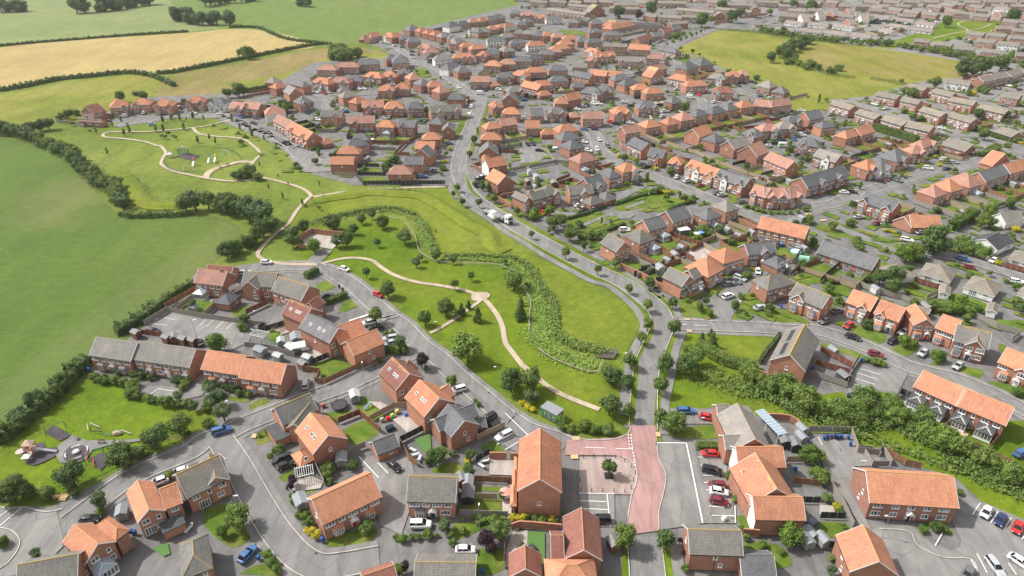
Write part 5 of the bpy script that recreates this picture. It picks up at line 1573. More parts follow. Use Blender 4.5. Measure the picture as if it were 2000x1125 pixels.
trees("""
@along the west edge of main road
#C4
517 218 22 s;768 348 35 s;1005 472 30 s;1240 610 32 s
#C5
240 733 38 s;245 875 38 s;200 972 40 s
#B4
875 380 55 s;855 555 58 s;855 765 50 s
#D3
1257 733 28 s;1137 727 24 s;1070 672 18 s;1105 620 25 s;998 585 16 s;1222 270 24 s;1190 378 22 s
@along the east edge of main road
#C4
412 45 25 s;902 300 30 s;1132 428 32 s;1385 575 36 s
#C5
257 565 36 s;428 715 38 s;440 898 48 s
#B4
1112 395 68 s;1087 572 56 s;1082 795 55 s
#A4
75 835 88 s;385 860 72 s
#D3
1372 705 26 s;1330 625 24 d;1280 605 20 d;1230 600 20 d;1248 203 14 t
@where the path meets the red road
#B4
735 495 76 d;715 720 80 d;1190 850 78 r
@on the lawn beside park road
#B3
800 300 105 r;1115 540 90 d;1280 530 95 r;1265 650 60 g;485 75 45 s;1185 45 50 p
#B4
170 660 40 b
@on the park lawn by the paths
#C3
430 495 30 s;590 620 62 d;860 825 45 s;1015 750 62 d;1075 800 35 r;1130 775 35 p;1182 740 26 p;1255 815 45 p;1080 580 30 s;1198 515 28 s;797 425 36 g;825 385 28 r;945 370 38 r;1068 400 34 g;715 235 52 r;555 125 50 d;395 105 34 r;512 270 26 s;472 70 34 g
1440 420 26 r;1475 540 38 r
#C4
395 545 72 r;440 715 26 p;435 785 46 p;490 585 26 g
@round the walled yard
#C2
1020 200 58 g;1015 265 50 d;1100 155 48 d;1308 128 60 d;1172 298 56 l;1335 265 48 g;1410 250 55 d;1465 180 38 d
@beside the small substation
#B4
370 850 62 L;428 895 42 b;530 870 60 L;600 900 45 L;700 890 55 b;640 905 35 b;75 705 26 y;110 735 26 y;150 755 24 y
@along the play area hedge line
#B1
470 1120 10 B
#A1
520 385 100 d;545 515 45 B;890 250 105 d;1010 220 55 b;1145 115 95 d;1305 20 80 r;325 535 65 b;210 520 55 b;60 490 110 d;725 570 72 g;745 665 40 b;270 965 48 g;10 890 55 L;1245 390 42 L;1375 90 25 B;160 450 30 b
@round the playing green's far side
#B1
690 430 42 b;760 440 45 b;830 450 46 b;900 460 42 b;980 470 45 b;960 530 55 b;1010 560 40 b;1080 585 40 b;1130 590 32 b;1180 600 40 l;1240 600 46 l;1310 560 40 g;1310 615 34 b;1370 620 40 b;1420 630 40 g;1290 450 45 B;1370 460 38 b;1340 500 32 b;990 405 40 B;1040 405 36 B;1110 425 30 B;870 390 30 B
#B2
30 590 60 g;95 660 70 g;130 770 70 g;40 700 55 g;150 585 30 B;185 600 30 B;225 605 32 B;250 635 32 B;290 635 28 B;325 645 30 b;20 860 45 b;5 745 40 b
@in the field-side car park
#C2
460 1010 80 l;665 840 42 g;650 900 42 L;275 735 42 g
@in the gardens by the loop road
#A2
460 65 28 b;400 95 22 b;545 210 52 b;480 255 32 L;640 430 42 u;625 480 30 u;910 345 55 b;870 390 32 L;900 400 40 b;920 440 32 L;655 590 32 b;640 550 28 b;690 680 32 b;740 690 42 L;760 740 42 L;770 800 38 y;820 830 40 y;1080 320 48 B;1180 780 58 b;1200 720 26 L;230 700 95 r;130 800 50 l;455 975 45 L;490 1030 48 L;530 1080 45 L;1450 860 42 L;1400 850 26 b;1420 1090 55 l;1470 1060 40 u
@beside park road's parking bays
#B3
462 390 55 u;490 450 22 B;682 545 46 l;310 260 58 g;330 320 40 b;200 200 25 b;250 195 25 b;270 325 45 b;855 690 22 L;880 715 26 L;160 395 26 b
#C3
500 810 52 s
@in the gardens by the tall house
#A3
185 260 72 d;230 230 55 r;130 300 30 L;445 245 46 d;420 330 34 L;435 370 45 d;420 290 28 y;310 235 30 b;685 540 36 d;250 760 55 g;300 820 38 b;135 830 40 b;60 845 30 b;25 845 28 L;200 835 22 L;390 800 32 b;460 700 20 L;390 715 20 b;510 705 28 L;560 860 68 u;660 800 78 r;620 720 50 l;600 920 50 u;320 890 36 L;760 705 36 y;820 705 36 y;860 700 28 L;920 710 28 b;970 720 34 b;1040 715 28 y;1080 725 26 b;1130 670 22 b;380 640 26 L;820 890 22 g
@beside the parking bays' front gardens
#A4
838 395 36 L;905 555 36 L;955 660 22 L;620 185 22 B;660 190 22 B;700 195 22 B;740 195 22 B;780 205 22 B;930 785 26 B;520 1075 32 l;480 870 22 u;510 960 22 u;420 20 60 r;870 580 18 b
1085 905 36 L;1290 820 92 l;960 850 30 b;1440 240 75 l;1470 380 50 l;1210 950 30 b;1490 560 22 b
@beside the flats and bins
#A5
0 250 50 r;20 400 60 r;130 620 34 y;150 660 32 b;60 560 40 b;860 770 46 B;910 790 36 B;760 790 32 b;90 1090 45 g;90 1000 28 b;170 760 28 l;1030 520 26 b
@at the green corner east of main road
#B5
265 235 32 p;345 250 46 p;330 200 26 p;150 430 80 d;215 350 72 r;160 310 50 l;60 840 80 l;1105 700 45 r;1480 800 40 r
@in the front gardens, east road
#B5
765 10 28 d;250 5 22 s;500 5 22 s
#C5
667 708 30 d;625 745 36 g;880 735 34 r;925 670 26 d;1140 755 32 d;1010 665 22 L;960 525 38 L;990 520 26 b;755 650 16 t;1160 690 14 b
#B6
350 130 45 B;630 250 50 l;865 365 60 L;1460 625 52 L;400 400 34 b;440 410 30 b;470 425 26 L;350 390 24 b;700 270 26 b
@among the gardens, upper right
#C6
870 250 110 d;650 350 82 l;720 340 60 l;450 530 62 d;550 600 60 d;650 480 40 g;560 510 75 g;1050 310 52 b;1120 340 50 L;1180 370 45 b;1200 110 50 r;1260 130 40 r;830 740 45 b;940 760 55 b;1010 760 50 l;1090 790 50 b;1160 770 40 L;870 770 40 b;1250 500 26 g;1360 560 24 b;1440 600 30 l;1100 520 30 b;1260 30 36 r;1310 430 26 y;930 320 30 y;480 190 16 y;500 190 16 y;525 195 16 y;550 205 16 y;1440 180 30 y;1400 240 40 b;270 290 36 b;300 320 30 b;690 590 25 b;640 640 22 b;1050 700 40 l
@around the old walled rubble gap
#C4
690 130 60 d;735 110 42 r;800 215 55 d;640 190 22 d;930 235 42 b;980 235 36 b;855 175 22 d;940 285 24 r;880 240 30 b;530 90 40 L;490 90 28 L;535 45 30 d;650 45 40 l;1030 120 14 t;910 20 12 t;1155 230 14 b
@on the play green's lawns
#D1
783 358 13 t;885 122 13 t;820 158 11 t;945 197 16 t;905 215 16 t;700 205 13 t;660 210 12 g;525 155 15 g;930 160 10 b;1190 122 15 t;1250 100 12 t;1312 108 16 t;1410 95 14 t;1345 175 15 t;1140 190 14 t;1195 190 14 t;1235 222 17 g;1280 252 18 g;1210 250 16 g;1185 245 14 g;1445 273 14 t
#D2
65 125 14 t;125 115 12 t;188 108 14 t;285 95 15 t;365 115 12 t;218 175 14 t;68 190 14 t;320 272 14 t;405 250 13 t;450 280 13 t;705 190 13 t;718 225 16 t;808 258 13 t;630 180 13 t;570 115 15 t;610 135 18 g;895 320 10 t;945 685 14 t;1090 735 14 t;1215 597 10 t;1060 480 22 g;1035 460 14 g;1207 370 18 t;1185 430 26 d;985 595 8 t;910 540 8 t;775 455 10 t;840 620 10 t;1105 760 14 b;1210 770 18 g;790 720 8 g;700 500 55 b;650 530 50 b;760 550 38 b;610 540 42 B;680 490 35 r;240 120 8 t;140 100 8 t
@along the spine road verges
#D3
1015 375 20 r;990 480 28 b;1045 340 18 y;985 525 18 b;1010 435 14 y;640 420 40 L;600 450 36 b;570 480 40 L;60 430 26 d;80 365 18 d;185 25 22 d;940 945 10 b;650 410 30 l;560 360 0.1 b;1330 685 20 l;880 65 18 d;480 85 14 p
1325 150 26 d;1340 105 16 r
#D4
200 145 28 d;215 110 16 r;105 600 24 b;155 610 22 t;205 625 24 t;95 270 24 s;62 378 22 s;560 605 30 d;245 705 24 g;200 400 0.1 b
#D5
75 405 30 l;30 395 20 y;165 430 26 l;308 488 20 y;410 505 30 r;240 540 22 t;310 455 18 d;1170 560 0.1 b;480 675 18 t;340 640 36 b;290 655 28 b;380 660 26 y;510 700 30 L;550 725 26 L;420 665 18 B;965 762 22 b;1010 775 22 b;1050 790 22 b;1090 800 22 b;1140 810 22 b;1190 812 20 b;1240 810 22 b;1290 808 22 b;1340 800 22 b;1400 785 26 b;500 735 20 y;650 940 50 b;700 960 36 b;770 930 34 d;1275 380 16 b;1400 410 24 b;1275 340 22 g;1280 310 20 l;1440 880 20 g;1400 415 20 g
#D6
65 245 16 y;300 612 16 t;700 655 24 L;700 665 14 y;690 625 16 t;880 460 18 y;650 535 16 y;210 640 10 b;1400 735 42 l;1260 790 52 l;1165 85 36 d;1370 105 32 d;1220 230 42 r;1190 200 30 r;750 120 30 b;690 110 32 b;620 65 24 b;600 530 22 L;630 550 16 L;1270 350 42 b;1220 370 36 b;1160 380 26 L;1300 330 34 b;850 270 26 g;1440 285 26 b;1480 300 18 y;105 125 18 r;180 165 26 l;130 170 22 g;850 400 16 y;740 490 12 b
@along the field margins, far left
#E1
880 708 38 d;1000 690 28 d;1050 700 30 d;500 835 34 d;550 830 30 b;450 850 28 b;350 905 42 d;280 915 40 d;220 930 42 d;1240 950 0.1 b;1340 745 26 b
#E2
305 385 46 l;270 385 36 l;335 380 34 l;240 655 52 l;280 665 36 l;160 680 34 d;700 20 36 B;740 10 30 d;760 18 28 d;930 365 48 b;990 365 55 b;1050 395 50 b;1110 385 46 b;1000 405 60 b;940 400 50 b;570 770 42 r;590 790 36 l;630 780 30 g;935 755 22 d;830 1100 14 t;1220 625 14 t;120 970 0.1 b;345 975 16 t;330 940 12 t;1000 570 0.1 b
@along the bypass, top
#E5
860 190 65 d;960 190 36 r;1060 40 42 d;1160 150 62 d;1240 120 42 d;360 75 60 r;235 140 42 u;40 110 60 d;320 240 32 r;670 330 26 r;600 350 42 b;755 345 18 s;800 325 14 s;845 305 16 s;640 385 22 b;700 365 16 s;575 405 20 b;520 370 22 b;645 475 22 r;765 498 20 s;830 530 14 s;670 540 12 t;690 555 14 t;620 580 18 b;515 900 24 r;240 700 18 t;690 1045 50 d;330 405 36 b;510 430 16 b;435 420 14 b;880 290 14 b;910 270 14 b;490 225 26 g;680 140 24 g
#E6
240 95 0.1 b;55 45 48 d;510 115 34 r;750 50 46 d;650 40 36 d;970 60 32 l;870 75 20 b;1440 20 20 b;920 40 50 l;1000 965 22 t;1070 975 24 b;890 945 18 b;390 760 32 b;205 940 16 b;640 210 20 B
@in the middle of the rough common
535 555 50 d;625 505 50 d;680 520 52 d;740 435 62 d;850 400 60 d;900 395 55 b;740 600 36 b;690 605 36 b;940 630 44 b;880 650 44 b;1090 680 36 d;1190 665 42 b;840 640 30 b;980 670 24 b
760 560 42 b;800 620 34 b;900 600 30 b;660 470 46 d;1140 700 34 b;1000 650 36 d;720 440 46 r;820 430 48 d
@at the far right wood edge
#E7
750 205 52 r;930 650 75 d;1110 640 80 d;1000 690 50 d;1290 610 72 d;1380 540 42 l;1470 620 42 b;1400 150 62 d;640 800 50 r;1240 170 0.1 b;400 910 60 b;460 900 50 b;350 890 50 b;1080 870 42 L;1010 905 32 y;1120 890 42 b;950 910 36 b;300 790 26 b;1060 1100 42 r;1180 600 50 b;1040 580 45 b;880 365 0.1 b;865 370 26 B;985 410 26 B;450 300 24 b;305 290 24 r;1240 240 18 B;380 90 22 b;700 100 24 b;640 75 24 b
""")
# --- belts: rows of separate small trees / bushes grown together
def belt(s, Rm, step, jit, kinds, ph, seed=1, group=None):
    rnd = random.Random(seed); ps = gp(s, 0); acc = 0
    for a, b in zip(ps[:-1], ps[1:]):
        L = (b-a).length; d = (b-a)/L
        while acc < L:
            q = a+d*acc+Vector((rnd.uniform(-jit, jit), rnd.uniform(-jit, jit), 0)); r = Rm*rnd.uniform(.75, 1.25)
            v = Vector((q.x, q.y, 0)); dep = v.y*CT+CAM_H*ST; px = 1000+F*v.x/dep
            tree(q, r, rnd.choice(kinds), ph, px, group)
            acc += step*rnd.uniform(.75, 1.25)
        acc -= L
belt("D2 250,800 330,790 470,800 560,820", 4.0, 4.6, 1.2, 'ddgr', 'in the copse below the play green', 3)
belt("D2 560,790 700,860 800,900 860,950", 4.6, 4.6, 1.5, 'ddgr', 'in the copse by the footbridge', 4)
belt("D2 860,960 760,1010 690,1070 620,1100 520,1170", 3.0, 3.6, .8, 'dBr', 'along the dark hedge line', 5)
belt("D1 0,235 120,245 250,290 360,340 460,390 560,430", 3.4, 3.0, 1.0, 'gdrbB', 'in the upper crop-field hedge', 6)
belt("D1 560,460 620,520 680,570 760,620 870,640 880,720 920,790", 3.2, 3.0, 1.0, 'gdrbB', 'in the lower crop-field hedge', 7)
belt("B5 600,560 720,610 860,650 960,700 1060,760", 2.8, 2.3, 1.3, 'rlbr', 'in the belt below the solar house', 8)
belt("B5 1090,780 1250,820 1400,880 B6 300,760 500,860", 2.7, 2.2, 1.3, 'rlbrb', 'in the belt behind the bin store', 9)
belt("B6 430,740 620,850 800,960 1000,1060", 2.5, 2.3, 1.2, 'rlbr', 'in the belt under the long terrace', 10)
belt("A5 900,220 1080,290 1250,370 1500,500", 2.5, 2.3, 1.1, 'rlbr', 'in the belt at the right edge', 11)
belt("E6 380,300 560,340 760,370 1000,400 1200,420 1500,450", 3.4, 4.6, 1.4, 'dbbl', 'in the hedge behind the bungalows', 12)
belt("E7 0,440 250,460 420,490 620,520 820,560 1000,580", 3.4, 4.8, 1.6, 'dbbl', 'in the hedge below the terraces', 13)
belt("B1 20,880 250,690 420,560 560,400 640,330", 2.2, 3.6, 1.2, 'dBbrg', 'on top of the playing green hedge', 21)
belt("E1 20,90 100,90 200,80", 8, 10, 2, 'dB', 'at the top left field corner', 14)
belt("E1 560,95 700,90 850,70 1000,50 1130,30", 8, 10, 3, 'dgB', 'in the top left copse', 15)
belt("E1 1290,140 1400,180 1500,190 E2 60,180 160,190", 7, 7, 4, 'dgB', 'in the copse by the barley field', 16)
belt("E2 0,50 100,30 250,20 400,5", 8, 9, 4, 'dgB', 'in the wood top left of centre', 17)
belt("E4 300,12 450,22 600,30 750,40 1000,30", 8, 9, 3, 'dd', 'in the dark wood at top centre', 18)
# --- hedges
def hedge(s, w, h, label, mat='leafd', dens=26, leaf=.22, cat='hedge', name='hedge', clip=True):
    ps = smooth(gp(s), 3); rnd = random.Random(len(label)+int(ps[0].x)); mb = MB()
    far = ps[0].y > 450; L_ = 0
    lump = .04 if clip else .38
    for i, (a, b) in enumerate(zip(ps[:-1], ps[1:])):
        d = b-a; L = d.length
        if L < .01: continue
        L_ += L; d.normalize(); n = Vector((-d.y, d.x, 0))
        k = max(1, int(L/1.2)); 
        for j in range(k):
            c = a+d*L*(j+.5)/k; hh = h*(1+rnd.uniform(-lump, lump)); ww = w*(1+rnd.uniform(-lump, lump))
            mb.box(c.x+n.x*rnd.uniform(-lump, lump), c.y+n.y*rnd.uniform(-lump, lump), GZ-.1, L/k*(1.25 if clip else 1.7), ww*(.82 if clip else .62), hh*(.90 if clip else .74), 0, math.atan2(d.y, d.x)+(0 if clip else rnd.uniform(-.5,.5)), .86 if clip else .6)
        p0x = a.x+a.y; m = int(L*(w+2*h)*dens*(1 if clip else 1.4)*(.35 if far else 1))
        for j in range(m):
            t = rnd.random()*L; q = rnd.random()*(w+2*h)
            if q < h: o, z, nn = -w/2, q, -n
            elif q < h+w: o, z, nn = q-h-w/2, h, Vector((0,0,1))
            else: o, z, nn = w/2, q-h-w, n
            wob = 0 if clip else .28*math.sin((p0x+t)*1.9)+.22*math.sin((p0x+t)*.83+1); bump_ = 1+wob+rnd.uniform(-.10 if clip else -.45, .06+lump*.5)
            p = a+d*t+n*o*.92*bump_; leafq(mb, (p.x, p.y, GZ+z*bump_), nn, leaf*(1.8 if far else 1), rnd)
    if not clip:
        pass
    o = mb.build(name, M[mat], uv=False); tag(o, label, cat); return o
hedge("B5 230,305 300,340 400,400 520,440 670,470", 3.2, 2.2, 'long bright clipped hedge curving across the grass triangle', 'leaf', 40)
hedge("B5 835,215 780,290 730,350 685,420", 1.0, 1.3, 'low brown-green hedge leading up to the solar-panelled house', 'leafs', 30)
hedge("C3 -10,545 40,520 80,500", 2.0, 1.9, 'tall rounded dark hedge beside the drive below the sandy path', 'leafd', 40)
hedge("C3 140,735 290,675", 1.7, 1.5, 'flat-topped clipped green hedge beside the black car', 'leafd', 40)
hedge("B3 195,345 330,290", 1.5, 1.4, 'dark clipped hedge on the corner where the pink figure stands', 'leafd', 36)
hedge("B1 0,910 100,830 250,700 400,580 560,400 650,310", 3.4, 2.3, 'thick dark hedge between the crop field and playing green', 'leafd', 34, .30, clip=False)
hedge("C1 870,960 960,900 1080,830 1180,750", 3.0, 2.2, 'dark bushy hedge behind the field-side car park', 'leafd', 18, .3, clip=False)
hedge("C1 1190,740 1300,660 1420,590", 1.8, 1.8, 'narrow hedge beside the timber fence at the field', 'leafd', 20, .25, clip=False)
hedge("C1 890,80 1000,95 1150,90 1300,85 1400,70", 2.5, 1.6, 'low dark hedge crossing below the mown bank', 'leafd', 14, .28, clip=False)
hedge("E1 0,340 200,322 400,305 700,282 1000,258 1380,235", 2.2, 1.3, 'thin dark hedge above the barley field', 'leafd', 8, .5, clip=False)
hedge("E1 0,670 200,635 450,585 650,568 900,540 1100,560 1280,635", 3, 1.8, 'long hedge between barley field and yellow meadow', 'leafd', 8, .5, clip=False)
hedge("E1 1150,545 1300,530 1500,490 E2 0,490 200,450 500,390 700,350 850,325", 2.6, 1.6, 'hedge running along the lower side of the barley field', 'leafd', 8, .5, clip=False)
hedge("E2 180,205 380,205 480,245 600,290 850,322 930,328", 2.4, 1.4, 'hedge separating the barley from the far green field', 'leafd', 8, .5, clip=False)
hedge("E2 300,680 490,650", 3, 2.5, 'dark hedge behind the orange garden fences', 'leafd', 14, .35)
hedge("D2 1150,355 1270,330", 1.5, 1.2, 'clipped hedge in front of the small hipped garage', 'leafy', 30)
hedge("D6 400,200 470,225 560,250 640,275 710,300", 3.5, 3.2, 'tall dark evergreen hedge behind the old estate houses', 'leafd', 20, .3)
hedge("C4 780,110 880,85 960,60 1060,20", 1.2, 1.0, 'low hedge edging the upper side of the green', 'leafs', 30)
hedge("C4 1000,225 1100,185 1200,150", 1.5, 1.0, 'dark low hedge edging the lower side of the green', 'leafd', 30)
hedge("D5 0,755 150,705 300,665 400,655", 1.6, 1.0, 'hedge with yellow blossom along the narrow green', 'leafy', 30)
hedge("D5 390,800 500,755 590,735", 1.3, 1.0, 'dark hedge above the slate roofs', 'leafd', 30)
hedge("C6 965,190 1050,140 1130,90", 3.0, 3.0, 'tall yellow-green hedge beside the white bungalow', 'leafy', 26, .3, clip=False)
hedge("C6 1000,290 1100,330 1240,380", 3.5, 2.4, 'overgrown hedge in front of the white chalet bungalow', 'leafy', 22, .3, clip=False)
hedge("A3 490,760 560,735 700,720", .8, .8, 'low hedge along the garden path', 'leaf', 30)
hedge("A4 600,195 690,200 795,210", 1.8, 1.3, 'dark clipped hedge above the parked red car', 'leafd', 36)
hedge("D6 1330,395 1400,400", 2.0, 1.5, 'bright clipped hedge on the corner of the avenue', 'leafy', 30)
hedge("D6 1100,190 1260,250 1400,290 1480,300", 2.5, 1.8, 'dark hedge in front of the brown bungalow', 'leafd', 20, .3)
# --- reed bed and ditch planting, counted by nobody
def reeds(name, lines, label, mat='reed', seed=4, h=1.3):
    rnd = random.Random(seed); mb = MB()
    for s, w, dens in lines:
        ps = smooth(gp(s), 3)
        for a, b in zip(ps[:-1], ps[1:]):
            d = b-a; L = d.length
            if L < .01: continue
            d.normalize(); n = Vector((-d.y, d.x, 0))
            for j in range(int(L*w*dens*1.6)):
                q = a+d*rnd.random()*L+n*rnd.gauss(0, w/4.2); hh = h*rnd.uniform(.5, 1.2)
                leafq(mb, (q.x, q.y, GZ+hh*.55), (0, 0, 1), .34, rnd)
                leafq(mb, (q.x+rnd.uniform(-.3,.3), q.y+rnd.uniform(-.3,.3), GZ+hh*.35), (rnd.uniform(-1,1), -.5, .8), .36, rnd)
    o = mb.build(name, M[mat], uv=False); tag(o, label, 'reeds' if 'reed' in name else 'undergrowth', kind='stuff')
reeds('rough_ditch_grass', [("C3 20,140 130,110 260,80 400,58 550,42 700,60 800,100 840,170 860,250 900,320 960,370", 5, 3.2), ("C3 990,400 1100,400 1250,400 1400,410 1500,415", 3.5, 3.2),
  ("C4 330,430 420,500 480,580 540,680 590,800 600,930 560,1020", 8, 2.8), ("B4 150,150 200,250 300,330 400,380 520,420 620,450", 8, 2.8)], 'rough pale-green grass and weeds along the winding ditch', 'reed', 4, .35)
reeds('reed_bed', [("C3 60,125 200,92 330,66 450,45 600,28 700,48 790,80", 2.6, 9), ("C3 860,150 880,190 905,250 935,310 945,350", 1.8, 9), ("C3 1000,385 1150,380 1300,382 1450,392", 1.8, 8),
  ("C4 330,385 430,410 520,480 560,560 600,620 660,690 690,780 690,900 700,960", 2.6, 10), ("B4 320,200 400,255 520,300 640,325 690,345", 4, 9)], 'narrow band of tall dark-green reeds in the ditch bottom', 'leaf', 5, 1.5)
reeds('undergrowth', [("B5 230,470 340,540 460,570 560,590 680,640", 10, 2.6), ("B5 640,600 800,700 950,780 1100,840 1300,900 1460,970", 3, 3), ("A5 180,30 400,140 620,210 760,270 950,340 1150,420 1350,500 1500,560", 3.5, 3), ("E6 680,620 850,650 1000,690 1150,740 1350,760", 14, .8), ("E7 0,770 150,790 330,830", 14, .8), ("E6 100,290 400,310 700,350", 10, .8), ("E5 1000,290 1250,310 1500,330", 10, .8),("D1 560,420 700,490 760,540 800,570", 4, 1.5)], 'rough tall weeds and brambles beside the tree belts', 'leaf', 9, 1.0)
reeds('belt_undergrowth', [("B5 600,590 720,650 860,700 960,750 1060,800", 7, 4), ("B5 1090,810 1250,860 1400,920 B6 300,800 500,900", 7, 4), ("B6 430,790 620,900 800,1000 1000,1090", 6, 4), ("A5 900,260 1080,330 1250,410 1500,540", 6, 4), ("D1 0,245 120,255 250,300 360,350 460,400 560,450 620,530 680,585 760,640 870,680", 6, 1.6), ("E6 380,310 560,350 760,380 1000,410 1200,430 1500,460", 7, .6)], 'dense leafy undergrowth filling the tree belts', 'leaf', 19, 2.6)
reeds('swale_bank', [("D2 1180,720 1300,690 1500,665", 3, 2), ("D3 0,760 300,660 600,640 850,660 1000,760 1200,900 1350,980", 3, 2.0), ("D1 870,520 960,560 1040,620 1080,700 1180,760 1350,760", 5, 1.6)], 'longer grass along the shoulder of the mown swale', 'reed', 12, .25)
# ================================================================ GARDENS, FENCES, SHEDS
FCOL = {'brown timber': (.25,.13,.07), 'weathered grey timber': (.27,.25,.22), 'charcoal-painted timber': (.045,.05,.055), 'pale timber': (.36,.28,.19), 'red-brown timber': (.20,.08,.05)}
FMID = []
def fence_mesh(root, segs, hgt=1.8, col=(.25,.13,.07), near=True, gap=False):
    pn, po = MB(), MB()
    for a, b in segs:
        d = b-a; L = d.length
        if L < .5: continue
        an = math.atan2(d.y, d.x); m = (a+b)/2; k = max(1, int(round(L/1.85)))
        for i in range(k):
            c = a+d*(i+.5)/k
            pn.box(c.x, c.y, .05, L/k-.08, .05, hgt-.1+.03*(i % 2), 0, an)
            if near: pn.box(c.x, c.y, hgt-.04, L/k, .09, .05, 0, an); pn.box(c.x, c.y, .5, L/k, .07, .08, 0, an)
        for i in range(k+1):
            c = a+d*i/k; po.box(c.x, c.y, 0, .11, .11, hgt+.08, 0, an)
    p = pn.build('panel', M['tint'], root, uv=False); p.color = c4(col)
    q = po.build('post', M['timberr'], root, uv=False)
def fence(s, look, label, hgt=1.8, color=None):
    ps = gp(s); c = (ps[0]+ps[-1])/2; root = empty('timber_fence', (c.x, c.y, GZ)); q = [p-Vector((c.x, c.y, 0)) for p in ps]
    fence_mesh(root, list(zip(q[:-1], q[1:])), hgt, color or FCOL[look]); tag(root, label, 'fence', 'boundary fences built in panels')
    for a, b in zip(ps[:-1], ps[1:]): FMID.append(((a+b)/2, (b-a).normalized(), (b-a).length))
# shared small things
def shed_meshes():
    w = MB(); w.box(0,0,0,1.9,2.5,1.9); w.add([(-.95,-1.25,1.9),(.95,-1.25,1.9),(0,-1.25,2.4),(-.95,1.25,1.9),(.95,1.25,1.9),(0,1.25,2.4)], [(0,1,2),(5,4,3)])
    r = MB(); slab(r, [(-1.1,-1.4,1.84),(-1.1,1.4,1.84),(0,1.4,2.46),(0,-1.4,2.46)], .05); slab(r, [(1.1,-1.4,1.84),(1.1,1.4,1.84),(0,1.4,2.46),(0,-1.4,2.46)], .05)
    d = MB(); d.box(0,-1.27,.05,.8,.04,1.7)
    return w.mesh('shed_wall', [M['tint']]), r.mesh('shed_roof', [M['tint']]), d.mesh('shed_door', [M['tint']])
SHED = shed_meshes()
def shed(p, rz, col, rc, look, ph, px, s=1):
    root = empty('garden_shed', (p.x, p.y, GZ), rz); 
    for me, c in ((SHED[0], col), (SHED[1], rc), (SHED[2], tuple(x*.75 for x in col))):
        o = link(me.name, me, root, None, 0, c); o.scale = (s, s, 1)
    pend(root, look, px, ph, 'shed', 'garden sheds '+ph)
def sheds(txt, ph):
    for it in txt.split(';'):
        k = it.split(); q = tp(k[0], float(k[1]), float(k[2])); p = P(*q, 1.0); c = {'g':((.30,.31,.30),(.27,.29,.31),'grey garden shed'),'b':((.20,.10,.06),(.25,.25,.25),'brown timber shed'),'w':((.6,.6,.58),(.30,.31,.33),'pale summer-house shed'),'t':((.25,.33,.31),(.45,.48,.47),'pale green garden shed'),'d':((.06,.065,.07),(.20,.2,.21),'dark painted shed')}[k[3]]
        shed(p, R(float(k[4])) if len(k) > 4 else .3, c[0], c[1], c[2], ph, q[0], float(k[5]) if len(k) > 5 else 1)
sheds("B2 560,265 t".replace(',', ' ')+";B2 670 235 g 20 1.5;B2 640 310 t 50 1.3;B2 410 330 g 60 1.3;B2 540 375 t 60;B2 1100 660 t 20 1.2;B2 720 430 b 50;C2 155 985 b;B2 755 385 t 60", 'behind the long terraces')
sheds("B1 1000 110 b 60;B1 1225 145 b 60;B1 1345 155 b 60;B1 1415 165 b 60", 'backing onto the field-side car park')
sheds("A1 900 670 g 20 1.1;A2 705 590 g 30 1.3;A2 1005 280 g 10 1.2;A3 430 450 g 0 1.1;A3 430 540 d 0 1.3;A3 380 430 b;A3 1490 900 b", 'by the loop road gardens')
sheds("A4 1430 830 g 20;A4 1410 880 g 10;B5 995 905 g;B5 990 965 g;B5 865 985 d 0 1.3;B5 940 1015 d 0 1.1;B5 1300 515 d 20 1.2;B5 1225 330 g 20;B6 890 945 b;A5 20 870 g", 'on the right-hand side gardens')
sheds("C5 335 470 w 20 1.2;C5 440 375 w 20 1.1;C5 1390 330 g;C5 830 195 g;C4 1460 475 w 10 1.1;D4 555 555 w 10 1.4;D4 505 520 w 10 1.1;D4 490 590 b 20 1.2;D4 680 600 b 10 1.4;D5 1280 590 g;D5 1370 860 g;D3 450 420 g;D3 400 375 g;C6 410 630 w;C6 780 760 b 20 1.2;C5 1010 215 g;D6 1420 610 g;D2 1000 150 g", 'in the estate back gardens')
# ---- explicit fences and walls near the camera
fence("B2 810,560 880,572 1250,400", 'brown timber', 'long brown timber fence beside the lane joining the loop road')
fence("B2 820,565 850,495 720,475", 'brown timber', 'short brown timber fence beside the parked silver car')
fence("B2 780,430 985,345", 'charcoal-painted timber', 'dark concrete-post fence above the sloping lawn with bunting', )
fence("B2 980,860 1140,795 1280,925", 'red-brown timber', 'red-brown fence round the bright lawn behind the skylight house')
fence("B2 1215,840 1390,745 B3 350,745", 'pale timber', 'pale timber fence between the patio and the toy-strewn yard')
fence("B3 305,1000 530,885", 'charcoal-painted timber', 'black panel fence above the grey sun loungers')
fence("B3 870,985 1070,890", 'pale timber', 'pale timber fence beside the white estate car')
fence("B3 0,790 170,930", 'red-brown timber', 'red-brown fence beside the garden play yard')
fence("A2 920,290 1180,190", 'weathered grey timber', 'weathered fence behind the brick gable and small carport')
fence("A2 660,400 800,350 820,345", 'charcoal-painted timber', 'dark fence behind the white pergola')
fence("A2 820,350 880,470", 'weathered grey timber', 'thin grey fence between two small gardens')
fence("A2 600,500 680,600", 'weathered grey timber', 'grey picket fence beside the pavement near the pergola')
fence("A2 1430,160 1500,290 A3 60,330", 'brown timber', 'brown fence below the grey sun loungers')
fence("A3 480,440 750,455", 'brown timber', 'orange-brown fence across the garden left of the tall house')
fence("A3 480,570 640,575", 'pale timber', 'pale concrete-coloured fence behind the grey shed')
fence("A3 370,690 560,700 720,705", 'weathered grey timber', 'low weathered fence above the footpath hedge')
fence("A3 690,1075 700,890", 'red-brown timber', 'red-brown fence left of the artificial lawn')
fence("A3 485,300 590,240", 'charcoal-painted timber', 'dark fence round the grey patio corner')
fence("C2 110,790 350,835 830,905", 'weathered grey timber', 'long weathered fence along the top of the field-side car park')
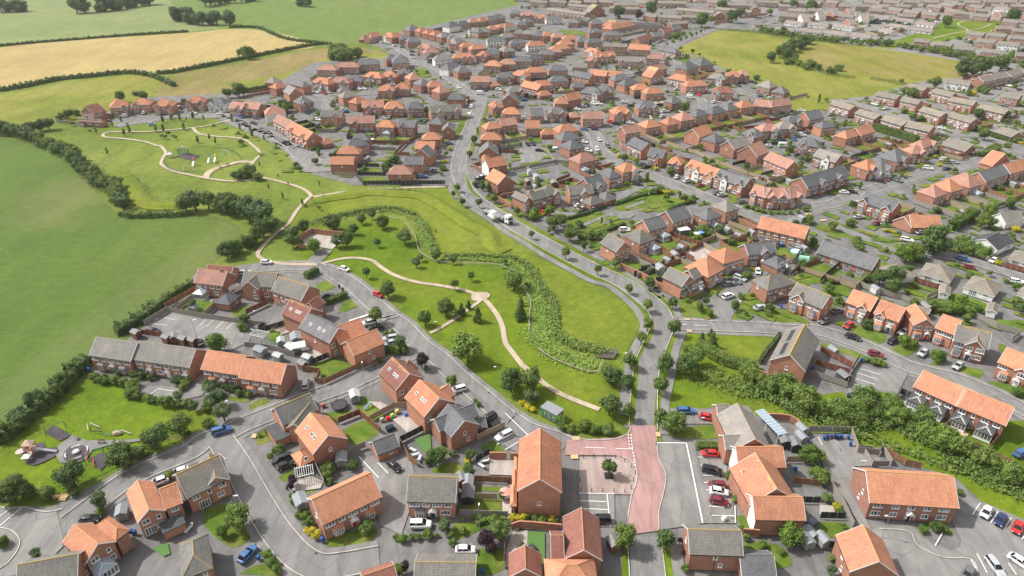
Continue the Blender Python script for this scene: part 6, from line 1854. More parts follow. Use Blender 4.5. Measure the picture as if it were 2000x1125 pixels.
fence("C2 -60,890 105,790", 'weathered grey timber', 'weathered fence between the car park and crop field')
fence("C2 90,765 310,640", 'brown timber', 'brown fence between the white patio and crop field')
fence("C2 680,810 840,735", 'red-brown timber', 'dark red fence between two narrow back gardens')
fence("C2 770,950 1000,880", 'charcoal-painted timber', 'charcoal fence below the blue-glazed conservatory')
fence("B2 300,300 470,320 660,370", 'weathered grey timber', 'grey fence behind the orange terrace yards')
fence("B1 1020,110 1160,130 1300,160 1500,190", 'red-brown timber', 'red-brown fence behind the pale-roofed terrace')
fence("B5 1040,920 1350,925 1400,1060 1500,1070", 'weathered grey timber', 'weathered fence round the bin-lined car park')
fence("A5 275,230 430,250 450,210 520,320", 'weathered grey timber', 'grey fence beside the timber bin store')
fence("A5 325,240 380,330 500,330", 'weathered grey timber', 'timber enclosure of the bin store', 1.6)
fence("A5 480,235 620,320 740,350", 'brown timber', 'orange-brown fence behind the flats')
fence("A5 0,440 60,460 150,590 240,780", 'weathered grey timber', 'weathered fence along the drive left of the flats')
fence("A5 0,710 180,715", 'charcoal-painted timber', 'green-black fence below the small patio')
fence("A5 0,920 120,930", 'charcoal-painted timber', 'dark fence left of the roof with a skylight')
fence("B5 1060,505 1320,595 1350,495", 'weathered grey timber', 'blue-grey fence round the yard behind the solar house')
fence("B5 1090,430 1340,500 1410,390", 'red-brown timber', 'red-brown fence round the cluttered garden behind the solar house')
fence("B5 1130,330 1360,450", 'red-brown timber', 'inner red fence of the cluttered garden')
fence("B5 655,500 800,545", 'weathered grey timber', 'grey fence at the foot of the solar house wall', 1.5)
fence("B6 510,790 590,640 680,680", 'charcoal-painted timber', 'dark fence left of the long orange terrace')
fence("B6 725,880 840,770", 'charcoal-painted timber', 'dark fence between terrace gardens below the conservatories')
fence("B6 880,925 960,850", 'brown timber', 'brown fence between terrace gardens beside the decking')
fence("A5 890,60 1020,150 1230,240 1400,335", 'brown timber', 'brown fence separating the terrace gardens from the trees')
fence("B6 1230,1060 1320,960", 'red-brown timber', 'red fence at the right end of the terrace')
fence("A4 1300,450 1500,480", 'brown timber', 'orange fence with concrete posts right of the orange terrace')
fence("A4 1330,595 1500,600", 'charcoal-painted timber', 'black fence right of the orange terrace')
fence("A4 1255,300 1400,300", 'pale timber', 'pale fence beside the light-green tree')
fence("C5 190,490 300,470 360,455", 'charcoal-painted timber', 'dark post fence behind the long brick wall')
fence("C5 300,570 480,560", 'charcoal-painted timber', 'black slatted fence beside the corner house garden')
fence("C5 405,230 640,310 560,350", 'red-brown timber', 'dark brown fence between the bright lawn and planted garden')
fence("C5 350,440 510,380 580,420", 'red-brown timber', 'red-brown fence with orange end panel by the orange roofs')
fence("C5 830,150 1000,215 920,270", 'pale timber', 'pale ranch fence beside the bright square lawn')
fence("C5 1280,530 1350,480 1500,430", 'red-brown timber', 'dark red fence behind the hipped garage')
fence("C6 0,580 60,520 170,430", 'charcoal-painted timber', 'dark fence at the left end of the grey bungalows')
fence("C6 130,540 290,600 400,650 600,700 740,760", 'weathered grey timber', 'long grey fence behind the orange twin houses')
fence("C6 1130,830 1290,910 1460,960 1400,1010", 'weathered grey timber', 'weathered fence behind the far right houses')
fence("C6 780,700 900,640", 'pale timber', 'pale fence beside the white outbuilding')
fence("D3 205,540 370,545", 'pale timber', 'pale ranch fence below the brick gable by the play green')
fence("D3 360,545 410,610 1000,605", 'charcoal-painted timber', 'long black fence beside the sandy path', 1.9)
fence("D3 370,540 580,545", 'charcoal-painted timber', 'black fence across the garden above the long black fence')
fence("D3 345,475 530,480", 'charcoal-painted timber', 'black fence behind the football goal')
fence("D3 455,305 720,312", 'red-brown timber', 'dark red fence below the central gardens')
fence("D3 520,358 650,358", 'weathered grey timber', 'grey fence between two small lawns, centre left')
fence("D3 640,392 720,310 830,265", 'brown timber', 'orange-brown fence stepping up between the gardens')
fence("D3 640,395 750,395", 'brown timber', 'short orange-brown fence by the small green lawn')
fence("D4 500,490 700,450 790,460", 'weathered grey timber', 'weathered fence between the car court and big lawn')
fence("D4 620,350 690,450", 'weathered grey timber', 'grey fence at the right side of the car court')
fence("D4 280,300 430,295 430,330 290,350", 'weathered grey timber', 'grey fences round the yards left of the car court')
fence("D4 280,375 420,380", 'red-brown timber', 'dark red fence left of the car court')
fence("D4 700,590 800,550", 'brown timber', 'orange fence behind the timber cabin')
fence("D4 380,510 480,490", 'weathered grey timber', 'grey fence left of the white sheds')
fence("D5 380,310 470,345 590,380 770,460 900,510 1050,560 1160,620", 'pale timber', 'long pale fence along the row behind the avenue')
fence("D5 400,310 540,270", 'weathered grey timber', 'grey fence by the small lawns above the avenue')
fence("D5 520,365 660,330", 'weathered grey timber', 'grey fence with blue-grey panels above the avenue')
fence("D5 760,210 860,190 915,220", 'red-brown timber', 'red-brown fence behind the central hipped roofs')
fence("D5 860,470 1000,440", 'charcoal-painted timber', 'black fence below the orange gable')
fence("D5 1070,550 1170,520", 'charcoal-painted timber', 'black fence by the small trampoline')
fence("D5 1170,610 1290,560", 'weathered grey timber', 'grey fence behind the curved terrace')
fence("D6 190,350 300,380 370,375", 'weathered grey timber', 'pale grey fence below the orange pair')
fence("D6 400,280 530,300", 'brown timber', 'brown fence below the dark evergreen hedge')
fence("D6 480,340 600,305 665,325", 'brown timber', 'bright orange-brown fence by the tall hedge')
fence("D6 865,370 900,400 1040,430 1095,420", 'pale timber', 'pale fence round the brown bungalow')
fence("D6 680,740 800,785 900,820 1040,870", 'weathered grey timber', 'weathered fence behind the orange bungalow')
fence("D6 945,740 1100,790 1190,820", 'weathered grey timber', 'weathered fence between two yellowing gardens')
fence("D6 1100,710 1230,750", 'weathered grey timber', 'weathered fence below the conservatory garden')
fence("D6 1190,650 1370,720", 'brown timber', 'orange-brown fence behind the long slate terrace')
fence("E2 310,720 480,690", 'brown timber', 'orange fence nearest the crescent gardens')
fence("E2 330,690 490,665", 'brown timber', 'orange fence at the field edge')
fence("E6 690,985 880,940", 'weathered grey timber', 'grey fence by the two hipped grey roofs')
fence("E1 410,880 580,840", 'weathered grey timber', 'dark fence at the left end of the crescent')
fence("E1 420,905 560,920 620,935", 'weathered grey timber', 'low grey fence below the crescent end garden')
# brick garden walls
def wall(s, label, h=1.9, w=.24):
    ps = gp(s); c = (ps[0]+ps[-1])/2; root = empty('brick_garden_wall', (c.x, c.y, GZ)); mb, cp = MB(), MB()
    for a, b in zip(ps[:-1], ps[1:]):
        a, b = a-Vector((c.x, c.y, 0)), b-Vector((c.x, c.y, 0)); d = b-a; m = (a+b)/2; an = math.atan2(d.y, d.x)
        mb.box(m.x, m.y, 0, d.length-.01, w, h, 0, an); cp.box(m.x, m.y, h, d.length, w+.08, .07, 0, an); mb.box(b.x, b.y, 0, w+.14, w+.14, h+.02, 0, an)
    mb.build('wall', M['brick'], root); cp.build('coping', M['brick2'], root); tag(root, label, 'garden wall', 'brick garden walls')
    for a, b in zip(ps[:-1], ps[1:]): FMID.append(((a+b)/2, (b-a).normalized(), (b-a).length))
wall("A3 585,275 705,275", 'low orange brick wall behind the pink patio'); wall("A3 738,278 800,282", 'short brick wall beside the tall house corner')
wall("A3 745,800 800,780 900,785 1110,805", 'curved brick wall round the artificial lawn garden')
wall("B5 700,830 830,835 900,845 950,870 985,910", 'curved brick wall at the top of the grey terrace garden')
wall("C5 40,470 200,540 350,630", 'long brick wall beside the main road verge'); wall("C2 1065,275 1165,215 1300,235 1440,250", 'brick wall round the back of the walled yard', 2.2)
wall("C2 1060,290 1065,320 1110,325", 'low front wall of the walled yard', 1.5); wall("C5 905,135 1045,200", 'brick wall behind the bright square lawn')
wall("D4 265,720 370,780", 'brick wall left of the lichened corner house'); wall("D4 395,690 290,710", 'low brick wall by the orange gable house')
wall("D4 1160,310 1180,350 1220,365", 'curved brick wall beside the pink-roofed corner'); wall("D4 1000,500 1110,470", 'brick wall above the slate houses')
wall("A4 935,835 1045,845", 'brick wall beside the white-gabled terrace end'); wall("E5 975,235 1140,225", 'brick wall at the bypass junction'); wall("E5 1280,180 1490,145", 'brick wall along the bypass')
wall("B5 665,510 740,535", 'red brick wall under the solar house'); wall("D6 60,480 130,460", 'low brick wall beside the white-gabled slate house')
# ---- automatic gardens for the rest of the estate
PATCH = []; GL = MB(); nz(.016); _zl = ZC[0]; _zn = [0]
def lz():
    _zn[0] += 1; return _zl+.0006*(_zn[0] % 19)
ga = 0
names = list(FCOL)
def gtest(H, k, d0, d1, sgn, xs=(0,)):
    b = H['blocks'][0]; base = b['A']; u, v, L, D = b['u'], b['v'], b['L'], b['D']
    for t in (.08, .5, .92):
        for q in (.15, .5, 1.0):
            dist = d0+(d1-d0)*q; p = base+u*(L*t)+v*((-dist) if sgn < 0 else D+dist)
            if on_road(p.x, p.y, .8) or in_house(p.x, p.y, .4, k) or in_block(p.x, p.y): return False
    return True
for k, H in enumerate(HOUSES):
    fl = H['fl']; b = H['blocks'][0]; rnd = random.Random(k*13+5)
    if b['h'] < 3.9 and 'bung' not in fl: continue
    back = 'B' in fl
    sgn = -1 if back else 1
    u, v, L, D, A = b['u'], b['v'], b['L'], b['D'], b['A']
    if L < 4.5: continue
    near = H['py'] > 560
    if not near:
        for d in (12, 10.5, 9, 7.5, 6, 4.8, 3.6, 2.6):
            if gtest(H, k, .8, d, sgn): break
        else: d = 0
        if d:
            pt = lambda t, q: A+u*t+v*((-q) if sgn < 0 else D+q)
            units = max(1, int(round(L/9))); 
            for ui in range(units):
                s0, s1 = L*ui/units, L*(ui+1)/units; pd = rnd.uniform(1.5, 3.2) if d > 5 else 1.2
                if rnd.random() < .82:
                    z = lz(); q = [pt(s0+.15, pd), pt(s1-.15, pd), pt(s1-.15, d-.1-rnd.choice((0, 0, 1.2))), pt(s0+.15, d-.1)]
                    GL.add([(a.x, a.y, z) for a in q], [(0,1,2,3)], 0)
                else: z = lz(); q = [pt(s0+.15, .1), pt(s1-.15, .1), pt(s1-.15, d-.2), pt(s0+.15, d-.2)]; GL.add([(a.x, a.y, z) for a in q], [(0,1,2,3)], 1)
            segs = [(pt(0, 0), pt(0, d)), (pt(L, 0), pt(L, d)), (pt(0, d), pt(L, d))]+[(pt(L*i/units, 0), pt(L*i/units, d)) for i in range(1, units)]
            ok = []
            for a, c in segs:
                m = (a+c)/2; dr = (c-a).normalized()
                if any(abs(m.x-q.x)+abs(m.y-q.y) < 30 and abs(dr.dot(qd)) > .9 and abs((m-q).dot(Vector((-qd.y, qd.x, 0)))) < 1.3 and abs((m-q).dot(qd)) < ql/2+1 for q, qd, ql in FMID): continue
                ok.append((a, c)); FMID.append((m, dr, (c-a).length))
            if ok and H['size'] > LIM:
                look = rnd.choice(names); o0 = (ok[0][0]+ok[-1][1])/2; root = empty('timber_fence', (o0.x, o0.y, GZ)); o0.z = 0
                fence_mesh(root, [(a-Vector((o0.x, o0.y, a.z)), c-Vector((o0.x, o0.y, c.z))) for a, c in ok], 1.8, FCOL[look], H['py'] > 350)
                dep = o0.y*CT+CAM_H*ST; pend(root, look+' garden fence', 1000+F*o0.x/dep, H['phrase'], 'fence', 'garden fences '+H['phrase'])
            # planting and sheds
            px_ = H['px']
            if d > 4.5 and rnd.random() < (.45 if H['py'] > 250 else .2):
                q = pt(L*rnd.uniform(.12, .88), d-rnd.uniform(.8, 1.6)); 
                if rnd.random() < .45 and H['py'] > 150:
                    c = rnd.choice([((.30,.31,.30),(.27,.29,.31),'grey garden shed'), ((.20,.10,.06),(.25,.25,.25),'brown timber shed')]); shed(q, b['u'].to_2d().angle_signed(Vector((1,0))) if False else math.atan2(u.y, u.x), c[0], c[1], c[2], H['phrase'], px_)
                else: tree(q, rnd.uniform(.9, 1.9), rnd.choice('bBLlr'), H['phrase'], px_)
        # front lawn
        if not back or rnd.random() < .3:
            s2 = -sgn
            if gtest(H, k, .5, 3.0, s2):
                t0, t1 = (0.2, L*.55) if rnd.random() < .5 else (L*.45, L-.2); z = lz()
                f = lambda t, q: A+u*t+v*((-q) if s2 < 0 else D+q)
                q = [f(t0, .5), f(t1, .5), f(t1, 3.6), f(t0, 3.6)]; GL.add([(a.x, a.y, z) for a in q], [(0,1,2,3)], 0)
                if rnd.random() < .3 and H['py'] > 120: c = f(t0+.8, 2.5); tree(c, rnd.uniform(.6, 1.1), rnd.choice('bLBy'), H['phrase'], H['px'])
# leftover corners: grass patches and bushes between drives
_r = random.Random(11); cnt = 0
for i in range(16000):
    if cnt > 1250: break
    x = _r.uniform(380, 2060) if _r.random() < .8 else _r.uniform(1250, 2060); y = _r.uniform(-15, 640)
    if not (x > 900+max(0, (y-360))*1.75 or (y < 340 and x > 380+max(0, y-230)*1.5)): continue
    p = P(x, y); w, d = _r.uniform(1.6, 3.6), _r.uniform(1.0, 2.3)
    if in_block(p.x, p.y) or any(pip(q, p.x, p.y) for q in PARKP) or on_road(p.x, p.y, 2.4) or in_house(p.x, p.y, 1.9) or any(abs(c[0]-p.x) < 4.6 and abs(c[1]-p.y) < 3.6 for c in PATCH): continue
    if y < 240 and x < 700-(y-60)*.9 and y < 190 and x < 700: continue
    PATCH.append((p.x, p.y)); cnt += 1; a0 = _r.uniform(0, 3); z = _zl-.011+.0006*(cnt % 17); n = 7
    near_h = min(HOUSES, key=lambda H: abs(H['px']-x)+abs(H['py']-y)*2); hu, hv = near_h['blocks'][0]['u'], near_h['blocks'][0]['v']
    GL.add([(p.x+hu.x*w*i+hv.x*d*j, p.y+hu.y*w*i+hv.y*d*j, z) for i, j in ((-1,-1+_r.uniform(0,.5)),(1,-1),(1-_r.uniform(0,.4),1),(-1,1-_r.uniform(0,.4)))], [(0,1,2,3)], 0)
    if _r.random() < .38:
        tree(p, _r.uniform(.8, 2.0)*(1.25 if y < 150 else 1), _r.choice('bbBLlrrg'), near_h['phrase'], x)
o = GL.build('lawn', [M['lawn'], M['patio']], uv=False); tag(o, kind='structure')
# ================================================================ VEHICLES
def loft(mb, rings, mi=0, cap=True):
    n = len(rings[0]); o = len(mb.v); vs = [p for r in rings for p in r]; fs = []
    for i in range(len(rings)-1):
        for j in range(n):
            fs.append((i*n+j, i*n+(j+1) % n, (i+1)*n+(j+1) % n, (i+1)*n+j))
    if cap: fs += [tuple(range(n-1, -1, -1)), tuple(range((len(rings)-1)*n, len(rings)*n))]
    mb.add(vs, fs, mi)
def ring(x, zb, zt, w, k=.86): return [(x,-w*.92,zb),(x,-w,zb+.18),(x,-w,zt-.22),(x,-w*k,zt),(x,w*k,zt),(x,w,zt-.22),(x,w,zb+.18),(x,w*.92,zb)]
VT = {'h': (4.0, 1.74, 1.46, [-.82,-.62,.18,.60], .92), 'c': (4.45, 1.8, 1.44, [-.86,-.55,.10,.50], .90), 'e': (4.7, 1.8, 1.48, [-.97,-.86,.12,.50], .92), 's': (4.6, 1.88, 1.68, [-.97,-.84,.18,.56], 1.04)}
def car_meshes(t):
    L, W, H, cab, belt_ = VT[t]; l = L/2; w = W/2
    b = MB()
    st = [(-1,.42,.72,.80),(-.97,.34,.86,.90),(-.80,.26,.93,.98),(-.4,.24,.94,1),(.2,.24,.94,1),(.55,.24,.92,.99),(.85,.26,.84,.95),(.97,.34,.72,.86),(1,.42,.60,.76)]
    k = belt_/.92
    loft(b, [ring(x*l, zb, zt*k, ww*w) for x, zb, zt, ww in st])
    c = [x*l for x in cab]; zt = H; zb = belt_-.06
    g = MB(); cross = lambda x, z0, z1, w0, w1: [(x,-w0,z0),(x,-w1,z1),(x,w1,z1),(x,w0,z0)]
    g.hexa([(c[0],-w*.86,zb),(c[3],-w*.86,zb),(c[3],w*.86,zb),(c[0],w*.86,zb),(c[1],-w*.68,zt-.05),(c[2],-w*.68,zt-.05),(c[2],w*.68,zt-.05),(c[1],w*.68,zt-.05)])
    r0, r1 = c[1]-.06, c[2]+.05; xm = (r0+r1)/2
    loft(b, [[(x,-w*q,z-.05),(x,-w*q*.8,z),(x,w*q*.8,z),(x,w*q,z-.05)] for x, q, z in ((r0,.66,zt-.03),(xm,.71,zt+.03),(r1,.67,zt-.03))])
    for s in (-1, 1):   # pillars
        b.cyl((c[0]+.02, s*w*.87, zb), (c[1], s*w*.69, zt-.04), .045, n=4); b.cyl((c[3]-.02, s*w*.87, zb), (c[2], s*w*.69, zt-.04), .04, n=4)
        b.cyl((xm, s*w*.875, zb), (xm, s*w*.695, zt-.04), .045, n=4); b.box(c[3]-.25, s*(w+.09), belt_-.02, .16, .2, .13)
        for x in (-.62, .62): b.cyl((x*l, s*(w-.06), .33), (x*l, s*(w+.004), .33), .40, n=12)
    d = MB(); d.box(l-.02,0,.34,.06,W*.6,.16); d.box(-l+.02,0,.32,.06,W*.6,.12); d.box(l*.999,0,.58,.03,.8,.1)
    wh = MB(); wh.cyl((0,-.11,0),(0,.11,0),.33,n=14); ri = MB(); ri.cyl((0,-.125,0),(0,.125,0),.21,n=10)
    hl = MB(); hl.box(0,0,0,.16,.34,.14); tl = MB(); tl.box(0,0,0,.10,.28,.16)
    return dict(body=b.mesh('body', [M['paint']], smooth=False), windows=g.mesh('windows', [M['cglass']]), bumper=d.mesh('bumper', [M['black']]),
        wheel=wh.mesh('tyre', [M['tyre']]), rim=ri.mesh('rim', [M['metal']]), hl=hl.mesh('headlight', [M['hlamp']]), tl=tl.mesh('tail_light', [M['tlamp']]), L=L, W=W)
CM = {t: car_meshes(t) for t in VT}
CCOL = {'w':((.78,.78,.77),'white'),'s':((.45,.47,.49),'silver'),'g':((.14,.15,.16),'grey'),'k':((.012,.012,.014),'black'),'b':((.04,.13,.33),'blue'),'r':((.55,.02,.02),'bright red'),'m':((.20,.015,.03),'dark red'),'n':((.02,.04,.13),'navy'),'l':((.25,.45,.55),'pale blue'),'y':((.6,.5,.02),'yellow')}
TNM = {'h':'hatchback','c':'car','e':'estate car','s':'SUV'}
def car(p, rz, t, col, ph, px, near=True):
    m = CM[t]; c, cn = CCOL[col]; root = empty('parked_car', (p.x, p.y, GZ+.0), rz); l, w = m['L']/2, m['W']/2
    link('body', m['body'], root, color=c); link('windows', m['windows'], root)
    if near: link('bumper', m['bumper'], root)
    for x in (-.62, .62):
        for s in (-1, 1):
            wv = link('wheel', m['wheel'], root, (x*l, s*(w-.09), .33))
            if near: link('rim', m['rim'], wv)
    if near:
        for s in (-1, 1):
            link('headlight', m['hl'], root, (l*.965, s*w*.66, .56)); link('tail_light', m['tl'], root, (-l*.975, s*w*.68, .66))
    pend(root, cn+' '+TNM[t], px, ph, 'car', 'parked cars '+ph)
CARP = []
def cars(txt):
    tile = 'X'; ph = ''
    for ln in txt.strip().split('\n'):
        ln = ln.strip()
        if not ln: continue
        if ln[0] == '#': tile = ln[1:]; continue
        if ln[0] == '@': ph = ln[1:]; continue
        for it in ln.split(';'):
            k = it.split()
            if not k: continue
            x0, y0, x1, y1 = map(float, k[:4]); a = tp(tile, x0, y0); b = tp(tile, x1, y1)
            A, B = P(*a, .6), P(*b, .6); d = B-A; m = (A+B)/2
            CARP.append(m); car(m, math.atan2(d.y, d.x), k[4][0], k[4][1], ph, (a[0]+b[0])/2, (a[1]+b[1])/2 > 330)
# rear -> front end of each car
cars("""
@parked on the loop road
#A2
60 85 185 50 sb
630 255 490 300 sk;530 345 650 300 hk;1350 295 1430 360 hk;250 1040 380 905 cb
#A1
1345 360 1290 380 hw;1195 430 1140 450 hw;620 715 700 715 hk
#B2
735 605 745 530 ss
@parked by the small houses' drives
#A3
5 755 155 755 sw;330 940 488 940 hw;1430 720 1360 720 sk
@parked along park road
#A3
745 75 635 130 ew;660 20 560 65 ek
#B3
1010 790 895 850 sk;1035 865 925 905 ck;180 155 85 160 ek;125 110 30 130 sw;270 225 190 240 es;265 260 195 280 cs;760 600 690 620 ew
#C3
230 460 318 490 hw;490 645 548 680 hr
#C2
785 425 870 425 hw;1235 680 1320 665 ck;570 650 640 610 ew;650 505 685 500 es
@in the field-side car park
#C2
800 885 740 920 ek;-30 925 30 935 ck;345 1020 330 1000 cg
@in the red road's parking bays
#A4
765 240 632 232 hr;632 345 800 378 sk;822 468 682 462 hm;700 500 828 525 hw;692 565 838 605 hm
@on the short drives by the green
#B5
80 765 217 765 eb;240 800 370 825 hr
@in the car park by the flats
#A5
1110 1080 1060 1160 cg;1440 1010 1500 1050 cw;1245 620 1195 710 hw;1350 680 1300 765 hn;1470 730 1430 825 hr;1250 1015 1320 1110 es
@on the east road
#B5
1445 685 1345 655 ek
#B6
190 205 300 240 ck;350 330 478 370 cm;250 120 175 160 hr;570 230 505 265 ck;650 175 590 200 ew;800 310 720 370 cs;1060 400 970 470 cs;60 95 15 115 cg;90 40 170 20 cg;1440 1090 1500 1060 hb
#C5
785 690 880 660 sw;1045 465 1055 520 hw;1030 770 1105 745 cs;855 550 915 575 cg;880 525 960 560 es;45 190 105 185 sw;810 590 870 580 cg
#B5
650 15 730 0 cs
@on the drives near the old bungalows
#C6
1000 385 1110 415 eb;1060 455 1140 470 hm;1300 395 1245 430 cw;1395 560 1500 575 ew;255 95 330 90 cs;390 150 455 130 cm;710 210 775 200 cs;595 250 690 270 ew
@along the avenue
#D5
505 585 570 570 sw;600 620 660 608 hm;720 675 780 655 cg;755 685 820 675 cs;905 735 970 730 cg;170 465 225 450 cn;205 480 260 465 ck;1310 395 1370 380 ck;1350 410 1400 395 cg;1445 445 1500 430 ck;1345 240 1400 245 sw;1380 230 1430 225 cg;1090 325 1150 320 cw;1150 300 1205 300 ck;1340 60 1400 65 cw;345 70 400 65 sw;325 115 370 95 sw;140 590 205 605 ck;1440 970 1480 1000 0g
#D6
885 420 950 430 sw;945 440 1025 445 es;965 490 900 495 ck;765 480 825 490 sw;1250 410 1195 425 cg;150 660 215 665 hw;215 655 260 660 ck;255 745 295 735 hw;415 575 475 585 ck;450 560 505 575 hm;870 185 925 195 cw;875 240 930 245 cg;1400 95 1460 105 cs;0 455 45 450 sw
@along the spine road
#D3
1203 25 1195 45 hw;1183 110 1180 95 ew;810 545 880 545 eb;905 500 970 508 cg;1005 300 1070 300 cg;1290 545 1250 560 cw;820 120 820 145 cb;865 125 855 145 cg;555 110 575 120 cs;595 120 605 105 cs;245 60 290 55 cs;260 75 310 65 cb;240 90 280 95 cw;165 390 215 385 ck
#D4
840 765 880 750 hw;855 785 925 780 cw;865 805 945 785 ck;560 830 590 825 hy;580 800 625 825 hr;1000 260 1030 290 hw;985 325 1010 365 ew;1065 315 1090 335 sg;1090 455 1140 465 cl;545 352 605 355 ck;515 295 545 320 cn;480 300 500 320 ck;875 195 935 205 cb;910 350 955 360 ew;1075 140 1115 150 hr;1115 155 1160 160 ck;1270 600 1325 605 ck;955 5 1000 20 cw;1000 10 1030 15 cw;455 110 465 130 hw;1170 935 1230 940 cw;1215 150 1270 155 cw;835 140 865 155 cg;890 290 915 295 cw
@round the crescent
#D2
710 150 755 160 ck;820 215 865 230 cg;1290 385 1340 385 ck;615 105 655 115 cb;555 85 610 95 cw;265 75 325 85 cw;515 65 555 65 cw;175 40 210 35 cw;735 115 775 115 cg
#E1
735 905 800 905 cm;755 890 800 885 hm;1095 915 1130 910 hl;1040 845 1065 815 cw;570 905 620 905 cs
#E2
865 680 895 690 hr;895 675 925 685 cs;1115 645 1150 660 cw;1150 645 1185 655 cw;1320 605 1355 625 cs;1360 605 1395 625 cs;985 800 1040 805 cs;1000 815 1060 820 cb;985 835 1030 845 cw;810 875 840 880 cw;1280 320 1310 305 cw;1375 340 1410 335 cw;1430 350 1470 345 cg;700 660 735 670 cw
@on the far estate streets
#E3
200 415 255 415 cw;330 450 380 445 cw;400 465 460 465 cg;500 505 555 505 ck;500 540 555 540 ck;505 565 560 565 cw;520 645 570 640 cw;670 615 715 600 ck;955 845 1005 870 ew;1085 990 1125 985 cg;1105 1030 1105 1055 cw;1345 875 1395 870 cw;260 820 305 835 cs;310 825 355 830 cs
#E4
1265 680 1305 680 cw;1120 635 1145 630 ck;290 495 340 495 ck;345 485 400 490 cw;590 745 625 750 cw;1020 1000 1070 1015 cw;1070 1010 1125 1020 cw;920 1040 975 1040 cs;960 1025 1010 1035 ck;100 870 140 880 cw;850 1060 920 1075 cw
#E5
930 1010 1025 990 ew;460 1090 530 1090 cw;1180 830 1240 845 ck;585 875 640 870 cw;700 930 790 920 ew;1400 930 1460 940 cg;360 435 430 430 cw;380 425 425 420 cs;10 680 55 680 cw;60 1000 130 1000 cw;225 290 290 290 cw;0 905 0 906 cw
#E6
505 155 545 155 cm;1300 65 1355 60 ew;400 935 455 940 cg;460 950 520 930 ew;490 965 555 960 ew;780 270 810 255 cw;860 250 880 260 cb;350 800 380 810 ck
#E7
1420 880 1490 875 cm;1430 830 1500 820 cs;125 1065 190 1060 cw;1160 310 1210 300 cw;620 210 660 215 cw
""".replace('1440 970 1480 1000 0g', '').replace(';0 905 0 906 cw', ''))
# automatic cars in front of the far houses
for k, H in enumerate(HOUSES):
    if H['py'] > 330 or 'F' not in H['fl']: continue
    b = H['blocks'][0]; rnd = random.Random(k*31)
    if rnd.random() < .35: continue
    q = b['A']+b['u']*b['L']*rnd.uniform(.1, .95)-b['v']*rnd.uniform(3.5, 5); q.z = 0
    if in_house(q.x, q.y, 1.6) or in_block(q.x, q.y) or any((q-c).length < 5 for c in CARP): continue
    CARP.append(q); an = math.atan2(b['v'].y, b['v'].x)+rnd.choice((0, math.pi, 1.5))
    car(q, an, rnd.choice('hces'), rnd.choice('wwwsskkgbrn'), H['phrase'], H['px'], False)
# vans and the lorry
def van(p, rz, label, body=(.78,.78,.77), band=None):
    root = empty('parked_van', (p.x, p.y, GZ), rz); b = MB()
    loft(b, [[(x,-w,.35),(x,-w,z-.3),(x,-w*.86,z),(x,w*.86,z),(x,w,z-.3),(x,w,.35)] for x, w, z in ((-2.7,.96,2.3),(-2.6,.98,2.4),(1.0,.98,2.4),(1.7,.95,1.9),(1.95,.93,1.25),(2.6,.88,1.05),(2.7,.82,.8))])
    o = b.build('body', M['paint'], root, uv=False); o.color = c4(body)
    g = MB(); g.hexa([(1.12,-.90,2.2),(1.86,-.86,1.32),(1.86,.86,1.32),(1.12,.90,2.2),(1.2,-.86,2.28),(1.98,-.84,1.36),(1.98,.84,1.36),(1.2,.86,2.28)]); g.box(1.15,0,1.35,.8,1.94,.55)
    g.build('windows', M['cglass'], root, uv=False)
    if band: m = MB(); m.box(-1.2,0,.9,2.4,1.99,1.0); oo = m.build('side_panel', M['tint'], root, uv=False); oo.color = c4(band)
    for x in (-1.7,1.75):
        for s in (-1,1): link('rim', CM['h']['rim'], link('wheel', CM['h']['wheel'], root, (x, s*.88, .33)))
    tag(root, label, 'van', 'parked vans')
def at(tile, x, y, h=.8): return P(*tp(tile, x, y), h)
van(at('D5',1240,320), -.1, 'white van with green side panel parked between central houses', band=(.15,.5,.1))
van(at('E3',290,430), .1, 'white van with green band in the top field-edge row', band=(.2,.5,.2))
van(at('E3',1190,915), -.1, 'white pickup-style van turning at the roundabout junction')
van(at('E5',740,955), -.3, 'large cream lorry-like van in the far court')
van(at('C2',605,625), .8, 'white van between the pink-roofed house and its neighbour')
van(at('D4',60,98), 1.7, 'white van driving up the spine road')
# lorry with trailer and load
A_, B_ = at('C4',170,45,.9), at('C4',365,135,.9); d_ = B_-A_; rz = math.atan2(d_.y, d_.x)
root = empty('articulated_lorry', (B_.x, B_.y, GZ), rz)
b = MB(); loft(b, [[(x,-w,.5),(x,-w,z-.15),(x,-w*.93,z),(x,w*.93,z),(x,w,z-.15),(x,w,.5)] for x, w, z in ((-2.3,1.2,3.5),(-.9,1.24,3.75),(-.2,1.24,3.4),(-.02,1.2,1.0))]); b.build('cab', M['upvc'], root, uv=False)
b = MB(); b.box(.02,0,1.75,.10,2.1,1.0); b.box(-.9,0,1.9,.9,2.52,.8); b.build('windscreen', M['cglass'], root, uv=False)
b = MB(); b.box(.06,0,.55,.1,2.2,.7); b.box(-2.6,0,.7,1.2,2.2,1.0); b.build('grille', M['black'], root, uv=False)
b = MB(); b.box(-9.5,0,1.05,13,2.5,.28); b.box(-15.0,0,.6,2.5,2.4,.4); b.box(-4.5,0,1.3,2,2.3,.5)
for x in (-7,-11): b.box(x,1.2,.6,2,.1,.5); b.box(x,-1.2,.6,2,.1,.5)
b.build('trailer', M['metal'], root, uv=False)
for x in (-.9,-3.6,-11,-12.3,-13.6):
    for s in (-1,1):
        w = link('wheel', CM['h']['wheel'], root, (x, s*1.1, .5)); w.scale = (1.5,1.5,1.5)
for s in (-1, 1): link('headlight', CM['h']['hl'], root, (.1, s*.95, .8))
tag(root, 'white articulated lorry with low flatbed trailer driving down the main road', 'lorry')
q = at('C4', 235, 90, 2); root = empty('road_paver', (q.x, q.y, GZ+1.33), rz)
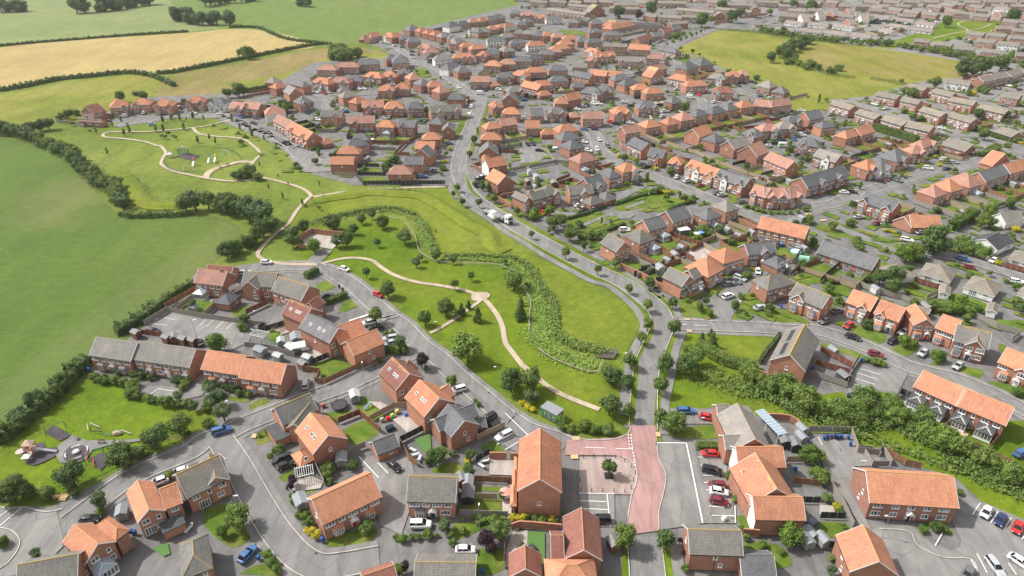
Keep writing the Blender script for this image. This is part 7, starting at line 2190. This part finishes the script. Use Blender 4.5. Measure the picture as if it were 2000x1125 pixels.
b = MB(); b.box(0,0,.3,3.2,2.2,1.2); b.box(-1.4,0,.6,1.2,2.3,.5, 0); b.build('body', M['upvc'], root, uv=False)
b = MB(); b.box(-.1,0,2.6,2.4,2.2,.12); b.build('canopy', M['upvc'], root, uv=False)
b = MB(); [b.box(x,y,1.4,.08,.08,1.25) for x in (-1.1,.9) for y in (-1,1)]; b.box(0,0,0,3,2.0,.4); b.build('chassis', M['black'], root, uv=False)
tag(root, 'white road-laying machine with canopy loaded on the lorry trailer', 'machine')
# ================================================================ STREET FURNITURE
LP = MB(); LP.cyl((0,0,0),(0,0,1.2),.09,n=6); LP.cyl((0,0,1.2),(0,0,6),.055,.045,6); LP.cyl((0,0,5.95),(.5,0,6.1),.04,n=5); LPm = LP.mesh('pole', [M['metal']])
LH = MB(); LH.box(.75,0,6.04,.6,.26,.13); LHm = LH.mesh('lamp_head', [M['upvc']])
def lamps(txt):
    for it in txt.split(';'):
        k = it.split(); p = P(*tp(k[0], float(k[1]), float(k[2])), 0); root = empty('street_lamp', (p.x, p.y, GZ), R(float(k[3])))
        link('pole', LPm, root); link('lamp_head', LHm, root); pend(root, 'slim grey street lamp', tp(k[0], float(k[1]), 0)[0], ' '.join(k[4:]), 'street lamp', 'street lamps')
lamps("""A3 512 785 90 on the footpath verge by the low fence;A5 455 850 180 at the kerb before the flats;A4 600 120 0 above the red parking bays;A4 700 680 180 between the parked dark red cars;B2 180 850 60 beside the drive of the orange terrace;B2 1170 560 100 beside the lane into park road;B3 590 240 200 near the side path to park road;B3 1022 580 190 beside the pair of large dark trees;C2 318 980 20 inside the field-side car park;C2 785 910 190 by the charcoal fence of the car park;C2 1290 560 200 at the corner by the white hatchback;C3 268 385 180 on the sandy path near the walled yard;C5 900 850 90 in the front lawns on east road;C4 950 545 30 on the main road's outer bend;B6 388 240 180 on the lawn by the black car;C6 425 260 90 on the grass strips beside grey bungalows;D4 950 880 0 beside the narrow green;D5 245 780 90 on the long narrow green;D6 1105 460 180 at the avenue bend;B4 800 480 0 on the verge beside the railed outfall;A2 250 700 0.1 beside the loop road verge;D6 640 640 190 along the avenue kerb;D3 1005 430 180 by the central gardens' pavement""".replace('\n', ''))
# bollards round the paved square
BO = MB(); BO.cyl((0,0,0),(0,0,.95),.09,.07,8); BO.cyl((0,0,.95),(0,0,1.08),.10,.05,8); BOm = BO.mesh('bollard', [M['black']])
for i, s in enumerate("A3 1272,270;A3 1348,265;A3 1430,268;A4 8,270;A4 72,295;A4 125,335;A4 150,385;A4 138,440;A4 120,495;A4 75,520;A3 1495,515;A3 1413,515;A3 1332,515;A3 1255,510;A3 1248,440;A4 303,175".split(';')):
    p = gp(s)[0]; o = link('bollard', BOm, None, (p.x, p.y, GZ)); x, y = pts(s)[0]
    side = 'top edge' if y < 905 else 'bottom edge' if y > 958 else 'curved side'
    pend(o, 'black cast bollard', x, f'on the {side} of the paved square', 'bollard', 'bollards round the paved square')
q = gp("A3 1458,400")[0]; tree(q, 1.9, 's', 'alone in the planter of the paved square', 1189)
m = MB(); m.box(q.x, q.y, GZ, 1.9, 1.9, .12); m.box(q.x, q.y, GZ+.12, 1.3, 1.3, .05); tag(m.build('tree_planter', M['black'], uv=False), 'dark square tree grille on the paved square', 'planter')
# substation
p0, p1 = gp("B4 208,800 322,862"); u = (p1-p0).normalized(); an = math.atan2(u.y, u.x); c = p0+u*(p1-p0).length/2; L = (p1-p0).length; v = Vector((-u.y, u.x, 0))
root = empty('electricity_substation', (c.x+v.x*1.5, c.y+v.y*1.5, GZ), an)
m = MB(); m.box(0,0,0,L,2.9,2.5); m.build('wall', M['brick2'], root)
m = MB(); m.box(0,0,2.5,L+.25,3.1,.18); m.build('roof', M['metal'], root)
for i in range(4):
    m = MB(); m.box(-L/2+L*(i+.5)/4+(.12 if i > 1 else -.12), -1.48, .15, L/4-.25, .06, 2.15); m.build('door', M['gbox'], root)
for x in (-L*.22, L*.3): m = MB(); m.box(x, -1.53, 1.2, .3, .02, .45); m.build('warning_sign', M['yel'], root)
tag(root, 'green-doored brick electricity substation with flat grey roof beside park road', 'substation')
# timber knee rails along the ditch
def rail(s, label, h=.5):
    ps = smooth(gp(s), 3); c = ps[0]; root = empty('timber_rail', (c.x, c.y, GZ)); a_, b_ = MB(), MB(); acc = 0
    for p, q in zip(ps[:-1], ps[1:]):
        p, q = p-Vector((c.x,c.y,0)), q-Vector((c.x,c.y,0)); d = q-p; L = d.length
        if L < .01: continue
        a_.box((p.x+q.x)/2, (p.y+q.y)/2, h-.02, L+.05, .22, .12, 0, math.atan2(d.y, d.x))
        while acc < L: t = p+d*(acc/L); b_.box(t.x, t.y, 0, .14, .14, h, 0, math.atan2(d.y, d.x)); acc += 1.8
        acc -= L
    a_.build('rail', M['timberr'], root, uv=False); b_.build('post', M['timberr'], root, uv=False); tag(root, label, 'rail', 'low timber rails along the ditch')
rail("C3 715,140 760,190 795,250 805,310 840,370 900,405 960,425 1050,435 1200,440 1350,447 1430,460 1465,480", 'long low timber rail winding along the upper ditch')
rail("C4 440,605 490,670 512,730 500,830 500,940", 'low timber rail beside the dark conifers')
rail("B4 190,315 240,355 330,405 430,445 520,475 620,490 645,440 670,405", 'low timber rail round the lower reed bed')
rail("C3 600,100 660,112", 'very short white rail by the upper reeds')
rail("C4 600,155 690,205", 'short timber rail beside the rubble gap bushes'); rail("C4 725,225 760,240", 'tiny white rail near the rubble gap')
# culvert with railings
p = gp("B4 690,345 770,340 740,385 640,378"); m = MB(); z = GZ+.02
root = empty('culvert_outfall', (p[0].x, p[0].y, GZ)); k = p[0]; m = MB()
for a, b, hh in ((0,1,1.1),(1,2,1.1)):
    a, b = p[a]-k, p[b]-k; d = b-a; m.box((a.x+b.x)/2, (a.y+b.y)/2, -.3, d.length, .2, .8, 0, math.atan2(d.y, d.x))
m.build('headwall', M['patio'], root)
m = MB()
for a, b in ((0,1),(1,2),(2,3)):
    a, b = p[a]-k, p[b]-k; d = b-a; n = 6
    for h in (.9, 1.3, 1.6): m.cyl((a.x,a.y,h-.3), (b.x,b.y,h-.3), .035, n=4)
    for i in range(n+1): q = a+d*i/n; m.cyl((q.x,q.y,0), (q.x,q.y,1.6), .05, n=4)
m.build('railing', M['metal'], root, uv=False); tag(root, 'concrete ditch outfall with galvanised railings near the main road', 'outfall')
ground('ditch_water', M['water'], ["B4 600,365 690,350 745,360 735,385 640,380", "B4 305,60 325,60 322,230 305,230", "C4 685,780 700,790 695,900 680,900"])
# footbridge rails
p = gp("C2 905,935 965,885"); k = p[0]; root = empty('footbridge', (k.x, k.y, GZ)); d = p[1]-k; n_ = Vector((-d.y, d.x, 0)).normalized()
for s in (-1, 1):
    m = MB(); a = n_*s*1.3-d*.15; b = a+d*1.3
    for h in (.45, .8, 1.15): m.cyl((a.x,a.y,h), (b.x,b.y,h), .05, n=4)
    for i in range(8): q = a+(b-a)*i/7; m.box(q.x, q.y, 0, .1, .1, 1.2)
    m.build('railing', M['timberr'], root, uv=False)
m = MB(); m.box(d.x/2, d.y/2, 0, d.length, 2.4, .12, 0, math.atan2(d.y, d.x)); m.build('deck', M['path'], root, uv=False); tag(root, 'small timber footbridge where the sandy path crosses the hedge', 'footbridge')
# benches
BN = MB(); BN.box(0,0,.42,1.7,.42,.06); BS = MB(); [BS.box(x,0,0,.08,.4,.42) for x in (-.7,.7)]; BB = MB(); BB.box(0,.22,.55,1.7,.05,.35)
BM = (BN.mesh('seat',[M['tint']]), BS.mesh('legs',[M['metal']]), BB.mesh('backrest',[M['tint']]))
for s, rz, lb in [("B1 748,908",0,'green bench facing the playing green'),("B1 565,878",-.7,'grey bench by the near play area'),("D2 495,490",.25,'dark bench nearest the hedge clump'),("D2 545,468",.25,'second dark bench on the sandy forecourt'),("D2 470,462",.4,'thin bench inside the far play area'),("C2 940,220",0,'pale bench beside the path bend')]:
    q = gp(s)[0]; root = empty('park_bench', (q.x, q.y, GZ), rz); link('seat', BM[0], root, color=(.18,.17,.14)); link('legs', BM[1], root); link('backrest', BM[2], root, color=(.18,.17,.14)); tag(root, lb, 'bench', 'park benches')
# trampolines
TM = MB(); TM.cyl((0,0,.8),(0,0,.86),1.9,n=24); TF = MB()
for i in range(24):
    a, b = 2*math.pi*i/24, 2*math.pi*(i+1)/24; TF.cyl((2*math.cos(a),2*math.sin(a),.83),(2*math.cos(b),2*math.sin(b),.83),.09,n=5)
    if i % 4 == 0: TF.cyl((2.05*math.cos(a),2.05*math.sin(a),0),(2.05*math.cos(a),2.05*math.sin(a),2.2),.05,n=5)
TN = MB(); TN.cyl((0,0,2.15),(0,0,2.2),2.0,n=24,caps=False)
TMm, TFm = TM.mesh('mat', [M['rubber']]), TF.mesh('frame', [M['black']])
for s, k, lb in [("B2 988,740",1,'large black trampoline in the back garden off the loop road'),("C6 105,570",.9,'netted trampoline beside the grey bungalow terrace'),("D5 1170,565",.8,'green trampoline behind the orange terrace'),("C5 875,245",.8,'dark netted trampoline on the square lawn'),("C5 1355,480",.8,'dark trampoline behind the hipped garage'),("D4 960,525",.9,'dark trampoline above the slate-roofed houses'),("D6 262,432",.8,'green-edged trampoline behind the gabled orange house'),("C5 445,340",.6,'small netted trampoline on the bright lawn')]:
    q = gp(s)[0]; root = empty('trampoline', (q.x, q.y, GZ)); root.scale = (k,k,k); link('mat', TMm, root); link('frame', TFm, root); tag(root, lb, 'trampoline', 'garden trampolines')
# wheelie bins
WB = MB(); WB.box(0,0,.08,.55,.62,.9,0,0,1.0); WB.cyl((-.25,.3,.1),(.25,.3,.1),.1,n=6); WL = MB(); WL.box(0,-.02,.98,.6,.7,.08)
WBm, WLm = WB.mesh('bin_body',[M['tint']]), WL.mesh('lid',[M['tint']])
def bins(txt, ph):
    for it in txt.split(';'):
        k = it.split(); x, y = tp(k[0], float(k[1]), float(k[2])); q = P(x, y, .5); c = {'b':((.03,.10,.32),'blue wheelie bin'),'k':((.02,.02,.02),'black wheelie bin'),'g':((.04,.14,.06),'green wheelie bin'),'p':((.08,.04,.14),'purple-lidded bin')}[k[3]]
        root = empty('wheelie_bin', (q.x, q.y, GZ), R(random.Random(x).uniform(-30, 30))); link('bin_body', WBm, root, color=c[0]); link('lid', WLm, root, color=c[0]); pend(root, c[1], x, ph, 'bin', 'wheelie bins '+ph)
bins("A5 35 120 b;A5 60 112 p;A5 90 108 b;A5 118 118 k;A5 140 115 b;A5 160 112 b;A5 212 118 b;A5 228 165 b", 'in the weathered-fence car park')
bins("B1 645 365 b;B1 655 372 b;A2 858 868 b;A2 500 60 b;A2 395 1000 b;A1 965 810 b;A1 990 815 b;A1 1325 490 b;A3 718 435 b;A3 735 430 k;A3 1105 790 b;A3 535 1098 b", 'by the houses off the loop road')
bins("B6 655 725 b;B6 672 705 p;B6 782 775 b;B6 310 395 b;B6 335 390 g;B6 352 395 g;B6 370 400 g;B6 820 780 k;B5 1078 455 b;B5 1035 990 b", 'around the solar house and long terrace')
bins("C5 1222 752 b;C5 1215 305 b;C5 1228 300 b;C5 1430 395 p;C3 235 605 k;C3 262 628 k;A4 915 580 b;A4 930 585 k;A4 1325 350 b;B6 495 160 0".replace(';B6 495 160 0', ''), 'beside the front doors, mid estate')
# near playground
def thing(name, s, label, cat, rz=0, group=None):
    q = gp(s)[0]; r = empty(name, (q.x, q.y, GZ), rz); tag(r, label, cat, group); return r
def part(r, name, mat, fn, color=None):
    m = MB(); fn(m); o = m.build(name, mat, r, uv=False)
    if color: o.color = c4(color)
    return o
r = thing('climbing_tower', "B1 242,985", 'multi-play climbing tower with pink roof and long slide on rubber matting', 'play tower', .1)
part(r, 'frame', M['redp'], lambda m: [m.cyl((x,y,0),(x,y,3.2),.07,n=6) for x in (-.9,.9) for y in (-.9,.9)])
part(r, 'platform', M['tint'], lambda m: (m.box(0,0,1.4,1.9,1.9,.12), m.box(0,-.9,1.5,1.8,.06,.7), m.box(-.9,0,1.5,.06,1.8,.7)), (.5,.30,.25))
part(r, 'roof', M['tint'], lambda m: m.box(0,0,3.1,2.2,2.2,.8,0,0,.15), (.55,.40,.33))
part(r, 'slide', M['metal'], lambda m: m.hexa([(.9,-.35,1.4),(5.4,-.35,.1),(5.4,.35,.1),(.9,.35,1.4),(.9,-.35,1.52),(5.4,-.35,.22),(5.4,.35,.22),(.9,.35,1.52)]))
part(r, 'deck', M['tint'], lambda m: m.cyl((-2.2,-.3,1.0),(-2.2,-.3,1.12),1.0,n=14), (.50,.42,.38))
part(r, 'second_platform', M['tint'], lambda m: (m.box(.1,-2.3,1.1,1.7,1.6,.12), m.cyl((.9,-2.3,0),(.9,-2.3,2.6),.06), m.cyl((-.7,-2.3,0),(-.7,-2.3,2.6),.06)), (.65,.60,.55))
r = thing('roundabout', "B1 563,978", 'grey spinning roundabout dish in the octagonal rubber area', 'roundabout')
part(r, 'disc', M['metal'], lambda m: m.cyl((0,0,.25),(0,0,.5),.9,.7,18)); part(r, 'hub', M['black'], lambda m: m.cyl((0,0,0),(0,0,.3),.3))
mk = MB(); cc = gp("B1 563,975")[0]
for a0 in (.3, 1.9, 3.4, 5.0):
    for i in range(4):
        a = a0+i*.18; mk.box(cc.x+2.3*math.cos(a), cc.y+2.3*math.sin(a), ZC[0]-.03, .22, .48, .05, 0, a)
tag(mk.build('ground_marking', M['upvc'], uv=False), kind='structure')
def swing(s, label, rz, seats=2, col='metal'):
    r = thing('swing_frame', s, label, 'swing', rz, 'playground swings')
    part(r, 'frame', M[col], lambda m: (m.cyl((-2,0,2.5),(2,0,2.5),.06), [m.cyl((x,0,2.5),(x*1.08,y,0),.06) for x in (-2,2) for y in (-1.1,1.1)]))
    for i in range(seats):
        x = -.9+1.8*i; part(r, 'swing_seat', M['black'], lambda m: (m.box(x,0,.45,.5,.2,.05), m.cyl((x-.22,0,.45),(x-.22,0,2.5),.02,n=3), m.cyl((x+.22,0,.45),(x+.22,0,2.5),.02,n=3)))
swing("B1 420,830", 'dark green swing frame on the near rubber square', .6, 2, 'gbox'); swing("B1 705,1035", 'green swing frame on the rubber square beside the trees', .8, 1, 'gbox')
swing("D2 258,505", 'white two-seat swing in the far play area', .3, 2, 'upvc'); swing("D2 535,392", 'white swing frame beside the round hedge fence', -.4, 1, 'upvc')
for s, L, rz, lb, mt in [("B1 700,786",3.4,-.45,'pale balance beam on the grass circuit','metal'),("B1 648,800",2.6,-1.0,'pale sloping board of the grass trim circuit','patio'),("B1 928,835",3.2,-.4,'thin balance beam at the right of the circuit','metal'),("B1 640,1010",3.2,-1.1,'orange play rail beside the rubber square','redp'),("B1 690,1062",2.6,-1.1,'second orange play rail nearer the tree','redp'),("B1 720,832",2.6,-.1,'row of low stepping logs on the grass','black'),("B1 790,855",2.4,.1,'green low clatter bridge on the grass','gbox')]:
    r = thing('balance_beam', s, lb, 'play beam', rz, 'trim trail pieces'); part(r, 'beam', M[mt], lambda m: m.box(0,0,.3,L,.18,.12)); part(r, 'supports', M['timberr'], lambda m: [m.box(x,0,0,.12,.12,.3) for x in (-L*.4, L*.4)])
r = thing('climbing_mound', "B1 862,840", 'small sandy climbing boulder on the grass', 'boulder'); part(r, 'rock', M['path'], lambda m: blob(m, (0,0,.2), .9, 5, 2, (1.3,.8,.6)))
for s, lb in [("A1 465,562",'yellow-timbered gate at the lower park entrance'),("B1 1290,892",'yellow-timbered gate at the upper park entrance')]:
    r = thing('park_gate', s, lb, 'gate', .3); part(r, 'rails', M['yellowp'], lambda m: [m.box(0,0,h,3.2,.08,.12) for h in (.35,.7,1.0)]); part(r, 'posts', M['timberr'], lambda m: [m.box(x,0,0,.15,.15,1.2) for x in (-1.6,1.6)])
# far playground
r = thing('goal_wall', "D2 218,385", 'green multi-sport goal wall with white backboard', 'goal wall', .1)
part(r, 'frame', M['gbox'], lambda m: ([m.box(x,0,0,.18,.18,3.0) for x in (-2.4,-1.2,0,1.2,2.4)], [m.box(0,0,h,4.9,.08,.12) for h in (.5,1.1,1.7,2.3,2.9)], [m.box(x,1.0,0,.18,.18,2.6) for x in (-2.4,2.4)], m.box(-2.4,.5,1.2,.1,1,.9), m.box(2.4,.5,1.2,.1,1,.9)))
part(r, 'backboard', M['upvc'], lambda m: m.box(.6,-.1,3.1,1.9,.1,1.2))
r = thing('play_shelter', "D2 125,405", 'tiny blue-white play hut on the far play area', 'play hut'); part(r, 'roof', M['hlamp'], lambda m: m.box(0,0,1.5,2.6,2.4,1.1,0,0,.1)); part(r, 'posts', M['blue'], lambda m: [m.box(x,y,0,.1,.1,1.5) for x in (-1,1) for y in (-.9,.9)])
for s, lb, c in [("D2 412,440",'white slide tower with blue top in the far play area',(.05,.25,.6)),("D2 458,435",'white slide tower with yellow top beside green frame',(.7,.55,.05)),("D2 300,465",'small climbing tower with red top in far play area',(.6,.15,.12))]:
    r = thing('slide_tower', s, lb, 'slide', 0, 'far playground towers'); part(r, 'chute', M['upvc'], lambda m: m.hexa([(-.4,-2.2,.1),(.4,-2.2,.1),(.4,.2,1.9),(-.4,.2,1.9),(-.4,-2.2,.3),(.4,-2.2,.3),(.4,.2,2.1),(-.4,.2,2.1)])); part(r, 'frame', M['metal'], lambda m: [m.cyl((x,y,0),(x,y,2.9),.06) for x in (-.5,.5) for y in (.2,1.2)]); part(r, 'roof', M['tint'], lambda m: m.box(0,.7,2.9,1.3,1.3,.5,0,0,.3), c)
ps = smooth(gp("D2 80,430 90,470 130,500 200,515 290,522 380,520"), 3)+[None]+smooth(gp("D2 260,345 330,335 420,338 500,345 560,358 600,375 630,400 640,430"), 3)
m = MB(); k0 = gp("D2 80,430")[0]
for a, b in zip(ps[:-1], ps[1:]):
    if a is None or b is None: continue
    d = b-a; 
    for h in (.3, .95): m.box((a.x+b.x)/2-k0.x, (a.y+b.y)/2-k0.y, h, d.length, .05, .06, 0, math.atan2(d.y, d.x))
    n = max(1, int(d.length/.35))
    for i in range(n): q = a+d*i/n; m.box(q.x-k0.x, q.y-k0.y, 0, .04, .04, 1.05)
r = empty('play_area_fence', (k0.x, k0.y, GZ)); o = m.build('railing', M['gbox'], r, uv=False); tag(r, 'low green bow railing curving round the far play area', 'fence')
# pergolas
for s, rz, L, lb in [("C2 790,1000",-.35,4.6,'large white pergola frame behind the field-side car park'),("A2 740,420",.35,3.8,'white slatted pergola in the garden above the long semi')]:
    r = thing('pergola', s, lb, 'pergola', rz); part(r, 'beams', M['upvc'], lambda m: ([m.box(x,0,2.3,.07,3.4,.12) for x in [L*(i/8-.5) for i in range(9)]], m.box(0,-1.4,2.18,L,.1,.14), m.box(0,1.4,2.18,L,.1,.14))); part(r, 'posts', M['upvc'], lambda m: [m.box(x,y,0,.12,.12,2.2) for x in (-L*.46,L*.46) for y in (-1.4,1.4)])
# gazebos, loungers, garden sets, misc garden clutter
for s, k, lb in [("B2 700,330",1.25,'white flat gazebo behind the skylight houses'),("B2 800,260",.9,'white garden gazebo beside the brick semi')]:
    r = thing('gazebo', s, lb, 'gazebo', .35); part(r, 'canopy', M['upvc'], lambda m: m.box(0,0,2.1,3*k,2.6*k,.25,0,0,.9)); part(r, 'posts', M['metal'], lambda m: [m.box(x*k,y*k,0,.06,.06,2.1) for x in (-1.3,1.3) for y in (-1.1,1.1)])
for i, s in enumerate(["A3 25,215","A3 45,250","A3 75,275","A3 525,330","A3 545,300","A1 1385,800","C6 30,425","D2 545,110"][:6]):
    r = thing('garden_lounger', s, '', 'lounger', -.6+i); pend(r, 'grey garden lounger', pts(s)[0][0], 'on the patios near the tall house', 'lounger', 'garden loungers'); part(r, 'seat', M['tint'], lambda m: m.box(0,0,.3,1.9,.65,.18), (.55,.56,.58)); part(r, 'backrest', M['tint'], lambda m: m.hexa([(-.95,-.32,.4),(-.85,-.32,.4),(-.85,.32,.4),(-.95,.32,.4),(-1.3,-.32,.9),(-1.2,-.32,.9),(-1.2,.32,.9),(-1.3,.32,.9)]), (.4,.41,.43)); part(r, 'legs', M['metal'], lambda m: [m.box(x,y,0,.05,.05,.3) for x in (-.8,.8) for y in (-.28,.28)])
for s, lb, c in [("C5 630,240",'blue patio parasol in the planted garden',(.15,.3,.65)),("C5 600,250",'pale patio parasol beside the blue one',(.6,.6,.68)),("A3 700,565",'pink patio parasol by the tall house',(.7,.35,.30)),("D3 480,300",'white parasol on the patio below the grey hip roof',(.75,.75,.72))]:
    r = thing('patio_parasol', s, lb, 'parasol', 0, 'garden parasols'); part(r, 'canopy', M['tint'], lambda m: m.cyl((0,0,2.0),(0,0,2.4),1.3,.08,8), c); part(r, 'pole', M['metal'], lambda m: m.cyl((0,0,0),(0,0,2.4),.04))
for s, lb, c, k in [("C5 1330,355",'large round blue paddling pool beside the terrace',(.35,.6,.8),2.0),("D4 690,342",'small round paddling pool beyond the car court',(.3,.6,.75),1.4)]:
    r = thing('paddling_pool', s, lb, 'pool'); part(r, 'rim', M['tint'], lambda m: m.cyl((0,0,0),(0,0,.55),k,k*1.02,20), c); part(r, 'water', M['tint'], lambda m: m.cyl((0,0,.5),(0,0,.57),k*.9,n=20), (.5,.72,.85))
r = thing('polytunnel', "C5 1385,415", 'pale green rounded polytunnel in the corner garden', 'polytunnel', -.3); part(r, 'cover', M['tint'], lambda m: loft(m, [[(x,1.0*math.cos(a),1.9*math.sin(a)) for a in [math.pi*i/8 for i in range(9)]] for x in (-1.7,1.7)]), (.30,.62,.48)); part(r, 'door', M['upvc'], lambda m: m.box(1.72,0,0,.05,.8,1.6))
r = thing('toy_slide', "B2 1190,745", 'blue toy slide on the lawn by park road', 'toy slide', .9); part(r, 'chute', M['blue'], lambda m: m.hexa([(-1,-.25,.1),(1,-.25,1.1),(1,.25,1.1),(-1,.25,.1),(-1,-.25,.2),(1,-.25,1.2),(1,.25,1.2),(-1,.25,.2)])); part(r, 'ladder', M['upvc'], lambda m: m.box(1.1,0,0,.1,.5,1.2))
for s, c, lb in [("B3 220,830",(.6,.03,.02),'red toy car on the sandy yard'),("B3 250,810",(.3,.6,.1),'lime toy frame on the sandy yard'),("B3 285,780",(.65,.5,.15),'yellow toy frame at the fence of the sandy yard'),("B3 235,900",(.02,.03,.05),'dark covered sandpit in the sandy yard'),("B3 350,800",(.1,.2,.5),'blue toy box near the conservatory'),("B3 175,840",(.4,.36,.32),'grey playhouse on the sandy yard'),("B2 880,795",(.4,.4,.4),'grey toy in the trampoline garden'),("B2 870,735",(.45,.12,.08),'garden table by the trampoline'),("A4 800,720",(.7,.7,.7),'pile of white rubble bags in the last bay'),("C5 1365,620",(.1,.1,.1),'dark covered hot tub'),("A3 890,945",(.05,.05,.05),'black covered hot tub beside the artificial lawn'),("A4 1440,750",(.12,.14,.18),'blue-grey tarpaulin stack beyond the light tree')]:
    r = thing('garden_toy' if 'toy' in lb else 'garden_item', s, lb, 'toy' if 'toy' in lb else 'garden item', .5); k = 1.6 if ('tub' in lb or 'covered' in lb or 'stack' in lb) else .8
    part(r, 'body', M['tint'], lambda m: (m.box(0,0,0,1.3*k,1.1*k,.75,0,0,.85),), c); part(r, 'top', M['tint'], lambda m: m.box(.1,0,.75,.8*k,.8*k,.15,0,0,.8), tuple(min(1, x*1.3) for x in c))
# boat-like hot tub by the field fence, portable toilet, football goal
r = thing('portable_toilet', "E3 802,775", 'green portable toilet on the new road verge', 'portable toilet'); part(r, 'cabin', M['gbox'], lambda m: m.box(0,0,0,1.2,1.2,2.2)); part(r, 'roof', M['upvc'], lambda m: m.box(0,0,2.2,1.3,1.3,.25,0,0,.8))
r = thing('football_goal', "D3 555,425", 'white football goal on the small fenced lawn', 'goal', .0); part(r, 'frame', M['upvc'], lambda m: (m.cyl((-1.8,0,0),(-1.8,0,1.9),.06), m.cyl((1.8,0,0),(1.8,0,1.9),.06), m.cyl((-1.8,0,1.9),(1.8,0,1.9),.06))); part(r, 'net', M['metal'], lambda m: [m.cyl((x,0,1.9),(x,-1,0),.015,n=3) for x in [-1.8+.3*i for i in range(13)]])
# lean-to glass canopies on the grey terrace
r = thing('glass_canopy', "B5 755,905", 'long blue-glazed canopy behind the grey terrace', 'canopy', -1.25); part(r, 'glazing', M['roofglass'], lambda m: m.box(0,0,2.4,9,2.6,.08)); part(r, 'frame', M['upvc'], lambda m: ([m.box(x,0,2.42,.08,2.7,.1) for x in [-4.5+i for i in range(10)]], [m.box(x,y,0,.1,.1,2.4) for x in (-4.4,0,4.4) for y in (-1.2,1.2)]))
r = thing('awning', "C5 500,225", 'cream flat awning behind the slate house row', 'awning', .3); part(r, 'canopy', M['upvc'], lambda m: m.box(0,0,2.4,4.6,2.8,.12)); part(r, 'posts', M['upvc'], lambda m: [m.box(x,-1.3,0,.1,.1,2.4) for x in (-2.2,2.2)])
# people
def person(s, h, rz, top, legs, label, stride=.0):
    q = gp(s)[0]; k = h/1.75
    root = empty('person', (q.x, q.y, GZ), rz)
    V = [(0,0,.95),(0,0,1.2),(0,0,1.42),(0,0,1.52),(0,.0,1.66),(.0,.19,1.42),(.04,.25,1.12),(.12,.26,.88),(0,-.19,1.42),(-.04,-.25,1.12),(.02,-.26,.86),(0,.09,.92),(.06+stride,.10,.5),(.0+stride,.10,.08),(.14+stride,.10,.04),(0,-.09,.92),(.02-stride,-.10,.5),(-.06-stride,-.10,.08),(.08-stride,-.10,.04)]
    E = [(0,1),(1,2),(2,3),(3,4),(2,5),(5,6),(6,7),(2,8),(8,9),(9,10),(0,11),(11,12),(12,13),(13,14),(0,15),(15,16),(16,17),(17,18)]
    Rr = [.15,.13,.14,.06,.105,.07,.05,.04,.07,.05,.04,.10,.07,.05,.04,.10,.07,.05,.04]
    me = bpy.data.meshes.new('body'); me.from_pydata([(x*k,y*k,z*k) for x,y,z in V], E, []); o = link('body', me, root)
    md = o.modifiers.new('skin', 'SKIN'); sv = me.skin_vertices[0].data
    for i, r_ in enumerate(Rr): sv[i].radius = (r_*k, r_*k)
    sv[0].use_root = True; o.modifiers.new('sub', 'SUBSURF').levels = 1; o.modifiers['sub'].render_levels = 2
    me.materials.append(M['skinm'])
    for nm, z0, z1, rx, ry, c in (('jacket', .88, 1.47, .155, .235, top), ('trousers', .45, .93, .13, .20, legs)):
        m = MB(); loft(m, [[(rx*a*k*math.cos(t), ry*a*k*math.sin(t), z*k) for t in [2*math.pi*i/12 for i in range(12)]] for z, a in ((z0,1.05),((z0+z1)/2,.98),(z1,.9))]); oo = m.build(nm, M['tint'], root, uv=False); oo.color = c4(c)
    m = MB(); blob(m, (-.015*k,0,1.70*k), .118*k, 3, 2, (1,.95,1.02)); m.build('hair', M['bark'], root, uv=False)
    tag(root, label, 'person')
M['skinm'] = plain('skin', (.5,.30,.22), .6)
person("C3 685,1085", 1.65, -1.2, (.75,.10,.28), (.04,.04,.06), 'person in a pink top standing on the corner pavement by the clipped hedge', .06)
person("C6 775,410", 1.75, 1.0, (.12,.14,.22), (.03,.03,.04), 'person in dark blue clothes standing on the drive by the bungalow hedge', .05)
# ================================================================ HAZE
m = bpy.data.materials.new('haze'); m.use_nodes = True; nt = m.node_tree; nt.nodes.clear()
o_ = nt.nodes.new('ShaderNodeOutputMaterial'); v_ = nt.nodes.new('ShaderNodeVolumePrincipled')
v_.inputs['Color'].default_value = (.97, .98, 1, 1); v_.inputs['Density'].default_value = 8e-5; v_.inputs['Anisotropy'].default_value = .3
nt.links.new(v_.outputs[0], o_.inputs['Volume'])
hz = MB(); hz.box(0, 4000, -1.5, 11990, 8600, 122); tag(hz.build('haze', m, uv=False), kind='stuff')
flush_trees(); resolve()
